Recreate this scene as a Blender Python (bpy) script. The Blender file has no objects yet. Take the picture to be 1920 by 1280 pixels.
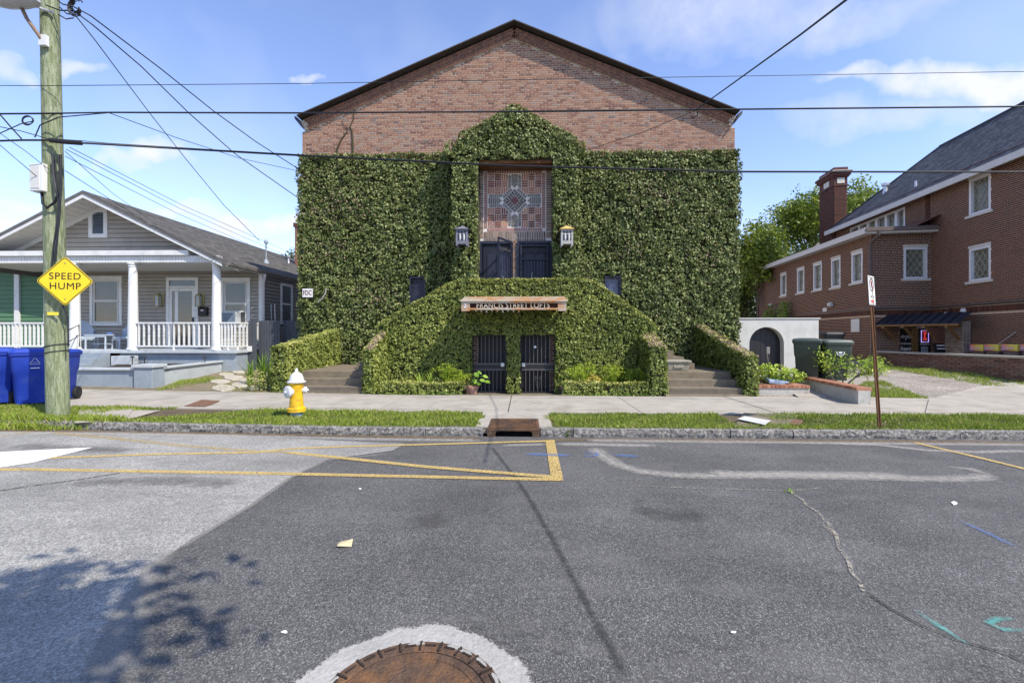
import bpy, math, random
import numpy as np
from mathutils import Vector, Matrix

# ---------------------------------------------------------------- camera, sky, sun, exposure
sc = bpy.context.scene
C = sc.collection
F, CX, HY, CAMZ = 853.0, 960.0, 626.0, 1.56
TH = math.atan(24 / F)
cs, sn = math.cos(TH), math.sin(TH)
cam_d = bpy.data.cameras.new('camera')
cam = bpy.data.objects.new('camera', cam_d)
C.objects.link(cam)
cam.location = (0, 0, CAMZ)
cam.rotation_euler = (math.pi / 2, 0, TH)
cam_d.sensor_width = 36
cam_d.lens = F / 1920 * 36
cam_d.shift_y = -14 / 1920
cam_d.clip_start = 0.05
cam_d.clip_end = 3000
sc.camera = cam

SUN_AZ, SUN_EL = math.radians(54), math.radians(48.5)     # azimuth measured from the street (-Y) towards +X
sun_dir = Vector((math.sin(SUN_AZ) * math.cos(SUN_EL), -math.cos(SUN_AZ) * math.cos(SUN_EL), math.sin(SUN_EL)))
sun_d = bpy.data.lights.new('sun', 'SUN')
sun_d.energy = 3.3
sun_d.angle = math.radians(0.53)
sun_d.color = (1.0, 0.93, 0.80)
sun = bpy.data.objects.new('sun', sun_d)
C.objects.link(sun)
sun.location = (20, -20, 30)
sun.rotation_euler = sun_dir.to_track_quat('Z', 'Y').to_euler()

def ray(u, v):
    xc, yc = (u - CX) / F, (HY - v) / F
    return xc * cs - sn, xc * sn + cs, yc
def pY(u, v, Y):
    dx, dy, dz = ray(u, v); t = Y / dy
    return Vector((dx * t, Y, CAMZ + dz * t))
def pZ(u, v, z=0.0):
    dx, dy, dz = ray(u, v); t = (z - CAMZ) / dz
    return Vector((dx * t, dy * t, z))
def XY(u, Y): return pY(u, HY, Y).x
def ZY(u, v, Y): return pY(u, v, Y).z

world = bpy.data.worlds.new('World'); sc.world = world
world.use_nodes = True
wt = world.node_tree; wn = wt.nodes; wl = wt.links
for n in list(wn): wn.remove(n)
w_out = wn.new('ShaderNodeOutputWorld'); w_bg = wn.new('ShaderNodeBackground')
w_bg.inputs['Strength'].default_value = 0.15
sky = wn.new('ShaderNodeTexSky'); sky.sky_type = 'NISHITA'; sky.sun_disc = False
sky.sun_elevation = SUN_EL
sky.sun_rotation = math.atan2(sun_dir.x, sun_dir.y)
sky.air_density = 1.0; sky.dust_density = 0.05; sky.ozone_density = 2.6
w_tc = wn.new('ShaderNodeTexCoord')
def wmath(op, a, b=None, clamp=False):
    n = wn.new('ShaderNodeMath'); n.operation = op; n.use_clamp = clamp
    for i, x in enumerate((a, b)):
        if x is None: continue
        if isinstance(x, (int, float)): n.inputs[i].default_value = x
        else: wl.new(x, n.inputs[i])
    return n.outputs[0]
def wvec(op, a, b):
    n = wn.new('ShaderNodeVectorMath'); n.operation = op
    for i, x in enumerate((a, b)):
        if isinstance(x, (tuple, list, Vector)): n.inputs[i].default_value = tuple(x)
        else: wl.new(x, n.inputs[i])
    return n
wnz = wn.new('ShaderNodeTexNoise'); wnz.inputs['Scale'].default_value = 9; wnz.inputs['Detail'].default_value = 4
wl.new(w_tc.outputs['Generated'], wnz.inputs['Vector'])
off = wvec('SUBTRACT', wnz.outputs['Color'], (0.5, 0.5, 0.5)).outputs[0]
scl = wn.new('ShaderNodeVectorMath'); scl.operation = 'SCALE'; scl.inputs['Scale'].default_value = 0.13; wl.new(off, scl.inputs[0])
dirw = wvec('ADD', w_tc.outputs['Generated'], scl.outputs[0]).outputs[0]
wn2 = wn.new('ShaderNodeTexNoise'); wn2.inputs['Scale'].default_value = 26; wn2.inputs['Detail'].default_value = 4; wn2.inputs['Roughness'].default_value = .6
wl.new(w_tc.outputs['Generated'], wn2.inputs['Vector'])
acc = None
for (u, v, hw, hh, k) in [(290, 298, 80, 26, .9), (200, 288, 40, 18, .7), (140, 135, 30, 16, .6), (48, 140, 24, 30, .55),
                          (440, 428, 62, 30, 1.0), (535, 420, 58, 26, 1.0), (330, 403, 90, 22, .75), (15, 405, 60, 14, .7),
                          (1850, 155, 140, 48, 1.0), (1700, 152, 70, 30, .8), (1585, 140, 46, 24, .75), (1660, 222, 150, 38, .4),
                          (1330, 30, 230, 70, .42), (1570, 25, 150, 44, .42), (590, 148, 24, 12, .5)]:
    c = Vector(ray(u, v)); L = c.length; c.normalize()
    right = Vector((cs, sn, 0)); up = right.cross(c) * -1; up.normalize()
    if up.z < 0: up = -up
    d = wvec('SUBTRACT', dirw, c).outputs[0]
    a = wvec('DOT_PRODUCT', d, right * (F * L / hw)).outputs['Value']
    b = wvec('DOT_PRODUCT', d, up * (F * L / hh)).outputs['Value']
    r2 = wmath('ADD', wmath('MULTIPLY', a, a), wmath('MULTIPLY', b, b))
    f = wmath('MULTIPLY', wmath('SUBTRACT', 1.0, r2, True), k)
    acc = f if acc is None else wmath('MAXIMUM', acc, f)
# thin high cloud going on all round
sep = wn.new('ShaderNodeSeparateXYZ'); wl.new(w_tc.outputs['Generated'], sep.inputs[0])
wn3 = wn.new('ShaderNodeTexNoise'); wn3.inputs['Scale'].default_value = 3.2; wn3.inputs['Detail'].default_value = 3
wl.new(w_tc.outputs['Generated'], wn3.inputs['Vector'])
thin = wmath('MULTIPLY', wmath('SUBTRACT', wn3.outputs['Fac'], 0.5, True), 1.1)
acc = wmath('MAXIMUM', wmath('MULTIPLY', acc, wmath('ADD', wmath('MULTIPLY', wn2.outputs['Fac'], 1.5), .25)), thin)
acc = wmath('MULTIPLY', acc, 1.0, True)
mixc = wn.new('ShaderNodeMix'); mixc.data_type = 'RGBA'
wl.new(acc, mixc.inputs['Factor'])
tint = wn.new('ShaderNodeMix'); tint.data_type = 'RGBA'; tint.blend_type = 'MULTIPLY'
tint.inputs['Factor'].default_value = 1.0; tint.inputs[7].default_value = (1.0, 0.912, 1.0, 1)
wl.new(sky.outputs[0], tint.inputs[6])
wl.new(tint.outputs[2], mixc.inputs[6])
mixc.inputs[7].default_value = (3.3, 3.4, 3.75, 1)
wl.new(mixc.outputs[2], w_bg.inputs['Color'])
wl.new(w_bg.outputs[0], w_out.inputs[0])
world.cycles.sampling_method = 'MANUAL'; world.cycles.sample_map_resolution = 256

sc.view_settings.view_transform = 'Standard'
sc.view_settings.look = 'None'
sc.view_settings.exposure = 0.98
sc.view_settings.gamma = 1
sc.view_settings.use_curve_mapping = False
sc.render.engine = 'CYCLES'
sc.cycles.max_bounces = 5
sc.cycles.diffuse_bounces = 2
sc.cycles.transparent_max_bounces = 12
sc.cycles.use_denoising = True

rng = np.random.default_rng(7)
R = random.Random(11)

# ---------------------------------------------------------------- helpers
def link(nt, a, b): nt.links.new(a, b)

def M(name, col, rough=.75, var=.18, scale=6.0, fine=0.0, fscale=90.0, bump=0.0, bscale=40.0, metal=0.0, spec=.4,
      ramp=None, ramp_var=0.0, transl=0.0, stain=None, stain_scale=1.3, stain_amt=.5, stain_lo=.52, stain_hi=.7, worn=None, alpha=1.0, stretch=None, emis=None):
    m = bpy.data.materials.new(name); m.use_nodes = True
    nt = m.node_tree; N = nt.nodes
    bs = N['Principled BSDF']; out = N['Material Output']
    bs.inputs['Roughness'].default_value = rough
    bs.inputs['Metallic'].default_value = metal
    bs.inputs['Specular IOR Level'].default_value = spec
    tc = N.new('ShaderNodeTexCoord')
    vec = tc.outputs['Object']
    if stretch:
        mp = N.new('ShaderNodeMapping'); mp.inputs['Scale'].default_value = stretch
        link(nt, vec, mp.inputs[0]); vec = mp.outputs[0]
    if ramp:
        a1 = N.new('ShaderNodeAttribute'); a1.attribute_name = 'tone'
        a2 = N.new('ShaderNodeAttribute'); a2.attribute_name = 'tone'; a2.attribute_type = 'OBJECT'
        ad = N.new('ShaderNodeMath'); ad.operation = 'ADD'; link(nt, a1.outputs['Fac'], ad.inputs[0]); link(nt, a2.outputs['Fac'], ad.inputs[1])
        cr = N.new('ShaderNodeValToRGB'); el = cr.color_ramp.elements
        while len(el) < len(ramp): el.new(.5)
        for i, c in enumerate(ramp):
            el[i].position = i / (len(ramp) - 1); el[i].color = (*c, 1)
        link(nt, ad.outputs[0], cr.inputs[0]); base = cr.outputs[0]
    else:
        rgb = N.new('ShaderNodeRGB'); rgb.outputs[0].default_value = (*col, 1); base = rgb.outputs[0]
    def modulate(base, sc_, amt, detail=4, rgh=.6):
        nz = N.new('ShaderNodeTexNoise'); nz.inputs['Scale'].default_value = sc_; nz.inputs['Detail'].default_value = detail; nz.inputs['Roughness'].default_value = rgh
        link(nt, vec, nz.inputs['Vector'])
        mr = N.new('ShaderNodeMapRange'); mr.inputs[1].default_value = .25; mr.inputs[2].default_value = .75
        mr.inputs[3].default_value = 1 - amt; mr.inputs[4].default_value = 1 + amt
        link(nt, nz.outputs['Fac'], mr.inputs[0])
        mx = N.new('ShaderNodeMix'); mx.data_type = 'RGBA'; mx.blend_type = 'MULTIPLY'; mx.inputs['Factor'].default_value = 1
        link(nt, base, mx.inputs[6]); link(nt, mr.outputs[0], mx.inputs[7])
        return mx.outputs[2]
    if var: base = modulate(base, scale, var)
    if fine: base = modulate(base, fscale, fine, 3, .7)
    if stain is not None:
        nz = N.new('ShaderNodeTexNoise'); nz.inputs['Scale'].default_value = stain_scale; nz.inputs['Detail'].default_value = 6; nz.inputs['Roughness'].default_value = .65
        link(nt, vec, nz.inputs['Vector'])
        mr = N.new('ShaderNodeMapRange'); mr.inputs[1].default_value = stain_lo; mr.inputs[2].default_value = stain_hi; mr.inputs[3].default_value = 0; mr.inputs[4].default_value = stain_amt
        link(nt, nz.outputs['Fac'], mr.inputs[0])
        mx = N.new('ShaderNodeMix'); mx.data_type = 'RGBA'; link(nt, mr.outputs[0], mx.inputs['Factor'])
        link(nt, base, mx.inputs[6]); mx.inputs[7].default_value = (*stain, 1); base = mx.outputs[2]
    link(nt, base, bs.inputs['Base Color'])
    if bump:
        nz = N.new('ShaderNodeTexNoise'); nz.inputs['Scale'].default_value = bscale; nz.inputs['Detail'].default_value = 4
        link(nt, vec, nz.inputs['Vector'])
        bp = N.new('ShaderNodeBump'); bp.inputs['Strength'].default_value = min(1, bump); bp.inputs['Distance'].default_value = .02
        link(nt, nz.outputs['Fac'], bp.inputs['Height']); link(nt, bp.outputs[0], bs.inputs['Normal'])
    sh = bs.outputs[0]
    if emis:
        bs.inputs['Emission Color'].default_value = (*emis[0], 1); bs.inputs['Emission Strength'].default_value = emis[1]
    if transl:
        tr = N.new('ShaderNodeBsdfTranslucent'); link(nt, base, tr.inputs[0])
        ms = N.new('ShaderNodeMixShader'); ms.inputs[0].default_value = transl
        link(nt, sh, ms.inputs[1]); link(nt, tr.outputs[0], ms.inputs[2]); sh = ms.outputs[0]
    if worn:                                   # worn = (noise scale, low, high): thin paint or dust broken up by the surface below
        nz = N.new('ShaderNodeTexNoise'); nz.inputs['Scale'].default_value = worn[0]; nz.inputs['Detail'].default_value = 5; nz.inputs['Roughness'].default_value = .7
        link(nt, tc.outputs['Object'], nz.inputs['Vector'])
        val = nz.outputs['Fac']
        at = N.new('ShaderNodeAttribute'); at.attribute_name = 'cover'
        sb = N.new('ShaderNodeMath'); sb.operation = 'ADD'; link(nt, val, sb.inputs[0]); link(nt, at.outputs['Fac'], sb.inputs[1]); val = sb.outputs[0]
        mr = N.new('ShaderNodeMapRange'); mr.inputs[1].default_value = worn[1]; mr.inputs[2].default_value = worn[2]; mr.inputs[4].default_value = alpha
        link(nt, val, mr.inputs[0])
        tp = N.new('ShaderNodeBsdfTransparent'); ms = N.new('ShaderNodeMixShader')
        link(nt, mr.outputs[0], ms.inputs[0]); link(nt, tp.outputs[0], ms.inputs[1]); link(nt, sh, ms.inputs[2]); sh = ms.outputs[0]
    link(nt, sh, out.inputs['Surface'])
    return m

def asphalt(name, dark, light, chip, cell=150.0, patch=None):
    m = bpy.data.materials.new(name); m.use_nodes = True
    nt = m.node_tree; N = nt.nodes; bs = N['Principled BSDF']
    bs.inputs['Roughness'].default_value = .8; bs.inputs['Specular IOR Level'].default_value = .35
    tc = N.new('ShaderNodeTexCoord'); vec = tc.outputs['Object']
    vo = N.new('ShaderNodeTexVoronoi'); vo.inputs['Scale'].default_value = cell; link(nt, vec, vo.inputs['Vector'])
    bw = N.new('ShaderNodeRGBToBW'); link(nt, vo.outputs['Color'], bw.inputs[0])
    cr = N.new('ShaderNodeValToRGB'); el = cr.color_ramp.elements
    el[0].position = .25; el[0].color = (*dark, 1); el[1].position = .72; el[1].color = (*light, 1)
    e = el.new(.86); e.color = (*chip, 1)
    link(nt, bw.outputs[0], cr.inputs[0])
    v2 = N.new('ShaderNodeTexVoronoi'); v2.inputs['Scale'].default_value = cell * .38; link(nt, vec, v2.inputs['Vector'])
    b2 = N.new('ShaderNodeRGBToBW'); link(nt, v2.outputs['Color'], b2.inputs[0])
    m2 = N.new('ShaderNodeMapRange'); m2.inputs[1].default_value = .1; m2.inputs[2].default_value = .9; m2.inputs[3].default_value = .87; m2.inputs[4].default_value = 1.15
    link(nt, b2.outputs[0], m2.inputs[0])
    nz = N.new('ShaderNodeTexNoise'); nz.inputs['Scale'].default_value = .9; nz.inputs['Detail'].default_value = 6; nz.inputs['Roughness'].default_value = .6; link(nt, vec, nz.inputs['Vector'])
    m3 = N.new('ShaderNodeMapRange'); m3.inputs[1].default_value = .3; m3.inputs[2].default_value = .7; m3.inputs[3].default_value = .76; m3.inputs[4].default_value = 1.24
    link(nt, nz.outputs['Fac'], m3.inputs[0])
    mu = N.new('ShaderNodeMath'); mu.operation = 'MULTIPLY'; link(nt, m2.outputs[0], mu.inputs[0]); link(nt, m3.outputs[0], mu.inputs[1])
    mx = N.new('ShaderNodeMix'); mx.data_type = 'RGBA'; mx.blend_type = 'MULTIPLY'; mx.inputs['Factor'].default_value = 1
    link(nt, cr.outputs[0], mx.inputs[6]); link(nt, mu.outputs[0], mx.inputs[7])
    base = mx.outputs[2]
    if patch:
        nz = N.new('ShaderNodeTexNoise'); nz.inputs['Scale'].default_value = 1.6; nz.inputs['Detail'].default_value = 7; nz.inputs['Roughness'].default_value = .7
        mp = N.new('ShaderNodeMapping'); mp.inputs['Scale'].default_value = (.45, 1.6, 1); link(nt, vec, mp.inputs[0]); link(nt, mp.outputs[0], nz.inputs['Vector'])
        mr = N.new('ShaderNodeMapRange'); mr.inputs[1].default_value = .50; mr.inputs[2].default_value = .74; mr.inputs[4].default_value = .6; link(nt, nz.outputs['Fac'], mr.inputs[0])
        mx = N.new('ShaderNodeMix'); mx.data_type = 'RGBA'; link(nt, mr.outputs[0], mx.inputs['Factor']); link(nt, base, mx.inputs[6]); mx.inputs[7].default_value = (*patch, 1); base = mx.outputs[2]
    link(nt, base, bs.inputs['Base Color'])
    bp = N.new('ShaderNodeBump'); bp.inputs['Strength'].default_value = .5; bp.inputs['Distance'].default_value = .006
    link(nt, vo.outputs['Distance'], bp.inputs['Height']); link(nt, bp.outputs[0], bs.inputs['Normal'])
    return m

ORI = {}
def setp(o, label=None, cat=None, group=None, kind=None):
    if label: o['label'] = label
    if cat: o['category'] = cat
    if group: o['group'] = group
    if kind: o['kind'] = kind
    return o
def thing(name, label, cat, loc=(0, 0, 0), rz=0.0, group=None):
    o = bpy.data.objects.new(name, None); C.objects.link(o)
    o.empty_display_size = .2
    o.location = loc; o.rotation_euler = (0, 0, rz)
    ORI[o.name] = Vector(loc)
    return setp(o, label, cat, group)

class MB:
    def __init__(s): s.v = []; s.f = []; s.t = []; s.tone = None
    def add(s, vs, fs, tone=None):
        n = len(s.v); s.v.extend([tuple(p) for p in vs]); s.f.extend([tuple(i + n for i in f) for f in fs])
        s.t.extend([s.tone if tone is None else tone] * len(fs)); return s
    def obox(s, c, ax, ay, az, tone=None):
        c, ax, ay, az = Vector(c), Vector(ax), Vector(ay), Vector(az)
        vs = [c + i * ax + j * ay + k * az for k in (-1, 1) for j in (-1, 1) for i in (-1, 1)]
        return s.add(vs, [(0, 2, 3, 1), (4, 5, 7, 6), (0, 1, 5, 4), (2, 6, 7, 3), (0, 4, 6, 2), (1, 3, 7, 5)], tone)
    def box(s, x0, x1, y0, y1, z0, z1, tone=None):
        return s.obox(((x0 + x1) / 2, (y0 + y1) / 2, (z0 + z1) / 2), ((x1 - x0) / 2, 0, 0), (0, (y1 - y0) / 2, 0), (0, 0, (z1 - z0) / 2), tone)
    def prism(s, poly, d, tone=None):
        n = len(poly); d = Vector(d); a = [Vector(p) for p in poly]; b = [p + d for p in a]
        fs = [tuple(range(n))[::-1], tuple(range(n, 2 * n))] + [(i, (i + 1) % n, n + (i + 1) % n, n + i) for i in range(n)]
        return s.add(a + b, fs, tone)
    def bar(s, p, q, w, h, up=(0, 0, 1), tone=None):
        p, q = Vector(p), Vector(q); d = (q - p) / 2; up = Vector(up)
        side = d.cross(up); side.normalize(); u2 = side.cross(d); u2.normalize()
        return s.obox((p + q) / 2, d, side * w / 2, u2 * h / 2, tone)
    def tube(s, pts, r, n=8, tone=None):
        pts = [Vector(p) for p in pts]; k = len(pts)
        rs = r if isinstance(r, (list, tuple)) else [r] * k
        vs = []
        ref = Vector((0, 0, 1))
        if abs((pts[-1] - pts[0]).normalized().z) > .8: ref = Vector((1, 0, 0))
        for i, p in enumerate(pts):
            d = (pts[min(i + 1, k - 1)] - pts[max(i - 1, 0)]); d.normalize()
            a = d.cross(ref)
            if a.length < 1e-4: a = d.cross(Vector((0, 1, 0)))
            a.normalize(); b = a.cross(d)
            for j in range(n):
                w = 2 * math.pi * j / n
                vs.append(p + (a * math.cos(w) + b * math.sin(w)) * rs[i])
        fs = [(i * n + j, i * n + (j + 1) % n, (i + 1) * n + (j + 1) % n, (i + 1) * n + j) for i in range(k - 1) for j in range(n)]
        fs += [tuple(range(n))[::-1], tuple((k - 1) * n + j for j in range(n))]
        return s.add(vs, fs, tone)
    def lathe(s, prof, c=(0, 0, 0), n=24, axis='z', tone=None):
        vs = []
        for (r, h) in prof:
            for j in range(n):
                w = 2 * math.pi * j / n; a, b = r * math.cos(w), r * math.sin(w)
                p = (a, b, h) if axis == 'z' else ((h, a, b) if axis == 'x' else (a, h, b))
                vs.append((c[0] + p[0], c[1] + p[1], c[2] + p[2]))
        k = len(prof)
        fs = [(i * n + j, i * n + (j + 1) % n, (i + 1) * n + (j + 1) % n, (i + 1) * n + j) for i in range(k - 1) for j in range(n)]
        fs += [tuple(range(n))[::-1], tuple((k - 1) * n + j for j in range(n))]
        return s.add(vs, fs, tone)
    def rot(s, c, ang, axis='Z'):
        m = Matrix.Rotation(ang, 3, axis); c = Vector(c)
        s.v = [tuple(c + m @ (Vector(p) - c)) for p in s.v]; return s
    def move(s, d):
        s.v = [(p[0] + d[0], p[1] + d[1], p[2] + d[2]) for p in s.v]; return s
    def build(s, name, mat, parent=None, smooth=None, bevel=0.0, local=False, label=None, cat=None, group=None, kind=None):
        me = bpy.data.meshes.new(name)
        if parent is None:
            a = np.array(s.v); o0 = Vector((a[:, 0].mean(), a[:, 1].mean(), a[:, 2].min()))
        else: o0 = Vector((0, 0, 0)) if local else ORI[parent.name]
        me.from_pydata([(p[0] - o0.x, p[1] - o0.y, p[2] - o0.z) for p in s.v], [], s.f)
        if any(t is not None for t in s.t):
            at = me.attributes.new('tone', 'FLOAT', 'FACE'); at.data.foreach_set('value', [0 if t is None else t for t in s.t])
        me.materials.append(mat); me.update()
        if smooth is not None:
            me.polygons.foreach_set('use_smooth', [True] * len(me.polygons)); me.set_sharp_from_angle(angle=math.radians(smooth))
        o = bpy.data.objects.new(name, me); C.objects.link(o)
        if parent is None: o.location = o0; ORI[o.name] = o0
        else: o.parent = parent; ORI[o.name] = Vector((0, 0, 0)) if local else ORI[parent.name]
        if bevel:
            b = o.modifiers.new('bevel', 'BEVEL'); b.width = bevel; b.segments = 2; b.limit_method = 'ANGLE'; b.angle_limit = math.radians(40)
        return setp(o, label, cat, group, kind)

def npmesh(name, V, Fc, mat, tone=None, parent=None, cover=None, **kw):
    """V (n,3), Fc (m,k) numpy arrays -> one mesh object"""
    me = bpy.data.meshes.new(name); n = len(V); m, k = Fc.shape
    o0 = np.array([V[:, 0].mean(), V[:, 1].mean(), V[:, 2].min()]) if parent is None else np.array(ORI[parent.name])
    me.vertices.add(n); me.vertices.foreach_set('co', (V - o0).astype(np.float32).ravel())
    me.loops.add(m * k); me.loops.foreach_set('vertex_index', Fc.astype(np.int32).ravel())
    me.polygons.add(m); me.polygons.foreach_set('loop_start', np.arange(0, m * k, k, dtype=np.int32))
    if tone is not None:
        at = me.attributes.new('tone', 'FLOAT', 'FACE'); at.data.foreach_set('value', tone.astype(np.float32))
    if cover is not None:
        at = me.attributes.new('cover', 'FLOAT', 'POINT'); at.data.foreach_set('value', cover.astype(np.float32))
    me.materials.append(mat); me.update(); me.validate()
    o = bpy.data.objects.new(name, me); C.objects.link(o)
    if parent is None: o.location = o0; ORI[o.name] = Vector(o0)
    else: o.parent = parent; ORI[o.name] = ORI[parent.name]
    return setp(o, **kw)

def unit(a): return a / np.maximum(np.linalg.norm(a, axis=1, keepdims=True), 1e-6)
def leaf_arrays(P, Nn, L, W, up=(0, 0, -.6), spread=.9, fold=.18):
    """folded rhombic leaves at P facing roughly Nn"""
    n = len(P); L = np.broadcast_to(L, n)[:, None]; W = np.broadcast_to(W, n)[:, None]
    d = unit(np.array(up)[None] + rng.normal(0, spread, (n, 3)) * np.array([1, 1, .8]))
    nn = unit(Nn + rng.normal(0, .45, (n, 3)))
    d = unit(d - nn * (d * nn).sum(1, keepdims=True) + nn * rng.uniform(.0, .5, (n, 1)))
    w = unit(np.cross(d, nn)); nn = np.cross(w, d)
    b = P - d * L * .5; t = P + d * L * .5
    l = P + w * W * .5 + nn * W * fold; r = P - w * W * .5 + nn * W * fold
    V = np.stack([b, r, t, l], 1).reshape(-1, 3)
    i = np.arange(n)[:, None] * 4
    Fc = np.concatenate([i + np.array([[0, 1, 2]]), i + np.array([[0, 2, 3]])], 1).reshape(-1, 3)
    return V, Fc

class Leaves:
    def __init__(s): s.V = []; s.F = []; s.T = []; s.n = 0
    def add(s, P, Nn, L, W, tone, **kw):
        V, Fc = leaf_arrays(P, Nn, L, W, **kw)
        s.V.append(V); s.F.append(Fc + s.n); s.n += len(V); s.T.append(np.repeat(np.broadcast_to(tone, len(P)), 2))
    def patch(s, o, a, b, wid, hei, nrm, dens, size=.08, depth=.14, mask=None, tone=(.2, .8), lump=.06, clump=.38, **kw):
        """scatter over o + a*x + b*y"""
        o, a, b, nrm = (np.array(q, float) for q in (o, a, b, nrm))
        n = int(dens * wid * hei); x = rng.uniform(0, wid, n); y = rng.uniform(0, hei, n)
        if mask is not None:
            k = mask(x, y); x = x[k]; y = y[k]; n = len(x)
        z = rng.beta(2.2, 1.3, n) * depth + lump * (np.sin(x * 3.1 + y * 1.7) * np.sin(y * 2.6 - x * 1.1 + 1) + .6 * np.sin(x * 7.3 + 2 * np.sin(y * 5.1)))
        cl = size * 2.3; row = np.floor(y / cl).astype(int); ci = np.floor(x / cl + .5 * (row % 2)).astype(int)
        hsh = lambda k: np.modf(np.abs(np.sin(ci * 127.1 + row * 311.7 + k * 74.7) * 43758.5453))[0]
        z += (hsh(1) - .5) * clump * depth; x = x + (hsh(2) - .5) * cl * .5; y = y + (hsh(3) - .5) * cl * .5
        P = o + x[:, None] * a + y[:, None] * b + z[:, None] * nrm
        L = size * rng.uniform(.7, 1.35, n)
        big = .5 + .5 * np.sin(x * 1.9 + 2.2 * np.sin(y * 1.3)) * np.sin(y * 2.3 + 1.4 * np.sin(x * 1.1))
        t = tone[0] + (tone[1] - tone[0]) * np.clip(.62 * rng.random(n) + .22 * big + .26 * hsh(4) - .05, 0, 1)
        tilt = np.stack([hsh(5) - .5, hsh(6) - .5, hsh(7) - .5], 1) * .8
        s.add(P, unit(np.repeat(nrm[None], n, 0) + tilt), L, L * rng.uniform(.6, .85, n), t, **kw)
    def build(s, name, mat, parent=None, **kw):
        return npmesh(name, np.concatenate(s.V), np.concatenate(s.F), mat, np.concatenate(s.T), parent, **kw)

def copy_tree(o, parent=None, loc=None, rz=None, label=None):
    c = o.copy(); C.objects.link(c)
    if parent is not None: c.parent = parent
    if loc is not None: c.location = loc
    if rz is not None: c.rotation_euler = (0, 0, rz)
    if label: c['label'] = label
    for ch in [x for x in C.objects if x.parent == o]: copy_tree(ch, c)
    return c

def text(body, size, loc, rot, mat, parent, local=False, ext=.002, align='CENTER', name='lettering', xs=1.0, shear=0.0, spacing=1.0):
    cu = bpy.data.curves.new(name, 'FONT'); cu.body = body; cu.size = size; cu.extrude = ext
    cu.align_x = align; cu.align_y = 'CENTER'; cu.shear = shear; cu.space_character = spacing
    cu.materials.append(mat)
    tmp = bpy.data.objects.new('tmp', cu); me = bpy.data.meshes.new_from_object(tmp); me.name = name
    bpy.data.objects.remove(tmp)
    o = bpy.data.objects.new(name, me); C.objects.link(o)
    if parent is not None:
        o.parent = parent; loc = Vector(loc) if local else Vector(loc) - ORI[parent.name]
    o.location = loc; o.rotation_euler = rot; o.scale = (xs, 1, 1)
    return o
def gz(x): return .014 * max(0.0, -x - 2.5)                       # the street climbs a little to the left
SW = .12                                                           # kerb height
# ---------------------------------------------------------------- materials
m_asph = asphalt('asphalt_dark', (.050, .049, .049), (.118, .115, .113), (.23, .225, .215), 165, patch=(.145, .14, .133))
m_asph2 = asphalt('asphalt_old', (.165, .16, .15), (.325, .315, .29), (.42, .41, .38), 130, patch=(.14, .135, .13))
m_soil = M('soil', (.10, .075, .045), .95, .35, 5, bump=.6)
m_conc = M('concrete', (.365, .332, .282), .85, .12, 3, .12, 120, .25, 60, stain=(.20, .175, .14), stain_scale=1.9, stain_amt=.6, stain_lo=.48)
m_conc2 = M('concrete_old', (.18, .148, .105), .9, .2, 5, .15, 90, .4, 50, stain=(.10, .09, .06), stain_scale=3, stain_amt=.6)
m_joint = M('joint_dirt', (.10, .085, .065), .95, .3, 9)
m_gran = M('granite', (.25, .238, .22), .9, .4, 22, .5, 70, 1.0, 18, stain=(.055, .05, .045), stain_scale=26, stain_amt=.85, stain_lo=.42, stain_hi=.60)
m_yel = M('paint_yellow', (.50, .36, .13), .8, .2, 3, .2, 120, worn=(55, .38, .52))
m_yel_f = M('paint_yellow_faded', (.46, .34, .14), .75, .15, 4, .15, 120, worn=(40, .47, .58))
m_whi_p = M('paint_white_road', (.78, .77, .73), .7, .08, 4, worn=(30, .28, .36))
m_dust = M('sand_dust', (.44, .41, .37), .95, .15, 8, .3, 120, worn=(16, .38, 1.15), alpha=.8)
m_blue_p = M('spray_blue', (.08, .19, .48), .8, .1, 5, worn=(34, .50, 1.1), alpha=.75)
m_teal_p = M('spray_teal', (.10, .40, .36), .8, .1, 5, worn=(34, .45, 1.05), alpha=.85)
m_tar = M('tar', (.040, .040, .043), .7, .2, 6, worn=(20, .45, 1.25))
m_crack = M('crack_dirt', (.30, .27, .215), .95, .3, 30, .3, 120, worn=(30, .44, .60), alpha=.85)
m_crackd = M('crack_dark', (.03, .028, .025), .95, .2, 20, worn=(26, .34, .52))
m_rust = M('rust_iron', (.10, .062, .042), .8, .35, 14, .3, 90, .6, 60, metal=.25, stain=(.27, .125, .045), stain_scale=5, stain_amt=.8, stain_lo=.47)
m_iron = M('dark_iron', (.055, .040, .032), .55, .3, 9, .2, 80, .4, 40, metal=.4)
m_mort = M('mortar_ring', (.35, .34, .32), .9, .2, 4, .2, 60, .4, 40, stain=(.30, .29, .27), stain_scale=5, stain_amt=.6, worn=(46, .43, .55))
m_mortd = M('mortar_core', (.33, .32, .30), .9, .12, 5, .15, 80, .3, 60, stain=(.4, .4, .4), stain_scale=4, stain_amt=.5)
m_black = M('black_void', (.006, .006, .007), .9, 0)
G1 = [(.065, .095, .012), (.15, .22, .022), (.26, .34, .04), (.46, .40, .16)]
m_grass = M('grass_blades', None, .6, 0, ramp=G1, transl=.3)
m_weed = M('weed_leaves', None, .5, 0, ramp=[(.06, .12, .015), (.15, .27, .03), (.28, .40, .05)], transl=.3)
IVY = [(.024, .036, .009), (.076, .105, .024), (.142, .178, .045), (.225, .255, .080), (.36, .37, .16)]
m_ivy = M('ivy_leaves', None, .5, 0, ramp=IVY, spec=.42, transl=.14)
HED = [(.030, .044, .010), (.108, .142, .028), (.20, .245, .052), (.345, .37, .085), (.52, .47, .17)]
m_hedge = M('clipped_creeper_leaves', None, .5, 0, ramp=HED, spec=.4, transl=.2)
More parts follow.
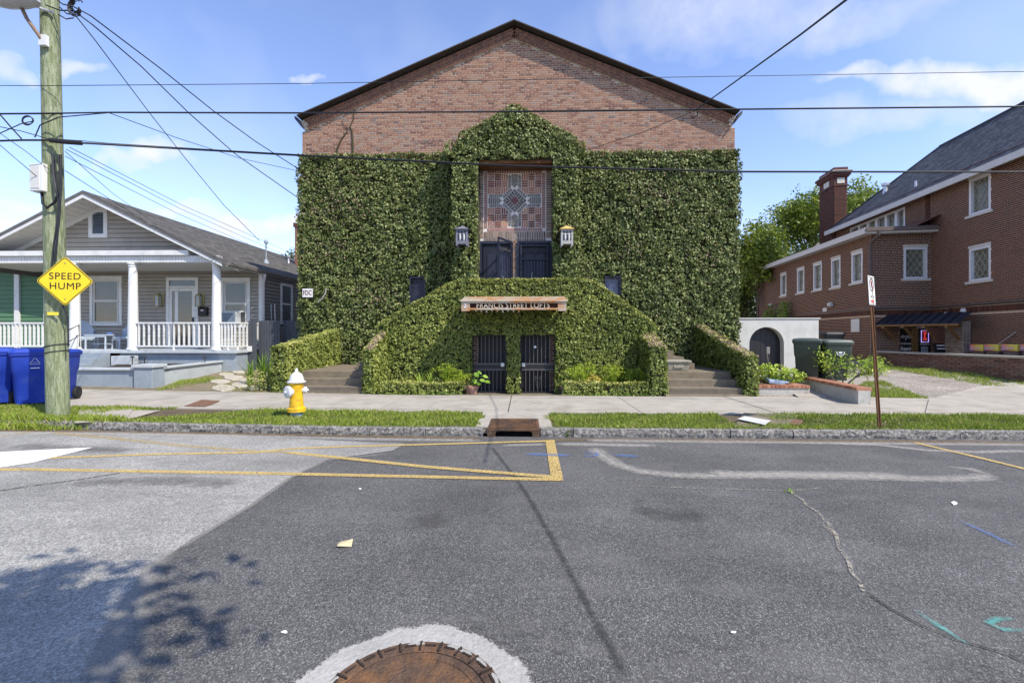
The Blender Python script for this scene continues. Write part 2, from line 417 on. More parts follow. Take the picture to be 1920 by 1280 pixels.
m_dry = M('dry_stems', None, .85, 0, ramp=[(.16, .11, .07), (.30, .22, .15), (.42, .32, .24)], transl=.1)
m_mat = M('stem_mat', (.045, .042, .022), .95, .35, 12, bump=.8, bscale=30)

# ---------------------------------------------------------------- ground, road, kerb, pavement
def sheet(name, xs, ys, zf, mat, **kw):
    V = np.array([(x, y, zf(x, y)) for y in ys for x in xs]); nx = len(xs)
    Fc = np.array([(j * nx + i, j * nx + i + 1, (j + 1) * nx + i + 1, (j + 1) * nx + i) for j in range(len(ys) - 1) for i in range(nx - 1)])
    return npmesh(name, V, Fc, mat, **kw)
sheet('ground', [-900, -60, -30, 30, 60, 900], [-900, -60, -13, 12, 60, 900], lambda x, y: -.12 if abs(x) > 40 or y < -12 else -.3, m_soil, kind='structure')
YK = 6.92
def road_z(x, y): return gz(x) + .03 * math.exp(-((y - 1) / 4) ** 2) * (1 - max(0, min(1, (y - 4) / 2.6))) + .0 - .004
xs_r = [-40, -25, -18, -14, -12, -10, -8, -6.5, -5, -4, -3, -2.5, 0, 3, 8, 14, 25, 40]
ys_r = [-12, -8, -5, -3, -1, 0, 1, 2, 3, 4, 5, 5.6, 6.2, YK + .02]
sheet('road', xs_r, ys_r, road_z, m_asph, kind='structure')
def road_pt(u, v, lift=0.0):
    p = pZ(u, v, 0.0)
    for _ in range(3): p = pZ(u, v, road_z(p.x, p.y) + lift)
    return p
def road_poly(name, outline, mat, lift, kind='structure', grid=.5, **kw):
    """flat patch on the road given by outline points (x, y); subdivided so it follows the road"""
    import mathutils.geometry as mg
    bm_pts = []
    n = len(outline)
    for i in range(n):
        a, b = Vector(outline[i]), Vector(outline[(i + 1) % n]); k = max(1, int((b - a).length / grid))
        for j in range(k): bm_pts.append(a.lerp(b, j / k))
    xs = [p.x for p in bm_pts]; ys = [p.y for p in bm_pts]
    pts = list(bm_pts)
    x = min(xs) + grid * .5
    inner = []
    def inside(q):
        c = False
        for i in range(n):
            a, b = outline[i], outline[(i + 1) % n]
            if (a[1] > q[1]) != (b[1] > q[1]) and q[0] < (b[0] - a[0]) * (q[1] - a[1]) / (b[1] - a[1]) + a[0]: c = not c
        return c
    while x < max(xs):
        y = min(ys) + grid * .5
        while y < max(ys):
            if inside((x, y)) and min((Vector((x, y)) - p).length for p in bm_pts) > grid * .3: inner.append(Vector((x, y)))
            y += grid
        x += grid
    N0 = len(bm_pts)
    res = mg.delaunay_2d_cdt(bm_pts + inner, [(i, (i + 1) % N0) for i in range(N0)], [list(range(N0))], 1, 1e-5)
    V = np.array([(p.x, p.y, road_z(p.x, p.y) + lift) for p in res[0]]); Fc = np.array([f for f in res[2] if len(f) == 3])
    e1 = V[Fc[:, 1]] - V[Fc[:, 0]]; e2 = V[Fc[:, 2]] - V[Fc[:, 0]]
    flip = (e1[:, 0] * e2[:, 1] - e1[:, 1] * e2[:, 0]) < 0
    Fc[flip] = Fc[flip][:, ::-1]
    return npmesh(name, V, Fc, mat, kind=kind, **kw)
def road_uv(pts): return [tuple(road_pt(u, v).xy) for u, v in pts]
old = road_uv([(1010, 823), (760, 832), (735, 845), (612, 862), (545, 895), (500, 925), (470, 948), (430, 973), (398, 990), (350, 1018), (312, 1045), (284, 1066), (262, 1105), (236, 1170), (205, 1290)])
edge = [(old[-1][0] - .1, old[-1][1] - .6), (-3.0, .2), (-7, -1.5), (-14, -4), (-30, -6), (-39, -6), (-39, YK - .05), (-12, YK - .05), (-5, YK - .05)]
road_poly('old_paving', old[1:] + edge, m_asph2, .005, grid=1.0)

def ribbon(name, pts, w, mat, lift, kind='structure', soft=True, **kw):
    """marking along road pixel points: 5 vertices across; cover falls at the edges where soft"""
    P = [road_pt(u, v) for u, v in pts]; Q = []
    for a, b in zip(P[:-1], P[1:]):
        k = max(1, int((b - a).length / .12))
        for j in range(k): Q.append(a.lerp(b, j / k))
    Q.append(P[-1]); V = []; cov = []
    ws = w if isinstance(w, (list, tuple)) else [w, w]
    for i, q in enumerate(Q):
        d = Q[min(i + 1, len(Q) - 1)] - Q[max(i - 1, 0)]; d.z = 0; d.normalize(); s = Vector((-d.y, d.x, 0))
        tt = i / max(1, len(Q) - 1); ww = ws[0] + (ws[-1] - ws[0]) * tt
        for k, f in enumerate((-.5, -.28, 0, .28, .5)):
            p = q + s * f * ww; V.append((p.x, p.y, road_z(p.x, p.y) + lift))
            e = (-.55, .1, .35, .1, -.55)[k] if soft else 0
            if soft and (i == 0 or i == len(Q) - 1): e -= .3
            cov.append(e)
    Fc = np.array([(i * 5 + k + 1, i * 5 + k, i * 5 + k + 5, i * 5 + k + 6) for i in range(len(Q) - 1) for k in range(4)])
    return npmesh(name, np.array(V), Fc, mat, cover=np.array(cov), kind=kind, **kw)
YW = .10
m_oldedge = M('old_asphalt_edge', (.25, .242, .225), .85, .15, 3, .6, 150, worn=(60, .35, 1.0), alpha=.9)
ribbon('old_paving_edge', [(330, 1032), (290, 1062), (266, 1105), (240, 1170), (205, 1300)], [.18, .42], m_oldedge, .0056)
ribbon('old_paving_edge', [(720, 852), (612, 863), (545, 896), (470, 949), (398, 991), (330, 1033)], .09, m_oldedge, .0058)
ribbon('painted_line', [(-60, 881), (60, 881), (250, 884), (545, 889), (1050, 900)], YW, m_yel, .009, soft=False)
ribbon('painted_line', [(95, 859), (300, 852), (480, 849), (545, 842), (640, 838), (760, 835), (1040, 827)], .09, m_yel, .0095, soft=False)
ribbon('painted_line', [(540, 849), (610, 856), (800, 876), (1038, 895)], YW, m_yel, .010, soft=False)
ribbon('painted_line', [(1031, 826), (1045, 902)], .13, m_yel, .0105, soft=False)
ribbon('painted_line', [(100, 812), (220, 823), (340, 836), (470, 846), (545, 849)], .12, m_yel_f, .0085, soft=False)
ribbon('painted_line', [(-60, 825), (30, 815), (60, 809)], .09, m_yel_f, .0085, soft=False)
ribbon('painted_line', [(1715, 830), (1765, 842), (1850, 862), (1935, 883)], .085, m_yel, .009, soft=False)
road_poly('painted_arrow', road_uv([(-140, 905), (-80, 858), (0, 848), (174, 839.5), (60, 868), (0, 877)]), m_whi_p, .0088, grid=.4)
ribbon('tar_seam', [(922, 838), (945, 868), (985, 922), (1030, 1000), (1075, 1085), (1120, 1170), (1185, 1290)], .085, m_tar, .007)
ribbon('sand_drift', [(1040, 833), (1120, 834), (1230, 836)], .30, m_dust, .0072)
ribbon('sand_drift', [(940, 836), (1030, 833)], .22, m_dust, .0073)
ribbon('sand_drift', [(1112, 840), (1130, 855), (1160, 873), (1200, 884), (1260, 891), (1330, 893), (1480, 893), (1600, 895), (1760, 899), (1835, 897), (1855, 890)], .34, m_dust, .0074)
ribbon('sand_drift', [(1330, 886), (1400, 890), (1480, 889), (1600, 891), (1700, 893)], .36, m_dust, .0076)
ribbon('sand_drift', [(1780, 876), (1820, 880), (1855, 891)], .26, m_dust, .0078)
ribbon('sand_drift', [(1560, 832), (1640, 834), (1740, 845), (1830, 848), (1930, 846)], .24, m_dust, .0079)
ribbon('sand_drift', [(1100, 826), (1400, 829), (1700, 832), (1940, 834)], .30, m_dust, .0065)
ribbon('sand_drift', [(-40, 812), (200, 813), (480, 818), (900, 826)], .30, m_dust, .0066)
ribbon('crack', [(1478, 921), (1492, 930), (1503, 936), (1512, 948), (1530, 958), (1545, 975), (1560, 990), (1568, 1006), (1574, 1028), (1590, 1050), (1597, 1074), (1612, 1092), (1617, 1106), (1628, 1118)], [.030, .022], m_crack, .0081, soft=False)
ribbon('crack', [(1545, 985), (1562, 998), (1566, 1004)], .05, m_crack, .0083, soft=False)
ribbon('crack', [(1626, 1112), (1660, 1136), (1720, 1170), (1790, 1200), (1880, 1225), (1960, 1258)], [.012, .008], m_crackd, .0084, soft=False)
ribbon('crack', [(1180, 911), (1300, 916), (1420, 919), (1478, 921), (1540, 916)], .018, m_crack, .0082, soft=False)
m_debris = M('gutter_debris', (.17, .115, .065), .95, .4, 12, .5, 70, .6, 40, worn=(13, .40, .95))
ribbon('gutter_debris', [(-60, 807), (100, 808), (400, 813), (640, 817), (905, 822)], .26, m_debris, .0062)
ribbon('gutter_debris', [(1015, 825), (1200, 825), (1500, 826), (1720, 828), (1940, 831)], .24, m_debris, .0063)
m_oil = M('oil_stain', (.035, .034, .033), .7, .2, 6, worn=(6, .45, 1.3), alpha=.6)
for i_, pts_ in enumerate(([(1180, 960), (1330, 968)], [(760, 980), (850, 975)], [(140, 905), (330, 902), (450, 908)], [(1500, 1060), (1580, 1075)], [(30, 835), (150, 842), (250, 846)], [(1250, 1180), (1330, 1200)])):
    ribbon('oil_stain', pts_, .5, m_oil, .0067 + .0001 * i_)
ribbon('crack', [(-20, 924), (60, 912), (150, 900), (225, 888)], .02, m_crackd, .0112, soft=False)
ribbon('spray_mark', [(980, 852), (1075, 855)], .24, m_blue_p, .0115)
ribbon('spray_mark', [(1145, 854), (1205, 856)], .22, m_blue_p, .0086)
ribbon('spray_mark', [(1093, 852), (1105, 848), (1120, 850), (1118, 855), (1100, 856), (1093, 852)], .12, m_blue_p, .0087)
ribbon('spray_mark', [(1797, 976), (1850, 1000), (1912, 1030)], .08, m_blue_p, .0088)
ribbon('spray_mark', [(1714, 1145), (1765, 1178), (1818, 1212)], .07, m_teal_p, .0089)
ribbon('spray_mark', [(1908, 1162), (1870, 1162), (1853, 1170), (1880, 1182), (1930, 1184)], .07, m_teal_p, .0090)

# kerb of granite stones, with the drain inlet between them
kerb = thing('kerb', 'rough grey granite kerb stones along the street', 'kerb', (0, YK, 0)); kerb['kind'] = 'structure'; del kerb['category']
jl = [1013, 1075, 1256, 1366, 1480, 1612, 1782, 1960, 2200]
xs = [road_pt(u, 819).x for u in jl]
xr = [road_pt(u, 815).x for u in (907, 800, 696, 520, 385, 250, 155, 60)] + [-9.3, -10.6, -12]
def stone(x0, x1, seed):
    r = random.Random(seed); b = MB(); n = max(3, int((x1 - x0) / .09)); d = .13
    g0 = .006
    for i in range(n):
        a, c = x0 + g0 + (x1 - x0 - 2 * g0) * i / n, x0 + g0 + (x1 - x0 - 2 * g0) * (i + 1) / n
        if i == 0: prev = [r.uniform(-.018, .018) for _ in range(4)]
        nxt = [r.uniform(-.019, .019) for _ in range(4)]
        ring = []
        for xx, jt in ((a, prev), (c, nxt)):
            z = gz(xx)
            ring.append([(xx, YK + .02 + jt[0], z - .06), (xx, YK + .004 + jt[1], z + .045), (xx, YK + .012 + jt[2] * .6, z + SW - .008), (xx, YK + .03, z + SW + .004 + jt[3] * .25), (xx, YK + d, z + SW + .002 + jt[3] * .2), (xx, YK + d, z - .06)])
        V = ring[0] + ring[1]
        fs = [(k, k + 1, k + 7, k + 6) for k in range(5)]
        if i == 0: fs.append((5, 4, 3, 2, 1, 0))
        if i == n - 1: fs.append((6, 7, 8, 9, 10, 11))
        b.add(V, fs); prev = nxt
    return b
for i, (a, c) in enumerate(list(zip(xs[:-1], xs[1:])) + list(zip(xr[1:], xr[:-1]))):
    stone(min(a, c), max(a, c), i).build('kerb_stone', m_gran, kerb)

sheet('verge', xs_r[1:-1], [YK + .11, 7.6, 8.32], lambda x, y: gz(x) + SW - .015, m_soil, kind='structure')
# pavement slabs
pav = thing('pavement', 'pale concrete pavement slabs', 'pavement', (0, 9, 0)); pav['kind'] = 'structure'; del pav['category']
sheet('pavement_bed', xs_r, [8.30, 10.8], lambda x, y: gz(x) + SW - .02, m_joint, parent=pav)
def slab(x0, x1, y0, y1, jit=.0):
    b = MB(); n = max(1, int((x1 - x0) / .8)); z1 = lambda x: gz(x) + SW + jit
    for i in range(n):
        a, c = x0 + (x1 - x0) * i / n, x0 + (x1 - x0) * (i + 1) / n
        fs = [(0, 1, 5, 4), (3, 7, 6, 2), (4, 5, 6, 7)] + ([(0, 4, 7, 3)] if i == 0 else []) + ([(1, 2, 6, 5)] if i == n - 1 else [])
        b.add([(a, y0, z1(a) - .06), (c, y0, z1(c) - .06), (c, y1, z1(c) - .06), (a, y1, z1(a) - .06),
               (a, y0, z1(a)), (c, y0, z1(c)), (c, y1, z1(c)), (a, y1, z1(a))], fs)
    return b
g = .011
for k in range(-9, 11):
    x0 = -.31 + 2.45 * k; x1 = x0 + 2.45
    slab(x0 + g, x1 - g, 8.66, 10.62, R.uniform(-.004, .006)).build('slab', m_conc, pav)
    slab(x0 + g, x1 - g, 8.34, 8.645, R.uniform(-.004, .004)).build('slab', m_conc, pav)

# concrete apron by the drain, cast iron inlet
xd0, xd1 = road_pt(916, 812).x, road_pt(1011, 812).x
dr = thing('storm_drain', 'rusty cast iron storm drain inlet set into the kerb', 'storm drain', ((xd0 + xd1) / 2, YK + .4, 0))
b = MB(); b.box(xd0 - .19, xd0, YK + .12, 8.34, .02, SW + .006); b.box(xd1, xd1 + .20, YK + .12, 8.34, .02, SW + .006); b.box(xd0, xd1, 7.72, 8.34, .02, SW + .006)
b.build('concrete_surround', m_conc, dr)
b = MB(); b.box(xd0, xd1, YK - .01, 7.72, SW - .03, SW + .004)
lid = b.build('lid', m_rust, dr)
b = MB(); n = 26
for i in range(n):
    x = xd0 + .025 + (xd1 - xd0 - .05) * (i + .5) / n; b.box(x - .009, x + .009, YK + .02, 7.69, SW + .003, SW + .016)
b.build('grate_ribs', m_rust, lid)
b = MB()                                                          # frame with a rounded mouth
mx0, mx1, mt, mb_ = xd0 + .12, xd1 - .11, SW - .035, -.10
outer_l = [(xd0, mb_), (xd0, SW - .03)]
arc = [(mx0 + .05 - .05 * math.cos(a), mt - .05 + .05 * math.sin(a)) for a in np.linspace(0, math.pi / 2, 5)]
arc2 = [(mx1 - .05 + .05 * math.sin(a), mt - .05 + .05 * math.cos(a)) for a in np.linspace(0, math.pi / 2, 5)]
prof = [(mx0, mb_)] + arc + arc2 + [(mx1, mb_)]
top = [(xd0, mb_)] + [(xd0 + (xd1 - xd0) * i / (len(prof) - 3), SW - .03) for i in range(len(prof) - 2)] + [(xd1, mb_)]
for i in range(len(prof) - 1):
    b.prism([(p[0], YK - .005, p[1]) for p in (prof[i], prof[i + 1], top[i + 1], top[i])], (0, .06, 0))
b.build('mouth_frame', m_rust, dr)
b = MB(); b.box(xd0 + .01, xd1 - .01, YK + .25, YK + .27, -.25, SW - .04); b.box(xd0 + .01, xd1 - .01, YK + .05, YK + .25, -.25, -.20); b.build('gully', m_black, dr)

# manhole in the road
mc = road_pt(771, 1310); mz = road_z(mc.x, mc.y); cy0 = road_pt(771, 1206).y - .405; mc = Vector((mc.x, cy0, mz))
mh = thing('manhole', 'round rusty manhole cover ringed with white concrete', 'manhole', mc)
def ring(r0, r1, z0, z1, n=96, jit=0, zin=None):
    V = []; Fc = []; cov = []
    for i in range(n):
        w = 2 * math.pi * i / n
        for k, (r, z) in enumerate(((r0, z0), ((r0 + r1) / 2, (z0 + z1) / 2), (r1 * .93, z1), (r1, z1))):
            rr = r + (math.sin(w * 5) * .012 + math.sin(w * 13 + 1) * .008) * (1.0 * jit if k > 1 else 0)
            V.append((mc.x + rr * math.cos(w), mc.y + rr * math.sin(w), mz + z)); cov.append((.5, .5, .02, -.35)[k])
    for i in range(n):
        j = (i + 1) % n
        for k in range(3): Fc.append((i * 4 + k, i * 4 + k + 1, j * 4 + k + 1, j * 4 + k))
    return np.array(V), np.array(Fc), np.array(cov)
V, Fc, cov = ring(.40, .565, .012, .009, jit=1)
npmesh('concrete_ring', V, Fc, m_mort, cover=cov, parent=mh)
b = MB(); b.lathe([(.335, -.03), (.335, .010), (.345, .014), (.400, .014), (.404, .006), (.404, -.03)], mc, 72); fr = b.build('frame', m_rust, mh, smooth=30)
for i in range(24):
    w = 2 * math.pi * (i + .3) / 24; b = MB()
    b.box(-.030, .030, -.0045, .0045, .0135, .021); b.move((.369, 0, 0)); b.rot((0, 0, 0), w); b.move(mc); b.build('rib', m_iron, fr)
    b = MB(); b.box(-.005, .005, -.026, .026, .0135, .019); b.move((.372, 0, 0)); b.rot((0, 0, 0), w + math.pi / 24); b.move(mc); b.build('rib', m_iron, fr)
for i in range(7):                                              # remains of white mortar on the frame
    w = R.uniform(.2, 2.9); b = MB(); pts = []
    for j in range(9):
        q = w + .11 * math.cos(j * .7); rr = .385 + .012 * math.sin(j * .7) * R.uniform(.6, 1.2); pts.append((mc.x + rr * math.cos(q), mc.y + rr * math.sin(q), mz + .0142))
    b.prism(pts, (0, 0, .003)); b.build('mortar_splash', m_mortd, fr)
b = MB(); b.lathe([(.02, -.008), (.24, -.008), (.25, -.004), (.300, -.004), (.31, .008), (.332, .008), (.333, -.03)], mc, 72); cv = b.build('cover', m_iron, mh, smooth=30)
b = MB(); b.lathe([(.286, -.0035), (.29, .010), (.328, .0105), (.33, .006)], mc, 72); b.build('cover_rim', m_rust, cv, smooth=30)

# litter and small flat things on the street
def flat(name, pts, z, mat, label, cat, th=.006, curl=0.0):
    b = MB(); P = [Vector((p.x, p.y, z(p.x, p.y) + .005)) for p in pts]
    if curl:
        P[0].z += curl; P[2].z += curl * .6
    b.prism(P, (0, 0, th)); return b.build(name, mat, label=label, cat=cat)
m_card = M('cardboard', (.55, .46, .28), .9, .15, 14)
m_paper = M('paper', (.80, .80, .78), .9, .05, 10)
flat('cardboard_scrap', [road_pt(u, v) for u, v in ((632, 1028), (637, 1018), (662, 1014), (659, 1026))], road_z, m_card, 'creased beige cardboard scrap lying on dark asphalt', 'litter', .006, .012)
for (u, v, s, l) in ((534, 1186, 9, 'crumpled white paper scrap on asphalt left of the manhole'), (675, 917, 5, 'tiny white paper bit just below the long yellow line'), (1376, 1187, 9, 'torn white paper scrap on asphalt right of the tar seam'), (1790, 944, 12, 'thin white paper strip on asphalt near the blue spray mark')):
    P = [road_pt(u + s * math.cos(a) * R.uniform(.35, 1), v + .3 * s * math.sin(a) * R.uniform(.2, 1)) for a in np.linspace(0, 5.4, 7)]
    flat('paper_scrap', P[::-1], road_z, m_paper, l, 'litter', .004)
vz = lambda x, y: gz(x) + SW
def vp(u, v, d=0):
    p = pZ(u, v, SW)
    for _ in range(3): p = pZ(u, v, gz(p.x) + SW + d)
    return p
flat('white_board', [vp(u, v, .03) for u, v in ((1382, 786), (1434, 797), (1445, 789), (1397, 781))], lambda x, y: SW + .03, M('board_white', (.52, .52, .50), .8, .1, 6, stain=(.35, .33, .3), stain_scale=4), 'flat white board lying on the grass verge', 'board', .006)
m_rustlid = M('meter_lid', (.16, .085, .05), .8, .3, 20, bump=.4)
flat('water_meter_lid', [vp(u, v) for u, v in ((346, 762), (385, 763), (412, 752), (378, 750))], lambda x, y: gz(x) + SW + .001, m_rustlid, 'rusty water meter lid flush with the pavement', 'meter lid', .008)
flat('water_meter_lid', [vp(u, v) for u, v in ((1478, 798), (1490, 788), (1506, 790), (1500, 799))], lambda x, y: SW + .012, m_rustlid, 'small brown meter lid sunk in the grass verge', 'meter lid', .01)
flat('paving_slab', [vp(u, v) for u, v in ((182, 788), (238, 786), (250, 768), (206, 770))], lambda x, y: gz(x) + SW + .004, m_conc, 'pale rectangular concrete slab in the verge beside the pole', 'slab', .02)
flat('path_slab', [vp(u, v) for u, v in ((140, 793), (232, 789), (300, 770), (150, 768))], lambda x, y: gz(x) + SW - .002, m_conc, 'worn concrete path crossing the verge by the pole', 'slab', .008)
flat('path_slab', [vp(u, v) for u, v in ((1376, 800), (1470, 803), (1500, 778), (1395, 774))], lambda x, y: SW - .004, m_conc2, 'old concrete path crossing the verge under the white board', 'slab', .008)

# grass
def blades(area_pts, dens, h, name, mat=m_grass, zf=vz, skip=None, tone=(.1, .9), **kw):
    """area_pts: polygon in x, y"""
    A = np.array(area_pts); lo, hi = A.min(0), A.max(0); n = int(dens * (hi[0] - lo[0]) * (hi[1] - lo[1]))
    x = rng.uniform(lo[0], hi[0], n); y = rng.uniform(lo[1], hi[1], n); c = np.zeros(n, bool)
    for i in range(len(A)):
        a, b = A[i], A[(i + 1) % len(A)]
        if a[1] == b[1]: continue
        k = ((a[1] > y) != (b[1] > y)) & (x < (b[0] - a[0]) * (y - a[1]) / (b[1] - a[1]) + a[0]); c ^= k
    lump = .5 + .5 * np.sin(x * 2.3 + 1.3 * np.sin(y * 3.7)) * np.sin(y * 4.1 + 2 * np.sin(x * 1.7))
    lump2 = .5 + .5 * np.sin(x * 5.3 + 2 * np.sin(y * 6.1)) * np.sin(y * 8.3 + 1.5 * np.sin(x * 3.3)); c &= rng.random(n) < np.clip(.25 + .6 * lump + .35 * lump2, 0, 1)
    if skip is not None: c &= ~skip(x, y)
    x, y, lump = x[c], y[c], lump[c]; n = len(x)
    z = np.array([zf(a, b) for a, b in zip(x, y)]) - .02
    H = h * rng.uniform(.5, 1.2, n) * (.65 + .6 * lump); w = rng.uniform(.004, .009, n); ang = rng.uniform(0, 2 * math.pi, n)
    lean = rng.normal(0, .35, (n, 2)) * H[:, None]
    sx, sy = np.cos(ang) * w, np.sin(ang) * w
    B1 = np.stack([x - sx, y - sy, z], 1); B2 = np.stack([x + sx, y + sy, z], 1)
    M1 = np.stack([x + sx * .7 + lean[:, 0] * .4, y + sy * .7 + lean[:, 1] * .4, z + H * .6], 1)
    T = np.stack([x + lean[:, 0], y + lean[:, 1], z + H], 1)
    V = np.stack([B1, B2, M1, T], 1).reshape(-1, 3); i = np.arange(n)[:, None] * 4
    Fc = np.concatenate([i + np.array([[0, 1, 2]]), i + np.array([[0, 2, 3]])], 1).reshape(-1, 3)
    t = tone[0] + (tone[1] - tone[0]) * np.clip(.6 * rng.random(n) + .4 * lump, 0, 1)
    t[rng.random(n) < .06] = 1.0
    return npmesh(name, V, Fc, mat, np.repeat(t, 2), kind='stuff', **kw)
def vpoly(pts): return [tuple(vp(u, v).xy) for u, v in pts]
def oncon(x, y): return ((x > xd0 - .17 + .05 * np.sin(y * 9)) & (x < xd1 + .18 + .08 * np.sin(y * 7)))
def skipR(x, y): return ((x > 3.42) & (x < 4.15) & (y > 7.35))
blades([(xd1 + .1, YK + .065), (10.6, YK + .065), (10.6, 8.36), (xd1 + .1, 8.36)], 3600, .062, 'grass', skip=lambda x, y: oncon(x, y) | skipR(x, y), label='green grass verge between kerb and pavement right of the drain', cat='grass')
lp = vpoly([(140, 793), (232, 789), (300, 770), (150, 768)])
def skipL(x, y): return (x > -7.5 + 1.2 * (y - 7.5)) & (x < -6.35 + 1.35 * (y - 7.3))
blades([(-11.5, YK + .06), (xd0 - .1, YK + .065), (xd0 - .1, 8.36), (-11.5, 8.36)], 3600, .066, 'grass', skip=lambda x, y: oncon(x, y) | skipL(x, y), label='green grass verge between kerb and pavement left of the drain', cat='grass')
blades([(-9.5, YK - .22), (-7.2, YK - .12), (-6.3, YK + .1), (-6.6, YK + .3), (-9.5, YK + .3)], 3500, .11, 'grass', zf=lambda x, y: gz(x) + (SW if y > YK else .03), tone=(.3, .8), label='tuft of grass spilling over the kerb beside the utility pole', cat='grass')
# ---------------------------------------------------------------- the ivy-covered brick hall
BRK = [(.12, .060, .044), (.20, .092, .058), (.265, .130, .080), (.335, .19, .12), (.29, .20, .15), (.15, .11, .10)]
m_brick = M('brick_hall', None, .85, .12, 30, .12, 160, .3, 120, ramp=BRK)
m_mortar = M('mortar', (.56, .48, .40), .95, .15, 8, .1, 90)
CHB = [(.042, .017, .012), (.078, .028, .018), (.115, .040, .025), (.07, .030, .021), (.145, .056, .034)]
m_brick_c = M('brick_church', None, .8, .12, 30, .12, 160, .3, 120, ramp=CHB)
m_mortar_c = M('mortar_church', (.52, .40, .31), .95, .15, 8)
m_shing = M('shingles_hall', (.05, .04, .036), .9, .25, 9, .3, 60)
m_navy = M('navy_paint', (.017, .021, .040), .45, .12, 5)
m_navy2 = M('navy_door', (.010, .012, .022), .5, .12, 5)
m_blackm = M('black_steel', (.014, .013, .016), .5, .15, 8)
m_barm = M('bar_steel', (.085, .08, .085), .5, .15, 8, metal=.2)
m_navyb = M('navy_bars', (.055, .062, .11), .5, .15, 8)
m_steel = M('galvanised', (.55, .56, .58), .4, .1, 8, metal=.7)

def brick_rows(a0, a1, z0, z1, holes=(), topf=None, bl=.213, bh=.0677, headers=6, seed=1):
    r = random.Random(seed); out = []; k = 0; z = z0
    while z < z1 - .01:
        hd = headers and k % headers == headers - 1
        L = bl / 2 if hd else bl
        a = a0 - (L * .5 if k % 2 else 0.0)
        row_bias = r.uniform(-.05, .05)
        while a < a1 - .01:
            b0, b1 = max(a, a0), min(a + L, a1); a += L
            if b1 - b0 < .03: continue
            segs = [(b0, b1)]
            for (h0, h1, hz0, hz1) in holes:
                if z + bh * .6 > hz0 and z + bh * .4 < hz1:
                    segs = [s for (p, q) in segs for s in ((p, min(q, h0)), (max(p, h1), q)) if s[1] - s[0] > .03]
            for (p, q) in segs:
                zt = z + bh
                if topf is not None:
                    lim = min(topf(p), topf(q))
                    if zt > lim: 
                        if lim - z < .02: continue
                        zt = lim
                out.append((p, q, z, zt, min(1, max(0, r.triangular(0, 1, .45) + row_bias))))
        z += bh; k += 1
    return out

def lay(bricks, frame, mat, parent, keep=300, j=.017, proud=.010, bl=.213, bh=.0677, key=None, local=False):
    """the `keep` largest-looking bricks become parts of their own, the rest one joined part"""
    o, a, n = (Vector(q) for q in frame); up = Vector((0, 0, 1))
    def corner(p, z): return o + a * p + up * z
    full = [i for i, q in enumerate(bricks) if abs((q[1] - q[0]) - bl) < .004 and abs(q[3] - q[2] - bh) < .004]
    full.sort(key=(lambda i: key(corner((bricks[i][0] + bricks[i][1]) / 2, bricks[i][2]))) if key else (lambda i: i))
    single = set(full[:keep]); mb = MB(); me = None
    hx, hz = (bl - j) / 2, (bh - j) / 2
    for i, (p, q, z0, z1, t) in enumerate(bricks):
        c = corner((p + q) / 2, (z0 + z1) / 2)
        if i in single:
            if me is None:
                b = MB(); b.add([a * sx * hx + up * sz * hz + n * d for d in (-.012, proud) for sz in (-1, 1) for sx in (-1, 1)], [(0, 1, 5, 4), (2, 6, 7, 3), (0, 4, 6, 2), (1, 3, 7, 5), (4, 5, 7, 6)])
                ob = b.build('brick', mat, parent, local=True); me = ob.data
            else:
                ob = bpy.data.objects.new('brick', me); C.objects.link(ob); ob.parent = parent
            ob.location = c if local else c - ORI[parent.name]; ob['tone'] = t
        else:
            x, h = (q - p - j) / 2, (z1 - z0 - j) / 2
            if x < .008 or h < .006: continue
            pr = proud + (t - .5) * .004
            mb.add([c + a * sx * x + up * sz * h + n * d for d in (-.012, pr) for sz in (-1, 1) for sx in (-1, 1)], [(0, 1, 5, 4), (2, 6, 7, 3), (0, 4, 6, 2), (1, 3, 7, 5), (4, 5, 7, 6)], t)
    if mb.v: mb.build('brickwork', mat, parent, local=local, kind='stuff')

YB = 14.15                                                       # front plane of the hall
XL, XR = XY(567, YB), XY(1378, YB)
XC = XY(964, 13.85)
ZE, ZA = ZY(560, 219, 13.85), ZY(964, 40, 13.85)
xtl, xtr = XY(556, 13.85), XY(1388, 13.85)
hall = thing('brick_hall', 'large gabled brick hall with an ivy-covered front and a raised entrance', 'building', (XC, YB + 6, 0))
slope = (ZA - ZE) / (XC - xtl)
def zroof(x): return ZA - slope * abs(x - XC)
cx_ = math.cos(math.atan(slope)); BAND = .34
def zwall(x): return zroof(x) - BAND / cx_
b = MB()                                                          # body of the hall, mortar faced
b.prism([(XL, YB, 0), (XR, YB, 0), (XR, YB, zwall(XR)), (XC, YB, zwall(XC)), (XL, YB, zwall(XL))], (0, 22, 0))
b.build('wall', m_mortar, hall)
ZI = ZY(700, 288, 13.9)                                           # top of the ivy
bk = brick_rows(XL, XR, ZI - .25, ZA, topf=lambda x: zwall(x) + .02, seed=4)
lay(bk, ((0, YB, 0), (1, 0, 0), (0, -1, 0)), m_brick, hall, 300, key=lambda c: (Vector((XC + 2.5, YB, 8.4)) - c).length)
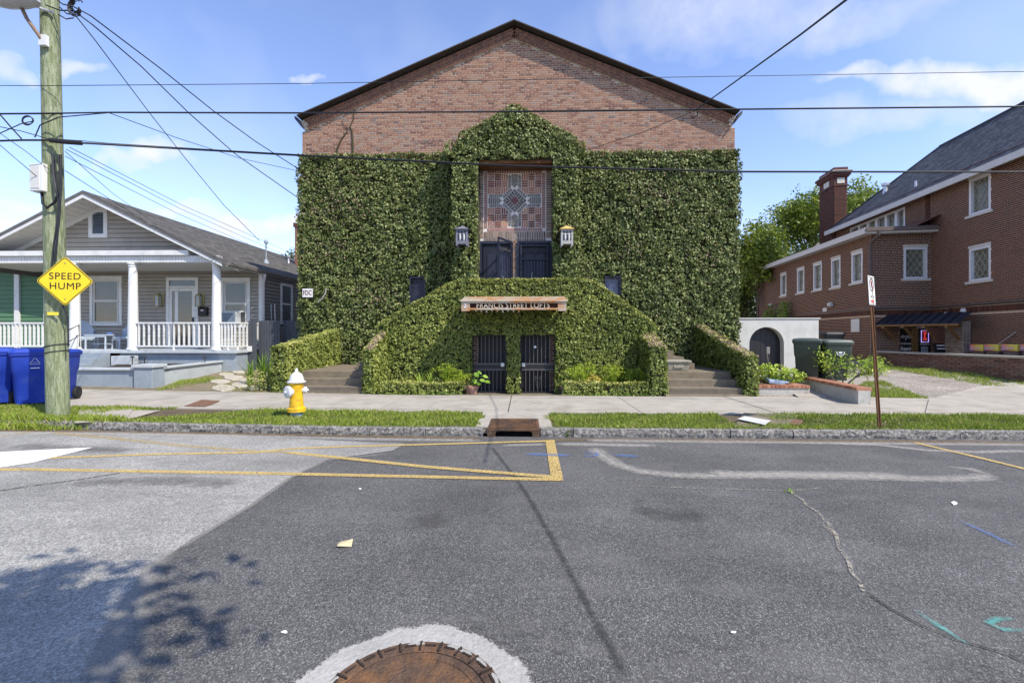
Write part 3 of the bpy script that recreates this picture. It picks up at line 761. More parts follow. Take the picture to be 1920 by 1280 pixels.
# corbelled brick courses under the roof edge, stepping outwards
mb = MB()
for sgn in (-1, 1):
    xe = xtl + .12 if sgn < 0 else xtr - .12
    Lr = abs(XC - xe) / cx_; d = Vector(((xe - XC), 0, -slope * abs(xe - XC))).normalized(); nrm = Vector((-d.z * (1 if d.x > 0 else -1) * sgn, 0, abs(d.x)))
    nrm = Vector((sgn * slope * cx_, 0, cx_))
    for row in range(3):
        off = BAND - .045 - row * .098; out = .065 + .022 * row; s = (.05 if row % 2 else 0.0)
        while s < Lr - .05:
            c = Vector((XC, YB, ZA)) + d * (s + .05) - nrm * off
            w = R.random()
            mb.obox((c.x, YB - out / 2 + .02, c.z), d * .044, (0, (out + .04) / 2 + .02, 0), nrm * .042, .25 * w + .05)  # only dark brick tones: the roof edge's shade put into the colour
            s += .098
mb.build('corbel_bricks', m_brick, hall, kind='stuff')
b = MB()
for sgn, xe in ((-1, xtl), (1, xtr)):
    d = Vector((xe - XC, 0, -slope * abs(xe - XC))); L = d.length; d.normalize(); nrm = Vector((sgn * slope * cx_, 0, cx_))
    for row in range(3):
        out = .055 + .022 * row; c = Vector((XC, YB - out / 2, ZA)) + d * L / 2 - nrm * (BAND - .045 - row * .098)
        b.obox(c, d * L / 2, (0, out / 2, 0), nrm * .049)
b.build('corbel_mortar', m_mortar, hall)
b = MB()
for sgn, xe in ((-1, xtl + .02), (1, xtr - .02)):
    P = [Vector((XC, 0, ZA)), Vector((xe, 0, zroof(xe))), Vector((xe, 0, zroof(xe) + .035)), Vector((XC, 0, ZA + .035))]
    if sgn > 0: P = P[::-1]
    b.prism([(p.x, YB - .34, p.z) for p in P], (0, 22.8, 0))
roof = b.build('roof', m_shing, hall)
for xe in (xtl, xtr):
    s = -1 if xe < XC else 1; b = MB()
    b.prism([(xe - s * .02, YB - .26, zroof(xe) - .02), (xe + s * .09, YB - .26, zroof(xe) + .06), (xe + s * .08, YB - .26, zroof(xe) - .04), (xe - s * .13, YB - .26, zroof(xe) - .30)], (0, 22, 0)); b.build('gutter', m_navy, roof)
# portal that frames the upper doors
YP = 13.32; PO = XY(895, YP), XY(1037, YP)
pz_open = ZY(960, 298, YP)
po = [(848, 540), (848, 292), (838, 278), (840, 262), (866, 248), (900, 233), (935, 213), (964, 194), (1000, 215), (1040, 237), (1075, 253), (1091, 263), (1092, 280), (1085, 292), (1085, 540)]
pol = [(XY(u, YP), ZY(u, v, YP)) for u, v in po]
def interp(pts, x): return float(np.interp(x, [p[0] for p in pts], [p[1] for p in pts]))
ptop = pol[1:-1]
b = MB(); xsP = sorted(set([pol[0][0]] + [p[0] for p in ptop] + [PO[0], PO[1], pol[-1][0]]))
tops = sorted(ptop, key=lambda p: p[0])
YPi = YP + .16
for x0, x1 in zip(xsP[:-1], xsP[1:]):
    if x1 - x0 < .02: continue
    zb = pz_open + .03 if (x0 >= PO[0] - .001 and x1 <= PO[1] + .001) else .5
    if x0 < pol[1][0] - .001 or x1 > pol[-2][0] + .001: zb = ZY(845, 292, YP)
    b.prism([(x0, YPi, zb), (x1, YPi, zb), (x1, YPi, interp(tops, x1) - .12), (x0, YPi, interp(tops, x0) - .12)], (0, YB - YPi, 0))
b.build('portal', m_mat, hall)
m_soff = M('portal_soffit', (.16, .075, .03), .85, .3, 6)
b = MB(); b.box(PO[0] + .02, PO[1] - .02, YPi + .02, YB - .03, pz_open - .06, pz_open + .03); b.build('portal_soffit', m_soff, hall)

# brick panel with a cross pattern above the doors
S_ = 60.2
pan = Vector((XY(965, YB), YB, ZY(965, 376.5, YB)))
m_pg = M('brick_grey', None, .8, .15, 30, .1, 120, ramp=[(.15, .105, .078), (.235, .17, .125), (.31, .225, .165)])
m_pm = M('brick_mauve', None, .8, .15, 30, .1, 120, ramp=[(.29, .145, .115), (.37, .19, .145), (.33, .19, .17)])
m_pr = M('brick_maroon', None, .8, .15, 30, .1, 120, ramp=[(.15, .06, .043), (.25, .10, .065), (.40, .18, .11), (.45, .25, .16)])
m_ps = M('brick_slate', None, .75, .15, 30, .1, 120, ramp=[(.095, .085, .075), (.15, .14, .125), (.19, .18, .17)])
m_pmort = M('panel_mortar', (.74, .68, .63), .95, .1, 10)
pieces = []
def pc(poly, kind, t): pieces.append((poly, kind, t))
def rect(x0, x1, z0, z1, kind, t): pc([(x0, z0), (x1, z0), (x1, z1), (x0, z1)], kind, t)
def clip(poly, a, b, c):                                          # keep a*x + b*z <= c
    out = []
    for i in range(len(poly)):
        p, q = poly[i], poly[(i + 1) % len(poly)]; fp, fq = a * p[0] + b * p[1] - c, a * q[0] + b * q[1] - c
        if fp <= 0: out.append(p)
        if fp * fq < 0:
            t = fp / (fp - fq); out.append((p[0] + (q[0] - p[0]) * t, p[1] + (q[1] - p[1]) * t))
    return out
def area(p): return .5 * abs(sum(p[i][0] * p[(i + 1) % len(p)][1] - p[(i + 1) % len(p)][0] * p[i][1] for i in range(len(p))))
c_ = .2095; H = 4 * c_; J = .017
half = lambda: R.random()
for ix in range(8):
    for iz in range(8):
        x0, z0 = -H + ix * c_, -H + iz * c_
        if ix in (3, 4) or iz in (3, 4): continue
        corner = ix in (0, 7) and iz in (0, 7)
        horiz = (ix + iz + (1 if ix > 3 else 0) + (1 if iz > 3 else 0)) % 2 == 1
        if corner:
            sx = 1 if ix == 0 else -1; sz = 1 if iz == 0 else -1
            cx0, cz0 = x0 + c_ / 2, z0 + c_ / 2
            for k in range(3):
                q = [(x0 + J, z0 + J + k * c_ / 3), (x0 + c_ - J / 2, z0 + J + k * c_ / 3), (x0 + c_ - J / 2, z0 + (k + 1) * c_ / 3), (x0 + J, z0 + (k + 1) * c_ / 3)]
                for sg in (1, -1):
                    w = clip(q, sg * sx, -sg * sz, sg * (sx * cx0 - sz * cz0) - .009)
                    if len(w) > 2: pc(w, 'm', half())
            continue
        tt = R.choice((.1, .35, .75, .95)) if (2 <= ix <= 5 or 2 <= iz <= 5 or (ix in (1, 6) and iz in (1, 6))) else R.choice((.0, .15, .3))
        for k in range(3):
            a0, a1 = k * c_ / 3 + J / 2, (k + 1) * c_ / 3 - J / 2
            q = [(x0 + J / 2, z0 + a0), (x0 + c_ - J / 2, z0 + a0), (x0 + c_ - J / 2, z0 + a1), (x0 + J / 2, z0 + a1)] if horiz else [(x0 + a0, z0 + J / 2), (x0 + a1, z0 + J / 2), (x0 + a1, z0 + c_ - J / 2), (x0 + a0, z0 + c_ - J / 2)]
            sx, sz = (1 if x0 + c_ / 2 > 0 else -1), (1 if z0 + c_ / 2 > 0 else -1)
            w = clip(q, -sx, -sz, -.375 * math.sqrt(2) - .008)
            if len(w) > 2 and area(w) > .001: pc(w, 'r', tt + R.uniform(-.05, .05))
def rotp(p, k):
    for _ in range(k): p = (-p[1], p[0])
    return p
for k in range(4):
    y = .34
    n = 8; y1 = H - .02
    for i in range(n):                                            # arm: long bricks in the middle, short ones beside
        za, zb = .33 + (y1 - .33) * i / n + J / 2, .33 + (y1 - .33) * (i + 1) / n - J / 2
        q = [(-.098, za), (.098, za), (.098, zb), (-.098, zb)]
        w = q
        for sx in (1, -1): w = clip(w, -sx, -1, -.275 * math.sqrt(2) - .008) if len(w) > 2 else w
        if len(w) > 2 and area(w) > .001: pc([rotp(p, k) for p in w], 's', .3 + .4 * half())
        for sx in (1, -1):
            q = [(sx * .112, za), (sx * .200, za), (sx * .200, zb), (sx * .112, zb)]
            w = clip(q, -sx, -1, -.375 * math.sqrt(2) - .008)
            if len(w) > 2 and area(w) > .0008 and i < n - 1: pc([rotp(p, k) for p in w], 's', .4 + .6 * half())
            if i == n - 1:
                cc = (sx * .156, y1 - .045); pc([rotp((cc[0] + .03 * math.cos(a) * 1.2, cc[1] + .03 * math.sin(a) * 1.2), k) for a in (0, 1.57, 3.14, 4.71)], 's', .9)
    r2 = math.sqrt(.5)
    for i in range(6):                                            # ring of bricks round the diamond
        ya, yb = -.255 + .085 * i + J / 2, -.255 + .085 * (i + 1) - J / 2
        q = [(.112, ya), (.262, ya), (.262, yb), (.112, yb)]
        w = clip(clip(q, -1, 1, -.007), -1, -1, -.007) if q else q
        if len(w) > 2 and area(w) > .0012: pc([rotp(((p[0] - p[1]) * r2, (p[0] + p[1]) * r2), k) for p in w], 's', .1 + .3 * half())
    for i in range(5):
        ya, yb = -.19 + .076 * i + J / 2, -.19 + .076 * (i + 1) - J / 2
        q = [(.282, ya), (.36, ya), (.36, yb), (.282, yb)]
        pc([rotp(((p[0] - p[1]) * r2, (p[0] + p[1]) * r2), k) for p in q], 's', .6 + .4 * half())
pc([(.142, 0), (0, .142), (-.142, 0), (0, -.142)], 'd', .35)
wb = .095                                                         # thin border
x_o = H + .012
for k in range(4):
    n = 23
    for i in range(n):
        a0, a1 = -x_o + 2 * x_o * i / n + J / 2, -x_o + 2 * x_o * (i + 1) / n - J / 2
        pc([rotp(p, k) for p in ((a0, x_o), (a1, x_o), (a1, x_o + wb), (a0, x_o + wb))], 'm', half())
x2 = x_o + wb + J
zt, zbm = (ZY(965, 297, YB) - pan.z), (ZY(965, 453, YB) - pan.z)
n = 26
for i in range(n):
    a0, a1 = -x2 + 2 * x2 * i / n + J / 2, -x2 + 2 * x2 * (i + 1) / n - J / 2
    rect(a0, a1, x2, x2 + .195, 'g', half()); rect(a0, a1, x2 + .207, zt, 'g', .6 + .4 * half())
    rect(a0, a1, -x2 - .195, -x2, 'g', half()); rect(a0, a1, zbm, -x2 - .207, 'g', half())
n = 27
for i in range(n):
    a0, a1 = -x2 + 2 * x2 * i / n + J / 2, -x2 + 2 * x2 * (i + 1) / n - J / 2
    rect(-x2 - .2, -x2 - J, a0, a1, 'g', half()); rect(x2 + J, x2 + .2, a0, a1, 'g', half())
for sx in (-1, 1):
    for sz in (-1, 1):
        q = [(sx * (x2 + J), sz * (x2 + J)), (sx * (x2 + .2), sz * (x2 + J)), (sx * (x2 + .2), sz * (x2 + .195)), (sx * (x2 + J), sz * (x2 + .195))]
        for sg in (1, -1):
            w = clip(q, sg * sx, -sg * sz, -.008)
            if len(w) > 2: pc(w, 'g', half())
b = MB(); b.box(PO[0] - .1, PO[1] + .1, YB - .006, YB + .02, pan.z + zbm - .02, pan.z + zt + .1); b.build('panel_bed', m_pmort, hall)
mats = {'g': m_pg, 'm': m_pm, 'r': m_pr, 's': m_ps, 'd': M('tile_maroon', (.16, .055, .06), .6, .12, 12)}
order = sorted(range(len(pieces)), key=lambda i: -area(pieces[i][0]))
big = set(order[:300]); rest = {}
for i, (poly, kd, t) in enumerate(pieces):
    P = [(pan.x + p[0], YB - .006, pan.z + p[1]) for p in poly]
    a2 = sum(poly[j][0] * poly[(j + 1) % len(poly)][1] - poly[(j + 1) % len(poly)][0] * poly[j][1] for j in range(len(poly)))
    if a2 < 0: P = P[::-1]
    tgt = MB() if i in big else rest.setdefault(kd, MB())
    tgt.prism([Vector(p) for p in P], (0, -.014, 0), t)
    if i in big: tgt.build('panel_brick', mats[kd], hall)
for kd, b in rest.items(): b.build('panel_brickwork', mats[kd], hall, kind='stuff')

# upper doorways: pier, doors, gates
zd = ZY(960, 453, YB); zf = 1.95
px0, px1 = XY(961.5, YB), XY(968.5, YB)
b = MB(); b.box(px0, px1, YB - .02, YB + .35, zf, zd); b.build('door_pier', m_mortar, hall)
bk = brick_rows(px0, px1, zf, zd, headers=0, bl=.12, seed=3); lay(bk, ((0, YB - .02, 0), (1, 0, 0), (0, -1, 0)), m_brick, hall, 0, bl=.12)
b = MB(); b.box(PO[0] - .05, PO[1] + .05, YB - .004, YB + .004, zf, zd - .001); b.build('door_recess', m_navy2, hall)
def door(x0, x1):
    d_ = MB(); d_.box(x0, x1, YB - .035, YB - .008, zf, zd - .12); o = d_.build('door', m_navy2, hall, bevel=.004)
    w = x1 - x0
    for (a, c, e, f) in ((.15, .46, .1, .42), (.54, .85, .1, .42), (.15, .46, .48, .95), (.54, .85, .48, .95)):
        q = MB(); q.box(x0 + a * w, x0 + c * w, YB - .05, YB - .034, zf + e * 2.2, zf + f * 2.2); q.build('door_panel', m_navy, o, bevel=.006)
    return o
door(PO[0] + .1, px0 - .12)
door(px1 + .14, PO[1] - .1)
b = MB()
for x0, x1 in ((PO[0] - .01, px0 - .02), (px1 + .02, PO[1] + .01)):
    b.box(x0, x0 + .07, YB - .09, YB - .03, zf, zd); b.box(x1 - .07, x1, YB - .09, YB - .03, zf, zd); b.box(x0 + .07, x1 - .07, YB - .09, YB - .03, zd - .08, zd)
b.build('door_frame', m_navy, hall)
def scroll(c, r, turns, sx, n=22):
    return [(c[0] + sx * (r * (1 - i / n * .85)) * math.cos(turns * 2 * math.pi * i / n), 0, c[1] + (r * (1 - i / n * .85)) * math.sin(turns * 2 * math.pi * i / n)) for i in range(n + 1)]
def gate(w, h, label, loc, rz, bars, mat, top=True, mid=None, group=None):
    t = thing('security_gate', label, 'gate', loc, rz, group)
    b = MB(); b.box(0, .05, -.02, .02, 0, h); b.box(w - .05, w, -.02, .02, 0, h); b.box(.05, w - .05, -.02, .02, h - .05, h); b.box(.05, w - .05, -.02, .02, 0, .05)
    b.build('frame', mat, t, local=True)
    zt_ = h - .42 if top else h - .05
    if top: b = MB(); b.box(.05, w - .05, -.018, .018, zt_ - .05, zt_); b.build('rail', mat, t, local=True)
    segs = [(.05, zt_ - (.05 if top else 0))]
    if mid:
        segs = [(.05, mid[0]), (mid[1], zt_)]
        b = MB(); b.box(.05, w - .05, -.018, .018, mid[0] - .02, mid[0] + .02); b.box(.05, w - .05, -.018, .018, mid[1] - .02, mid[1] + .02); b.build('rail', m_barm, t, local=True)
        b = MB(); b.box(.05, w - .05, -.006, .006, mid[0] + .02, mid[1] - .02); b.build('lock_plate', m_blackm, t, local=True)
    for i in range(bars):
        x = .05 + (w - .1) * (i + 1) / (bars + 1)
        for (a, c) in segs:
            b = MB(); b.box(x - .009, x + .009, -.009, .009, a, c); b.build('bar', m_barm if mid else m_navyb, t, local=True)
    return t
gw = (PO[1] - px1) - .1
gR = gate(gw - .12, zd - zf - .12, 'closed navy iron gate in the right upper doorway', (px1 + .12, YB - .12, zf), 0, 7, m_navy)
gL = gate(gw - .2, zd - zf - .02, 'navy iron gate swung open in the left upper doorway', (px0 - .04, YB - .14, zf), math.radians(180 + 62), 6, m_navy)
for gt, w in ((gR, gw - .12), (gL, gw - .2)):
    b = MB(); zc = zd - zf - .12 - .23
    for k in range(4):
        x = .13 + (w - .26) * k / 3
        b.tube([(p[0], p[1], p[2]) for p in scroll((x, zc), .07, 1.4, 1 if k % 2 else -1)], .010, 6)
    b.build('scrollwork', m_barm, gt, local=True, smooth=40)
    b = MB(); b.tube([(w * .42, -.02, 1.5), (w * .40, -.02, 1.2), (w * .48, -.02, 1.0), (w * .56, -.02, .75), (w * .52, -.02, .5)], .008, 6); b.tube([(w * .48, -.02, 1.0), (w * .62, -.02, 1.35)], .008, 6)
    b.build('scrollwork', m_steel, gt, local=True, smooth=40)

# little windows either side
for (u0, u1, v0, v1, gl) in ((767, 798, 518, 565, False), (1134, 1165, 517, 560, True)):
    x0, x1, z0, z1 = XY(u0, 13.95), XY(u1, 13.95), ZY(u0, v1, 13.95) - .5, ZY(u0, v0, 13.95)
    b = MB(); b.box(x0, x0 + .05, 13.98, YB - .01, z0, z1); b.box(x1 - .05, x1, 13.98, YB - .01, z0, z1); b.box(x0 + .05, x1 - .05, 13.98, YB - .01, z1 - .06, z1); b.box(x0 + .05, x1 - .05, 13.98, YB - .01, z0, z0 + .06)
    win = b.build('window', m_navy, hall)
    m_g = M('leaded_glass' if gl else 'dark_panel', (.05, .06, .12) if gl else (.016, .018, .035), .12 if gl else .5, .2, 9, bump=.9 if gl else 0, bscale=24, spec=.8 if gl else .4)
    b = MB(); b.box(x0 + .05, x1 - .05, YB - .075, YB - .058, z0 + .06, z1 - .06); b.build('pane', m_g, win)

# ------------------------------------------------ entrance stair block (parapet, wings, steps)
YM = 11.8
mo = [(706, 612), (722, 600), (760, 578), (800, 556), (838, 533), (862, 525), (960, 523.5), (1085, 523), (1110, 527), (1150, 551), (1190, 580), (1215, 598), (1232, 616)]
mol = [(XY(u, YM), ZY(u, v, YM)) for u, v in mo]
G = [XY(u, YM) for u in (882, 950, 974, 1043)]; zg = ZY(960, 628, YM)
def ztopM(x): return interp(mol, x)
b = MB(); xsM = sorted([p[0] for p in mol] + G)
for x0, x1 in zip(xsM[:-1], xsM[1:]):
    ing = any(G[i] - .001 <= x0 and x1 <= G[i + 1] + .001 for i in (0, 2))
    z0 = zg if ing else -.1
    b.prism([(x0, YM + .12, z0), (x1, YM + .12, z0), (x1, YM + .12, ztopM(x1) - .06), (x0, YM + .12, ztopM(x0) - .06)], (0, .3, 0))
b.build('stair_parapet', m_mat, hall)
b = MB(); b.box(mol[0][0], mol[-1][0], YM + .42, YM + .5, 1.75, 1.95); b.box(mol[4][0] - .3, mol[9][0], YM + .5, YB - .05, 1.75, 1.95)
b.build('landing', m_conc2, hall)
for s, xe in ((-1, mol[4][0] - .3), (1, mol[9][0])):
    b = MB()
    for k in range(8):
        z = .62 + 1.33 * k / 8; xa = xe + s * (8 - k) * .28
        b.box(min(xa, xa - s * .28), max(xa, xa - s * .28), YM + .45, YB - .1, .1, z + .16)
    b.build('stair_flight', m_conc2, hall)
# cellar doorways
b = MB()
for i in (0, 2):
    b.box(G[i] - .02, G[i + 1] + .02, YM + .62, YM + .66, -.1, zg + .03); b.box(G[i] - .02, G[i + 1] + .02, YM + .42, YM + .62, zg, zg + .03)
b.build('cellar_door', m_blackm, hall)
for i, sx in ((0, 0), (2, 1)):
    x = G[i] + .06 if sx == 0 else G[i + 1] - .06
    bb = MB(); bb.box(x - .09, x + .09, YM + .40, YM + .618, -.1, zg - .001); bb.build('jamb', m_mortar_c, hall)
    bk = brick_rows(x - .09, x + .09, 0.0, zg, headers=0, bl=.18, seed=8); lay(bk, ((0, YM + .40, 0), (1, 0, 0), (0, -1, 0)), m_brick_c, hall, 0, bl=.18)
for i, lab in ((0, 'black barred gate in the left cellar doorway beside the flower pot'), (2, 'black barred gate in the right cellar doorway')):
    w = G[i + 1] - G[i]; h = zg + .02
    gt = gate(w - .02, h, lab, (G[i] + .01, YM + .22, 0.0), 0, 7, m_blackm, False, (.62, .77))
    lx = w - .12 if i == 0 else .10
    b = MB(); b.box(lx - .05, lx + .04, -.05, -.01, .70, .80); b.build('lock_box', m_steel, gt, local=True, bevel=.006)
    if i == 2:
        b = MB()
        for s in (-1, 1): b.tube([(w / 2 + s * .02, 0, .12)] + [(w / 2 + s * (.02 + .05 * q), -.012, .12 + .28 * q) for q in (.5, 1)] + [(w / 2 + s * (.07 + .03 * math.cos(a)), -.012, .41 + .03 * math.sin(a)) for a in np.linspace(-.5, 4.5, 9)], .006, 6)
        b.build('scrollwork', m_barm, gt, local=True, smooth=40)
        b = MB(); b.lathe([(.022, -.02), (.034, -.02), (.034, -.03), (.022, -.03)], (w * .42, 0, 1.22), 16, 'y'); b.build('knocker', m_steel, gt, local=True)
b = MB(); b.box(mol[0][0] + .2, mol[-1][0] - .2, 10.62, YM + .64, -.14, .0); b.build('cellar_floor', m_conc2, hall)
b = MB(); b.box(G[0] - .3, G[3] + .3, 10.60, 10.74, -.1, SW + .012); b.build('door_sill', m_conc2, hall)
# wing walls beside the steps and flank walls at the ends
def sloped(x0, x1, y0, y1, z0, zf_, zb_):
    b = MB(); b.add([(x0, y0, z0), (x1, y0, z0), (x1, y1, z0), (x0, y1, z0), (x0, y0, zf_), (x1, y0, zf_), (x1, y1, zb_), (x0, y1, zb_)], [(0, 3, 2, 1), (0, 1, 5, 4), (1, 2, 6, 5), (2, 3, 7, 6), (3, 0, 4, 7), (4, 5, 6, 7)]); return b
YF = 10.74
walls = []
for (nm, u0, u1, y1, vf, ub, vb) in (('wing_wall', 681, 698, YM + .12, 657, 712, 620), ('wing_wall', 1221, 1250, YM + .12, 651, 1210, 622), ('flank_wall', 508, 535, 13.95, 651, 632, 617), ('flank_wall', 1399, 1421, 13.95, 668, 1312, 608)):
    x0, x1 = XY(u0, YF), XY(u1, YF); zf_, zb_ = ZY(u1, vf, YF), ZY(ub, vb, y1 - .1)
    walls.append((nm, x0, x1, y1, zf_, zb_))
    sloped(x0 + .05, x1 - .05, YF + .06, y1, 0, zf_ - .06, zb_ - .06).build(nm, m_mat, hall)
# steps
for (x0, x1, lab) in ((walls[2][2], walls[0][1] + .05, 'worn concrete entrance steps on the left of the ivy parapet'), (walls[1][2] - .05, walls[3][1], 'worn concrete entrance steps on the right of the ivy parapet')):
    st = thing('entrance_steps', lab, 'steps', ((x0 + x1) / 2, 11, 0))
    for k in range(3):
        b = MB(); y0 = 10.84 + .33 * k; z1 = SW + .165 * (k + 1)
        b.box(x0, x1, y0, (y0 + .345) if k < 2 else 14.0, .0 if k == 0 else z1 - .19, z1); b.build('step' if k < 2 else 'landing', m_conc2, st, bevel=.012)
    b = MB(); b.box(x0, x1, 10.62, 10.845, 0, SW + .02); b.build('threshold', m_conc2, st, bevel=.008)
# sign canopy
sx0, sx1 = XY(865, 10.92), XY(1062, 10.92); zs0, zs1, zs2 = ZY(960, 583, 10.92), ZY(960, 565, 10.92), ZY(960, 556, YM)
m_rsign = M('rusted_sign', (.42, .37, .30), .6, .15, 6, .1, 50, metal=.25, stain=(.42, .18, .055), stain_scale=2.6, stain_amt=.95, stain_lo=.42, stain_hi=.6)
m_rsd = M('sign_recess', (.055, .022, .012), .8, .3, 12)
m_let = M('sign_letters', (.55, .47, .36), .6, .2, 9, stain=(.45, .22, .08), stain_scale=8, stain_amt=.6)
can = thing('sign_canopy', 'rusty steel canopy sign with cut-out lettering over the cellar doors', 'sign', ((sx0 + sx1) / 2, YM, zs0))
b = MB(); b.prism([(sx0 - .03, 10.88, zs1 - .004), (sx0 - .03, YM + .1, zs2), (sx0 - .03, YM + .1, zs2 + .02), (sx0 - .03, 10.88, zs1 + .016)][::-1], (sx1 - sx0 + .06, 0, 0)); b.build('roof_sheet', m_rsign, can)
b = MB(); h = zs1 - zs0; lx0, lx1 = XY(881, 10.92), XY(1046, 10.92)
b.box(sx0, lx0, 10.92, 10.95, zs0, zs1 - .004); b.box(lx1, sx1, 10.92, 10.95, zs0, zs1 - .004); b.box(lx0, lx1, 10.92, 10.95, zs1 - .045, zs1 - .004); b.box(lx0, lx1, 10.92, 10.95, zs0 + .03, zs0 + .075)
b.build('front_plate', m_rsign, can)
b = MB(); b.box(sx0, sx0 + .02, 10.95, YM + .1, zs0, zs1 - .01); b.box(sx1 - .02, sx1, 10.95, YM + .1, zs0, zs1 - .01); b.build('side_plate', m_rsign, can)
b = MB(); b.box(lx0 - .02, lx1 + .02, 11.02, 11.04, zs0 + .04, zs1 - .03); b.build('recess', m_rsd, can)
zc = (zs1 - .045 + zs0 + .075) / 2 
text('FRANCIS STREET LOFTS', .185, ((lx0 + lx1) / 2 - .02, 10.935, zc), (math.pi / 2, 0, 0), m_let, can, ext=.012, xs=.84, spacing=1.08)
text('2', .15, (XY(872, 10.91), 10.915, (zs0 + zs1) / 2 + .01), (math.pi / 2, 0, 0), M('numeral_white', (.75, .76, .8), .5, 0), can, ext=.006)
for i in range(4):
    b = MB(); x = sx0 + .3 + (sx1 - sx0 - .6) * i / 3; b.bar((x, 10.96, zs1 - .03), (x, YM + .1, zs2 - .03), .03, .05); b.build('rafter', m_rsd, can)
b = MB()
for k in range(9): b.box(lx0 + .12 + .13 * k, lx0 + .16 + .13 * k, 10.97, 11.0, zs0 - .01 - .012 * (k % 3), zs0 + .035)
b.build('letter_scrap', m_rsign, can)

# ------------------------------------------------ ivy
def mwall(x, y):
    X = XL - .05 + x; Z = y
    k = ~((X > mol[3][0]) & (X < mol[-4][0]) & (Z < 1.9)) & (X < XR + .14)
    k &= ~((X > pol[1][0] + .25) & (X < pol[-2][0] - .25) & (Z < pol[7][1] - .6))
    for (u0, u1, v0, v1) in ((767, 798, 516, 640), (1134, 1165, 515, 640), (566, 587, 540, 558)):
        k &= ~((X > XY(u0, 13.95) - .0) & (X < XY(u1, 13.95)) & (Z > ZY(u0, v1, 13.95)) & (Z < ZY(u0, v0, 13.95)))
    return k
iv = Leaves(); Wd = XR - XL + .10
iv.patch((XL - .05, YB - .04, 0), (1, 0, 0), (0, 0, 1), Wd, ZI, (0, -1, 0), 1350, .074, .20, mwall, (.0, .95), .03)
iv.patch((XL - .05, YB - .25, ZI - .06), (1, 0, 0), (0, 1, 0), Wd, .3, (0, -.3, .9), 1100, .062, .08, lambda x, y: (XL + x < pol[1][0]) | (XL + x > pol[-2][0]), (.3, .95), .03)
iv.patch((XL + .02, YB - .22, .1), (0, 1, 0), (0, 0, 1), 1.2, ZI - .1, (-1, 0, 0), 600, .065, .09, None, (.2, .8))
iv.patch((XR - .02, YB - .22, .1), (0, 1, 0), (0, 0, 1), 1.2, ZI - .1, (1, 0, 0), 700, .065, .10, None, (.3, .9))
def mdry(x, y):
    X = XL + x; d_ = np.zeros(len(x))
    for (u, v, r) in ((640, 385, 1.1), (610, 470, .7), (700, 560, .6), (1230, 360, .8), (1320, 480, .5), (1180, 470, .5), (590, 330, .5)):
        q = pY(u, v, 13.9); d_ = np.maximum(d_, np.exp(-(((X - q.x) / r) ** 2 + ((y - q.z) / (r * .6)) ** 2)))
    return (rng.random(len(x)) < .02 + .5 * d_) & mwall(x, y)
ivd = Leaves(); ivd.patch((XL - .05, YB - .08, 0), (1, 0, 0), (0, 0, 1), Wd, ZI, (0, -1, 0), 420, .055, .20, mdry, (.0, .8), .03)
o = iv.build('ivy', m_ivy, kind='stuff', label='dense dark green ivy covering the front wall of the brick hall', cat='ivy')
b = MB(); z0w = ZI - .08
b.box(XL - .03, pol[1][0] + .1, YB - .05, YB - .002, 0, z0w); b.box(pol[-2][0] - .1, XR + .03, YB - .05, YB - .002, 0, z0w)
b.box(pol[1][0] + .1, PO[0] - .02, YB - .05, YB - .002, 0, z0w); b.box(PO[1] + .02, pol[-2][0] - .1, YB - .05, YB - .002, 0, z0w)
b.build('stem_mat', m_mat, o); ivd.build('dry_leaves', m_dry, o, kind='stuff')
# a few bare climbing stems on the brick
for pts in ([(629, 291), (634, 275), (640, 262), (650, 248), (652, 240), (645, 236), (641, 225)], [(662, 295), (661, 262), (660, 246), (656, 238), (662, 225), (664, 205)]):
    b = MB(); b.tube([pY(u, v, YB - .03) for u, v in pts], [.03, .026, .022, .018, .014, .01, .007][:len(pts)], 6); b.build('vine_stem', m_mat, o, smooth=60)
b = MB(); b.tube([pY(u, v, YB - .3) for u, v in [(596, 566), (604, 560), (610, 550), (612, 540)]], .02, 6); b.build('vine_stem', M('bare_stem', (.4, .37, .33), .9, .2, 20), o, smooth=60)

ip = Leaves()
def mport(x, y):
    X = pol[2][0] - .1 + x; Z = 1.9 + y
    t = np.interp(X, [p[0] for p in tops], [p[1] for p in tops])
    k = Z < t; k &= ~((X > PO[0]) & (X < PO[1]) & (Z < pz_open + .03)); k &= ~(((X < pol[1][0]) | (X > pol[-2][0])) & (Z < ZY(845, 290, YP)))
    for (u0, u1) in ((855, 883), (1041, 1074)): k &= ~((X > XY(u0, YP)) & (X < XY(u1, YP)) & (Z > ZY(u0, 466, YP)) & (Z < ZY(u0, 425, YP)) & (rng.random(len(X)) < .88))
    return k
ip.patch((pol[2][0] - .1, YP + .14, 1.9), (1, 0, 0), (0, 0, 1), pol[-3][0] - pol[2][0] + .2, 6.9, (0, -1, 0), 1500, .074, .17, mport, (.05, .98), .025)
for (pa, pb) in zip(tops[:-1], tops[1:]):
    d = Vector((pb[0] - pa[0], 0, pb[1] - pa[1])); L = d.length; d.normalize()
    n_ = Vector((-d.z, 0, d.x))
    if n_.z < 0: n_ = -n_
    ip.patch((pa[0], YP + .0, pa[1] - .04), d, (0, 1, 0), L, .85, n_, 1100, .064, .10, None, (.35, 1.0), .02)
ip.patch((PO[0] - .12, YP + .02, 1.9), (0, 1, 0), (0, 0, 1), .75, pz_open - 1.9, (1, 0, 0), 850, .08, .10, None, (.45, 1.0), .015)  # lighter leaf tones paint sunlight on this inner face
ip.patch((PO[1] + .12, YP + .02, 1.9), (0, 1, 0), (0, 0, 1), .22, pz_open - 1.9, (-1, 0, 0), 700, .08, .10, None, (.2, .7), .015)  # darker leaf tones paint shade on the face turned from the sun
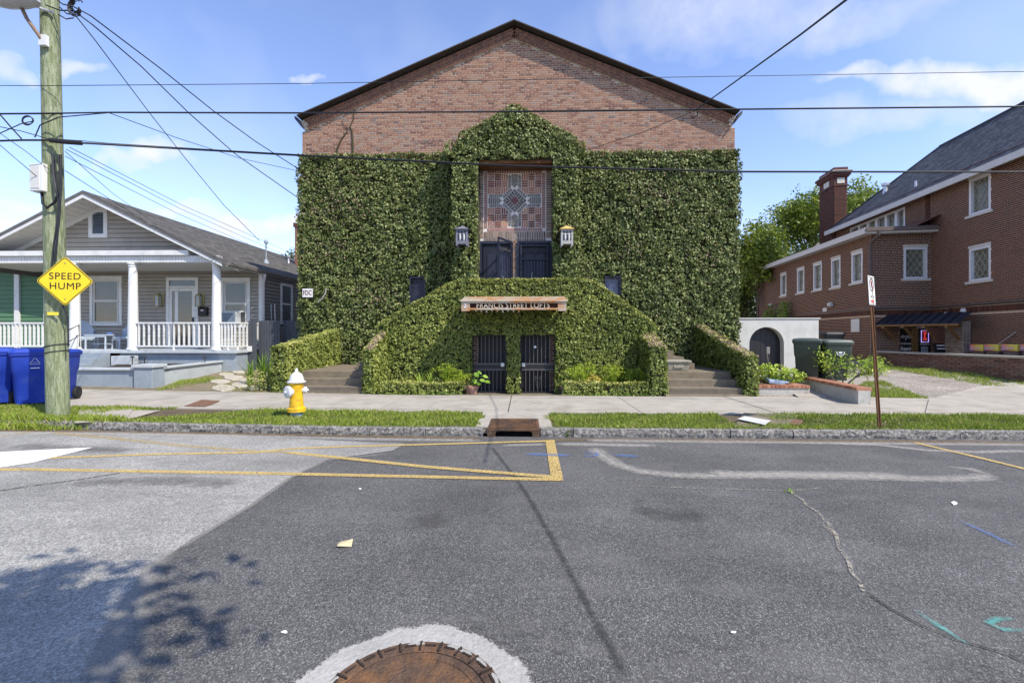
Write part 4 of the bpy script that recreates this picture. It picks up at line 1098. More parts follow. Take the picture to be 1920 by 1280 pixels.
ip.patch((pol[-2][0] - .06, YP + .02, 1.9), (0, 1, 0), (0, 0, 1), .8, 4.2, (1, 0, 0), 700, .085, .12, None, (.35, 1.0), .02)  # sunny outer face, its light put into the leaf tones
ip.patch((pol[1][0] + .06, YP + .02, 1.9), (0, 1, 0), (0, 0, 1), .8, 4.2, (-1, 0, 0), 600, .085, .12, None, (.1, .6), .02)  # leaf tones darkened to paint the shaded outer face
ip.build('ivy', m_ivy, kind='stuff', label='ivy-clad gabled portal framing the patterned brick panel', cat='ivy')

im = Leaves()
def mmass(x, y):
    X = mol[0][0] + x; Z = y
    k = Z < np.interp(X, [p[0] for p in mol], [p[1] for p in mol])
    for i in (0, 2): k &= ~((X > G[i] + .01) & (X < G[i + 1] - .01) & (Z < zg - .01))
    return k
im.patch((mol[0][0], YM + .12, .02), (1, 0, 0), (0, 0, 1), mol[-1][0] - mol[0][0], 3.1, (0, -1, 0), 2300, .056, .12, mmass, (.05, .86), .015, clump=.2)
for (pa, pb) in zip(mol[:-1], mol[1:]):
    d = Vector((pb[0] - pa[0], 0, pb[1] - pa[1])); L = d.length; d.normalize(); n_ = Vector((-d.z, 0, d.x))
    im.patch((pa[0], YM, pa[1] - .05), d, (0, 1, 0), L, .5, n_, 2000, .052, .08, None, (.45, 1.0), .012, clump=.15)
for xx, s in ((G[1], 1), (G[2], -1), (G[0], 1), (G[3], -1)):
    im.patch((xx, YM + .02, .02), (0, 1, 0), (0, 0, 1), .2, zg, (s, 0, 0) if xx in (G[1], G[2]) else (s, 0, 0), 700, .055, .03, None, (.1, .6), .005)
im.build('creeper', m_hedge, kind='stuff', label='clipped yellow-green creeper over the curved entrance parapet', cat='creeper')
labs = ['clipped creeper over the low wing wall left of the cellar doors', 'clipped creeper over the low wing wall right of the cellar doors', 'tall sloping creeper-clad flank wall left of the left steps', 'tall sloping creeper-clad flank wall right of the right steps']
for (nm, x0, x1, y1, zf_, zb_), lab in zip(walls, labs):
    iw = Leaves(); L = y1 - YF; sl = (zb_ - zf_) / L; W = x1 - x0
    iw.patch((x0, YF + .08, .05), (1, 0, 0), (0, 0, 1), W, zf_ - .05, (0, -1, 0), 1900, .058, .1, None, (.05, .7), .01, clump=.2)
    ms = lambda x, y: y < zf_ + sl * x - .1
    iw.patch((x1 - .07, YF, .1), (0, 1, 0), (0, 0, 1), L, max(zf_, zb_), (1, 0, 0), 1700, .06, .1, ms, (.25, .85), .015, clump=.2)  # sun-facing side, light painted in by paler leaf tones
    iw.patch((x0 + .07, YF, .1), (0, 1, 0), (0, 0, 1), L, max(zf_, zb_), (-1, 0, 0), 1500, .06, .1, ms, (.05, .65), .015, clump=.2)  # side away from the sun, shade painted in by darker leaf tones
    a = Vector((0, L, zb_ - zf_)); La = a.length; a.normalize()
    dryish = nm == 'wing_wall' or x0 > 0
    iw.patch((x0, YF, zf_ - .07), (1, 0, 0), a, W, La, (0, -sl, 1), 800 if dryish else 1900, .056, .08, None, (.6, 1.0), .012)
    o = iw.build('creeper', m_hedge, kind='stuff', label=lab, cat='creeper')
    if dryish:
        idr = Leaves(); idr.patch((x0, YF, zf_ - .05), (1, 0, 0), a, W, La, (0, -sl, 1), 1500, .05, .06, None, (.1, 1.0), .012)
        idr.build('clipped_stems', m_dry, o, kind='stuff')
# low clipped borders in front of the parapet
for (u0, u1, u2, lab) in ((716, 868, 722, 'low clipped border hedge in front of the left half of the parapet'), (1056, 1216, 1056, 'low clipped border hedge in front of the right half of the parapet')):
    x0, x1 = XY(u0, 10.8), XY(u1, 10.8); z1 = ZY(u0, 717, 10.8)
    ib = Leaves()
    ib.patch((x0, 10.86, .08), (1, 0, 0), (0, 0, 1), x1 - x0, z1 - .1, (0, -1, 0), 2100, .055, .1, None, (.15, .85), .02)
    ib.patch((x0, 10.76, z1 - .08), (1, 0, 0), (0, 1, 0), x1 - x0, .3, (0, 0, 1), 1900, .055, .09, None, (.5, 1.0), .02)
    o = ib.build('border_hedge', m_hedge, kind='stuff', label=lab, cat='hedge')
    b = MB(); b.box(x0 + .03, x1 - .03, 10.84, 11.02, .02, z1 - .06); b.build('stem_mat', m_mat, o)
    b = MB(); b.box(x0 - .02, x1 + .04, 11.02, YM + .1, -.02, .22); b.build('soil', m_soil, o)
    i2 = Leaves(); i2.patch((x0, 10.8, SW), (1, 0, 0), (0, -1, 0), x1 - x0, .14, (0, 0, 1), 600, .045, .03, None, (.3, .9), .0); i2.build('creeping_shoots', m_weed, o, kind='stuff')
# ---------------------------------------------------------------- yards beside the hall
def yl(x, y): return gz(x) + SW - .01 + .045 * min(max(y - 10.6, 0), 4.5)
def yr(x, y): return SW - .01 + .095 * min(max(y - 10.75, 0), 3.4)
m_yard = M('yard_earth', (.19, .155, .10), .95, .3, 4, .25, 60, .5, 30)
m_gravel = asphalt('gravel_drive', (.16, .135, .11), (.29, .255, .215), (.48, .45, .40), 60, patch=(.42, .385, .34))
sheet('left_yard', [-40, -20, -14, -12, -10, -8.5, -5.0], [10.6, 11.5, 12.5, 13.5, 15.1, 22, 60], yl, m_yard, kind='structure')
sheet('driveway', [4.6, 6, 8, 10, 13, 18, 26, 60], [10.6, 10.75, 11.5, 12.5, 13.5, 14.2, 20, 60], yr, m_gravel, kind='structure')

# ---------------------------------------------------------------- grey porch house on the left
m_sid = M('siding_taupe', (.325, .295, .25), .6, .1, 3, .06, 60, stain=(.24, .21, .17), stain_scale=1.2, stain_amt=.5)
m_sidd = M('siding_side_shade', (.20, .185, .165), .6, .08, 3)  # darker copy of the siding, the hall's shade painted into the side wall
m_lap_shade = M('siding_lap_shade', (.055, .05, .045), .8, .1, 3)  # dark backing between boards, painted for the shadow line under each lap
m_white = M('white_paint', (.64, .64, .62), .5, .06, 4, stain=(.46, .45, .41), stain_scale=2.5, stain_amt=.55)
m_whites = M('white_vinyl', (.55, .54, .51), .5, .06, 4)
m_greyp = M('porch_grey', (.25, .29, .33), .6, .12, 5, .08, 70, .2, 40)
m_greyl = M('porch_grey_light', (.42, .45, .47), .6, .12, 5, .08, 70, .2, 40)
m_roof = M('asphalt_shingle', None, .92, .15, 5, .3, 80, ramp=[(.065, .062, .058), (.105, .098, .09), (.145, .135, .125)])
m_roofd = M('roof_deck', (.11, .105, .10), .9, .2, 5)
m_glass = M('window_glass', (.045, .052, .055), .06, .3, 3, spec=.9)
m_blind = M('blinds', (.14, .18, .22), .5, .2, 6)
m_fence = M('fence_grey', (.060, .066, .078), .7, .2, 6, .2, 60, stretch=(6, 6, .6))
m_mulch = M('mulch', (.035, .025, .018), .95, .4, 20, bump=1, bscale=50)
m_beam = M('beam_white', (.62, .62, .60), .5, .06, 4, stain=(.45, .44, .41), stain_scale=1.8, stain_amt=.5)
YH, YW_, YG, YR = 14.2, 16.1, 14.85, 13.95
hx0, hxr = XY(-110, YR), XY(416, YR); HXC = XY(155, YR); hza, hze = ZY(155, 357, YR), ZY(415, 487, YR)
house = thing('porch_house', 'single-storey taupe clapboard house with a white columned porch', 'house', (HXC, YW_, .2))
hs = (hza - hze) / (hxr - HXC)
hxl = 2 * HXC - hxr
zh = lambda x: hza - hs * abs(x - HXC)
zfl = ZY(405, 656, YH)                                            # porch floor
xw0, xw1 = XY(143, YW_), XY(491, YW_)
def boards(x0, x1, z0, z1, y, nrm_y=-1, clipf=None, mat=m_sid, parent=None, holes=(), h=.115, axis='x', xfix=0.0):
    z = z0
    while z < z1 - .01:
        zt_ = min(z + h, z1) - .014; segs = [(x0, x1)]
        for (a, c, e, f) in holes:
            if z + h * .5 > e and z + h * .5 < f: segs = [s for (p, q) in segs for s in ((p, min(q, a)), (max(p, c), q)) if s[1] - s[0] > .04]
        for (p, q) in segs:
            if clipf:
                pb, qb = clipf(z, p, q); pt, qt = clipf(zt_, p, q)
                if qb - pb < .05: continue
                if qt < pt: pt = qt = (pb + qb) / 2
            else: pb = pt = p; qb = qt = q
            b = MB()
            if axis == 'x': b.add([(pb, y - .034, z), (qb, y - .034, z), (qt, y - .005, zt_), (pt, y - .005, zt_), (pb, y, z), (qb, y, z), (qt, y, zt_), (pt, y, zt_)], [(0, 1, 2, 3), (0, 4, 5, 1), (4, 7, 6, 5), (1, 5, 6, 2), (0, 3, 7, 4), (3, 2, 6, 7)])
            else: b.add([(xfix + .034, p, z), (xfix + .034, q, z), (xfix + .005, q, zt_), (xfix + .005, p, zt_), (xfix, p, z), (xfix, q, z), (xfix, q, zt_), (xfix, p, zt_)], [(0, 1, 2, 3), (0, 4, 5, 1), (4, 7, 6, 5), (1, 5, 6, 2), (0, 3, 7, 4), (3, 2, 6, 7)])
            b.build('clapboard', mat, parent)
        z = zt_ + .014
def R4(u0, u1, v0, v1, Y): return XY(u0, Y), XY(u1, Y), ZY((u0 + u1) / 2, v1, Y), ZY((u0 + u1) / 2, v0, Y)
wins = [R4(170, 230, 519, 609, YW_), R4(415, 470, 522, 612, YW_), R4(313, 373, 520, 656, YW_)]
zc_ = ZY(405, 494, YH)                                            # porch ceiling
b = MB(); b.box(xw0, xw1, YW_, 27.5, .2, zc_ - .05); b.build('wall', m_lap_shade, house)
boards(xw0, xw1 - .1, zfl, zc_ + .05, YW_, parent=house, holes=wins, h=.128)
# side wall facing the hall
sw = (XY(516, 17.2), )
boards(YW_ + .02, 27.4, .7, zc_ + .1, 0, parent=house, axis='x' if False else 'y', xfix=xw1, mat=m_sidd, h=.13, holes=[(17.35, 18.15, ZY(527, 612, 17.7), ZY(527, 532, 17.7))])
b = MB(); z0, z1 = ZY(527, 608, 17.7), ZY(527, 532, 17.7)
b.box(xw1 - .01, xw1 + .05, 17.3, 17.4, z0, z1); b.box(xw1 - .01, xw1 + .05, 18.1, 18.2, z0, z1); b.box(xw1 - .01, xw1 + .05, 17.4, 18.1, z1 - .1, z1); b.box(xw1 - .01, xw1 + .05, 17.4, 18.1, z0, z0 + .08); b.box(xw1, xw1 + .03, 17.4, 18.1, (z0 + z1) / 2 - .03, (z0 + z1) / 2 + .03)
sw_ = b.build('window', m_white, house); b = MB(); b.box(xw1 - .02, xw1 + .012, 17.4, 18.1, z0 + .08, z1 - .1); b.build('pane', m_glass, sw_)
b = MB(); b.box(xw1 - .1, xw1 + .03, YW_ - .03, YW_ + .05, .7, zc_ + .05); b.build('corner_board', m_white, house)
# front windows and door
def sash_window(r, inner, parent, ac=False):
    x0, x1, z0, z1 = r; b = MB(); y = YW_
    c = .105
    b.box(x0, x0 + c, y - .05, y + .02, z0, z1); b.box(x1 - c, x1, y - .05, y + .02, z0, z1); b.box(x0 + c, x1 - c, y - .05, y + .02, z1 - c, z1); b.box(x0 - .04, x1 + .04, y - .08, y + .02, z0 - .03, z0 + .06); b.box(x0 - .03, x1 + .03, y - .06, y + .02, z1, z1 + .03)
    w = b.build('window', m_white, parent, bevel=.004)
    ix0, ix1, iz0, iz1 = x0 + c + .03, x1 - c - .03, z0 + .09, z1 - c - .03; zm = (iz0 + iz1) / 2 + (.02 if not ac else -.02)
    b = MB()
    for (p, q, yy) in ((iz0, zm, y - .02), (zm, iz1, y - .006)):
        b.box(ix0, ix0 + .045, yy - .02, yy, p, q); b.box(ix1 - .045, ix1, yy - .02, yy, p, q); b.box(ix0 + .045, ix1 - .045, yy - .02, yy, p, p + .04); b.box(ix0 + .045, ix1 - .045, yy - .02, yy, q - .04, q)
    b.box(x0 + c, ix0, y - .02, y - .001, z0 + .06, z1 - c); b.box(ix1, x1 - c, y - .02, y - .001, z0 + .06, z1 - c); b.box(ix0, ix1, y - .02, y - .001, iz1, z1 - c); b.box(ix0, ix1, y - .03, y - .001, z0 + .06, iz0)
    b.build('sash', m_whites, w)
    for (p, q) in ((iz0 + .04, zm - .04), (zm + .04, iz1 - .04)):
        b = MB(); b.box(ix0 + .045, ix1 - .045, y - .016, y - .010, p, q); b.build('pane', m_glass, w)
    return (ix0, ix1, iz0, zm)
sash_window(wins[0], None, house)
acr = sash_window(wins[1], None, house, True)
ac = thing('air_conditioner', 'boxy window air conditioner in the right porch window', 'air conditioner', (acr[0] + .3, YW_, acr[2]))
b = MB(); b.box(acr[0] + .05, acr[1] - .2, YW_ - .30, YW_ - .03, acr[2] + .02, acr[2] + .42); b.build('case', m_greyl, ac, bevel=.01)
b = MB(); b.box(acr[0] + .08, acr[1] - .24, YW_ - .312, YW_ - .30, acr[2] + .05, acr[2] + .38); b.build('grille', m_blind, ac)
b = MB(); b.box(acr[0] + .03, acr[1] - .03, YW_ - .05, YW_ - .025, acr[2] + .43, acr[2] + .47); b.build('top_bar', m_white, ac)
x0, x1, z0, z1 = wins[2]; c = .11
b = MB(); b.box(x0, x0 + c, YW_ - .05, YW_ + .02, z0, z1); b.box(x1 - c, x1, YW_ - .05, YW_ + .02, z0, z1); b.box(x0 + c, x1 - c, YW_ - .05, YW_ + .02, z1 - c, z1); zt_ = ZY(340, 538, YW_); b.box(x0 + c, x1 - c, YW_ - .05, YW_, zt_ - .04, zt_ + .03)
dfr = b.build('door_frame', m_white, house, bevel=.004)
b = MB(); b.box(x0 + c, x1 - c, YW_ - .02, YW_ - .006, zt_ + .03, z1 - c); b.build('transom', m_glass, dfr)
b = MB(); dx0, dx1 = x0 + c + .01, x1 - c - .01
b.box(dx0, dx0 + .1, YW_ - .045, YW_ - .02, z0, zt_ - .05); b.box(dx1 - .1, dx1, YW_ - .045, YW_ - .02, z0, zt_ - .05); b.box(dx0 + .1, dx1 - .1, YW_ - .045, YW_ - .02, zt_ - .15, zt_ - .05); b.box(dx0 + .1, dx1 - .1, YW_ - .045, YW_ - .02, z0, z0 + .18); b.box(dx0 + .1, dx1 - .1, YW_ - .05, YW_ - .02, z0 + .95, z0 + 1.0)
sd = b.build('storm_door', m_white, house)
b = MB(); b.box(dx0 + .1, dx1 - .1, YW_ - .035, YW_ - .028, z0 + .18, zt_ - .15); b.build('pane', m_glass, sd)
m_red = M('front_door', (.14, .05, .045), .5, .2, 6)
b = MB(); b.box(dx0 + .13, dx1 - .13, YW_ - .027, YW_ - .022, z0 + .18, z0 + .93); b.build('inner_panel', m_red, sd)
b = MB(); b.box(dx0 + .2, dx0 + .32, YW_ - .0385, YW_ - .0355, z0 + 1.0, zt_ - .16); b.build('curtain', m_white, sd)
b = MB(); b.box(dx1 - .07, dx1 - .03, YW_ - .085, YW_ - .045, z0 + 1.0, z0 + 1.18); b.build('handle', m_blackm, sd)
# porch lamps, mailbox
m_brass = M('brass_lamp', (.36, .32, .16), .5, .15, 8, metal=.4)
for u, lab in ((301, 'brass porch lantern left of the front door'), (377, 'brass porch lantern right of the front door beside the mailbox')):
    x = XY(u, YW_); z = ZY(u, 574, YW_)
    t = thing('porch_lantern', lab, 'wall lamp', (x, YW_, z))
    b = MB()
    for sx in (-.075, .075):
        for sy in (-.19, -.05): b.box(x + sx - .012, x + sx + .012, YW_ + sy - .012, YW_ + sy + .012, z, z + .36)
    b.box(x - .09, x + .09, YW_ - .21, YW_ - .03, z - .02, z); b.box(x - .09, x + .09, YW_ - .21, YW_ - .03, z + .36, z + .385); b.prism([(x - .07, YW_ - .19, z + .385), (x + .07, YW_ - .19, z + .385), (x + .02, YW_ - .12, z + .46), (x - .02, YW_ - .12, z + .46)], (0, .06, 0)); b.build('cage', m_brass, t)
    b = MB(); b.box(x - .062, x + .062, YW_ - .178, YW_ - .062, z + .002, z + .358); b.build('glass', m_greyl, t)
    b = MB(); b.box(x + .09, x + .16, YW_ - .05, YW_ - .02, z + .05, z + .48); b.build('backplate', m_brass, t)
x, z = XY(384, YW_), ZY(384, 592, YW_)
mbx = thing('mailbox', 'black wall mailbox beside the front door', 'mailbox', (x, YW_, z))
b = MB(); b.prism([(x - .16, YW_ - .14, z), (x - .16, YW_ - .03, z), (x - .16, YW_ - .03, z + .32), (x - .16, YW_ - .14, z + .26)][::-1], (.32, 0, 0)); b.build('box', m_blackm, mbx, bevel=.01)
b = MB(); b.lathe([(.055, -.004), (.055, .0)], (0, 0, 0), 20, 'y'); b.v = [(p[0] + x, p[1] + YW_ - .142, p[2] * .5 + z + .19) for p in b.v]; b.build('badge', m_whites, mbx)
# porch floor, foundation, beam, columns
xp0, xp1 = XY(-60, YH), XY(444, YH)
b = MB(); b.box(xp0, xp1 + .06, YH - .12, YW_ - .03, zfl - .10, zfl); b.build('porch_floor', m_greyl, house, bevel=.01)
b = MB(); b.box(XY(225, YH), xp1, YH, YW_ - .1, .1, zfl - .10); b.build('foundation', m_greyp, house)
bkf = brick_rows(XY(409, YH) + .02, xp1, .3, zfl - .11, headers=0, seed=21)
m_gbr = M('painted_brick', None, .6, .1, 20, ramp=[(.30, .34, .37), (.36, .40, .43)])
lay(bkf, ((0, YH, 0), (1, 0, 0), (0, -1, 0)), m_gbr, house, 90, proud=.006)
zb0, zb1 = ZY(300, 493, YH), ZY(300, 472, YH)
b = MB(); b.box(hxl + .3, XY(407, YH) + .1, YH - .07, YH + .12, zb0, zb1 - .14); bm_ = b.build('porch_beam', m_beam, house)
xx = hxl + .3
b = MB()
while xx < XY(407, YH): b.box(xx, xx + .085, YH - .080, YH - .07, zb0 + .01, zb1 - .15); xx += .095
b.build('beadboard', m_beam, bm_, kind='stuff')
xcap = HXC + (hza - .26 - zb1) / hs
b = MB(); b.box(2 * HXC - xcap, xcap, YH - .16, YG, zb1 - .14, zb1 + .02); b.build('beam_cap', m_beam, house, bevel=.01)
b = MB(); b.box(hxl + .5, HXC + (hza - .24 - zc_) / hs, YH + .12, YW_, zc_ + .02, zc_ + .07); b.build('porch_ceiling', m_whites, house)
def column(u):
    x = XY(u, YH); r = .135; b = MB()
    b.lathe([(r * 1.25, zfl), (r * 1.25, zfl + .05), (r * 1.08, zfl + .07), (r * 1.03, zfl + .9), (r * .86, zb0 - .14), (r * .98, zb0 - .12), (r * .98, zb0 - .09), (r * .88, zb0 - .08), (r * .88, zb0 - .05), (r * 1.15, zb0 - .04), (r * 1.15, zb0)], (x, YH + .03, 0), 28)
    b.build('column', m_white, house, smooth=35); return x
cols = [column(u) for u in (405, 248, 139, -35)]
def railing(xa, xb, y, n, ya=None):
    b = MB(); zt_, zb_ = zfl + .86, zfl + .12
    A, B = (xa, y), (xb, y if ya is None else ya)
    b.bar((A[0], A[1], zt_), (B[0], B[1], zt_), .075, .05); b.bar((A[0], A[1], zb_), (B[0], B[1], zb_), .05, .05)
    rl = b.build('railing', m_white, house)
    for i in range(n):
        f = (i + .5) / n; x, yy = A[0] + (B[0] - A[0]) * f, A[1] + (B[1] - A[1]) * f
        b = MB(); b.box(x - .021, x + .021, yy - .021, yy + .021, zb_ + .025, zt_ - .025); b.build('baluster', m_white, rl)
    b = MB(); xm = (A[0] + B[0]) / 2; b.box(xm - .025, xm + .025, y - .025, y + .025, zfl, zb_ - .025); b.build('rail_foot', m_white, rl)
railing(cols[1] + .14, cols[0] - .14, YH, 15)
railing(cols[0] + .14, xp1, YH, 5)
railing(xp1, xp1, YH + .05, 9, YW_ - .1)
railing(cols[3] + .14, XY(92, YH), YH, 15)
b = MB()
for k in range(4):                                                # porch steps with iron handrail
    b.box(XY(136, YH), XY(213, YH), YH - .12 - .3 * (k + 1), YH - .12 - .3 * k, .15, zfl - .1 - .15 * k)
b.build('porch_steps', m_greyp, house)
b = MB(); b.tube([pY(130, 618, 13.4), pY(148, 609, 14.0), pY(149, 650, 14.0)], .016, 6); b.tube([pY(130, 640, 13.4), pY(149, 628, 14.0)], .012, 6); b.build('handrail', m_blackm, house)
# gable wall with clapboards, vent window, rake boards, soffits
b = MB(); zgb = zb1 + .0
gx = lambda z, p, q: (max(p, HXC - (hza - .10 - z) / hs), min(q, HXC + (hza - .10 - z) / hs))
gl, gr = gx(zgb, -99, 99)
b.prism([(gl, YG, zgb), (gr, YG, zgb), (HXC, YG, hza - .1)], (0, .1, 0)); b.build('gable', m_lap_shade, house)
vw = R4(168, 203, 391, 446, YG)
boards(-99, 99, zgb, hza - .12, YG, clipf=gx, parent=house, holes=[vw], h=.15)
b = MB(); x0, x1, z0, z1 = vw
b.box(x0, x0 + .13, YG - .05, YG, z0, z1); b.box(x1 - .13, x1, YG - .05, YG, z0, z1); b.box(x0 + .13, x1 - .13, YG - .05, YG, z1 - .13, z1); b.box(x0 + .13, x1 - .13, YG - .05, YG, z0, z0 + .13); vwo = b.build('vent_window', m_white, house, bevel=.004)
nb = 12
for k in range(nb):
    za = z0 + .13 + (z1 - z0 - .26) * k / nb; b = MB(); b.add([(x0 + .13, YG - .035, za), (x1 - .13, YG - .035, za), (x1 - .13, YG - .008, za + .045), (x0 + .13, YG - .008, za + .045)], [(0, 1, 2, 3)]); b.build('louvre', m_blind, vwo)
b = MB(); b.box(x0 + .12, x1 - .12, YG - .006, YG - .002, z0 + .12, z1 - .12); b.build('pane', m_glass, vwo)
for s, xe in ((1, hxr), (-1, hxl)):
    P = [(HXC, hza), (xe, zh(xe)), (xe, zh(xe) - .20), (HXC, hza - .20 * 1.12)]
    b = MB(); q = [(p[0], YR, p[1]) for p in P]; b.prism(q if s < 0 else q[::-1], (0, .035, 0)); b.build('rake_board', m_beam, house)
    b = MB(); q = [(p[0], YG - .045, p[1] - .10) for p in P]; q[2] = (xe, YG - .045, zh(xe) - .26); q[3] = (HXC, YG - .045, hza - .27); b.prism(q if s < 0 else q[::-1], (0, .04, 0)); b.build('frieze_board', m_beam, house)
    n = 22
    for k in range(n):                                            # soffit boards under the overhang
        xa, xb = HXC + (xe - HXC) * (k + .04) / n, HXC + (xe - HXC) * (k + .96) / n
        P = [(xa, YR + .036, zh(xa) - .115), (xb, YR + .036, zh(xb) - .115), (xb, YG, zh(xb) - .115), (xa, YG, zh(xa) - .115)]
        b = MB(); b.prism(P if s > 0 else P[::-1], (0, 0, .012)); b.build('soffit_board', m_whites, house)
# roof: deck plus overlapping shingle courses
b = MB()
for s, xe in ((1, hxr + .10), (-1, hxl - .10)):
    P = [(HXC, YR - .02, hza - .1), (xe, YR - .02, zh(xe) - .1), (xe, YR - .02, zh(xe) - .005), (HXC, YR - .02, hza - .005)]
    b.prism(P if s < 0 else P[::-1], (0, 13.6, 0))
rf = b.build('roof', m_roofd, house)
def shingle_roof(eave, ridge_dir, length_dir, rows, L, pitch_len, w, lift, mat, parent, local=False, seed=3, clipf=None):
    """courses of shingles; eave: start point, ridge_dir: unit vector up the slope, length_dir: unit along the eave"""
    r = random.Random(seed); e, u, l = Vector(eave), Vector(ridge_dir), Vector(length_dir); n = u.cross(l)
    if n.z < 0: n = -n
    mb = MB(); h = pitch_len / rows
    for k in range(rows):
        a = -r.random() * w
        while a < L:
            a0, a1 = max(a, 0), min(a + w * .97, L); a += w * r.uniform(.85, 1.15)
            if a1 - a0 < .04: continue
            if clipf:
                lo, hi = clipf(h * k)
                a0, a1 = max(a0, lo), min(a1, hi)
                if a1 - a0 < .03: continue
            s0, s1 = h * k, min(h * (k + 1.35), pitch_len)
            p = [e + l * a0 + u * s0 + n * lift, e + l * a1 + u * s0 + n * lift, e + l * a1 + u * s1 + n * .002, e + l * a0 + u * s1 + n * .002, e + l * a0 + u * s0, e + l * a1 + u * s0]
            mb.add(p, [(0, 1, 2, 3), (4, 5, 1, 0)], min(1, max(0, r.gauss(.5, .25))))
    return mb.build('shingles', mat, parent, local=local, kind='stuff')
ud = Vector((HXC - hxr - .1, 0, hza - zh(hxr + .1))); pl = ud.length; ud.normalize()
shingle_roof((hxr + .10, YR - .02, zh(hxr + .10)), ud, (0, 1, 0), 34, 13.6, pl, .3, .012, m_roof, rf)
b = MB(); xe = hxr + .10
b.prism([(xe - .01, YR + .1, zh(xe) - .12), (xe + .09, YR + .1, zh(xe) - .10), (xe + .12, YR + .1, zh(xe) - .01), (xe + .10, YR + .1, zh(xe) - .01), (xe - .01, YR + .1, zh(xe) - .03)][::-1], (0, 13.3, 0)); b.build('gutter', m_sidd, rf)
b = MB(); b.box(xw1 + .03, xe, YR + .1, 27.4, zh(xe) - .14, zh(xe) - .12); b.build('eave_soffit', m_whites, rf)
b = MB(); yq = YW_ - .05; b.tube([(xe + .05, yq, zh(xe) - .12), (xe + .04, yq, zh(xe) - .22), (xw1 + .10, yq, zh(xe) - .36), (xw1 + .08, yq, zh(xe) - .5), (xw1 + .08, yq, .5)], .05, 8); b.build('downspout', m_whites, house, smooth=40)
b = MB(); mp = pY(499, 482, 18.5); b.tube([(mp.x, mp.y, zh(mp.x) - .1), (mp.x, mp.y, mp.z + .3), (mp.x, mp.y, ZY(499, 455, 18.5))], .032, 8); b.lathe([(.09, 0), (.06, .12), (.02, .16)], (mp.x, mp.y, ZY(499, 456, 18.5)), 10); b.lathe([(.14, 0), (.04, .2)], (mp.x, mp.y, zh(mp.x) - .03), 10); b.build('service_mast', m_greyp, house, smooth=40)
b = MB(); mp2 = pY(541, 490, 23); b.lathe([(.16, -.35), (.05, -.1), (.05, .15), (.10, .2), (.10, .3)], (mp2.x, mp2.y, mp2.z), 10); b.build('roof_vent', m_steel, house, smooth=40)

# wicker furniture on the porch
m_wick = M('white_wicker', (.42, .48, .56), .7, .15, 40, bump=.8, bscale=70)
def wicker_chair(lab, loc, rz):
    t = thing('wicker_chair', lab, 'chair', loc, rz, 'wicker chairs on the porch')
    b = MB(); b.box(-.24, .24, -.26, .22, .34, .42); b.build('seat', m_wick, t, local=True, bevel=.03)
    b = MB()
    prof = [(-.30 + .6 * i / 10) for i in range(11)]
    pts = []
    V = []; Fc = []
    for i in range(13):
        a = math.pi * (i / 12); r = .31
        x, y = -r * math.cos(a), .06 + .22 * math.sin(a); hh = .60 + .36 * math.sin(a) ** 1.4
        for (rr, z) in ((1, .36), (1.06, .6), (1.12, hh), (1.0, hh + .03), (.92, hh), (.9, .6), (.88, .38)): V.append((x * rr, (y - .06) * rr + .06, z))
    for i in range(12):
        for k in range(6): Fc.append((i * 7 + k, (i + 1) * 7 + k, (i + 1) * 7 + k + 1, i * 7 + k + 1))
    b.add(V, Fc); b.build('back_and_arms', m_wick, t, local=True, smooth=50)
    for sx in (-1, 1):
        for y in (-.22, .2): b = MB(); b.tube([(sx * .22, y, .36), (sx * .235, y - .01, .18), (sx * .25, y - .02, 0)], [.03, .022, .028], 8); b.build('leg', m_wick, t, local=True, smooth=50)
    b = MB(); b.prism([(-.22, -.262, .34), (.22, -.262, .34), (.22, -.262, .24), (.1, -.262, .31), (-.1, -.262, .31), (-.22, -.262, .24)][::-1], (0, .02, 0)); b.build('apron', m_wick, t, local=True)
    return t
wicker_chair('white wicker armchair left of the porch table, turned sideways', (XY(157, 15.3), 15.3, zfl), math.radians(60))
wicker_chair('white wicker armchair right of the porch table, beside the column', (XY(233, 15.3), 15.3, zfl), math.radians(-25))
tx0, tx1, ty = XY(170, 15.1), XY(211, 15.1), 15.1
tt = thing('wicker_table', 'low white wicker table between the two porch chairs', 'table', ((tx0 + tx1) / 2, ty, zfl))
b = MB(); b.box(tx0, tx1, ty - .25, ty + .25, zfl + .46, zfl + .50); b.box(tx0 + .03, tx1 - .03, ty - .24, ty - .22, zfl + .40, zfl + .46); b.build('table_top', m_wick, tt)
for x in (tx0 + .04, tx1 - .04):
    for y in (ty - .22, ty + .22): b = MB(); b.tube([(x, y, zfl + .46), (x, y, zfl)], [.022, .028], 8); b.build('leg', m_wick, tt)
b = MB(); b.bar((tx0 + .04, ty, zfl + .17), (tx1 - .04, ty, zfl + .17), .03, .03); b.build('stretcher', m_wick, tt)
b = MB(); b.lathe([(.06, 0), (.09, .05), (.08, .06), (.05, .02)], (XY(206, ty), ty, zfl + .501), 16); b.build('bowl', M('blue_bowl', (.10, .2, .5), .4, .1), label='small blue bowl on the wicker porch table', cat='bowl', smooth=40)

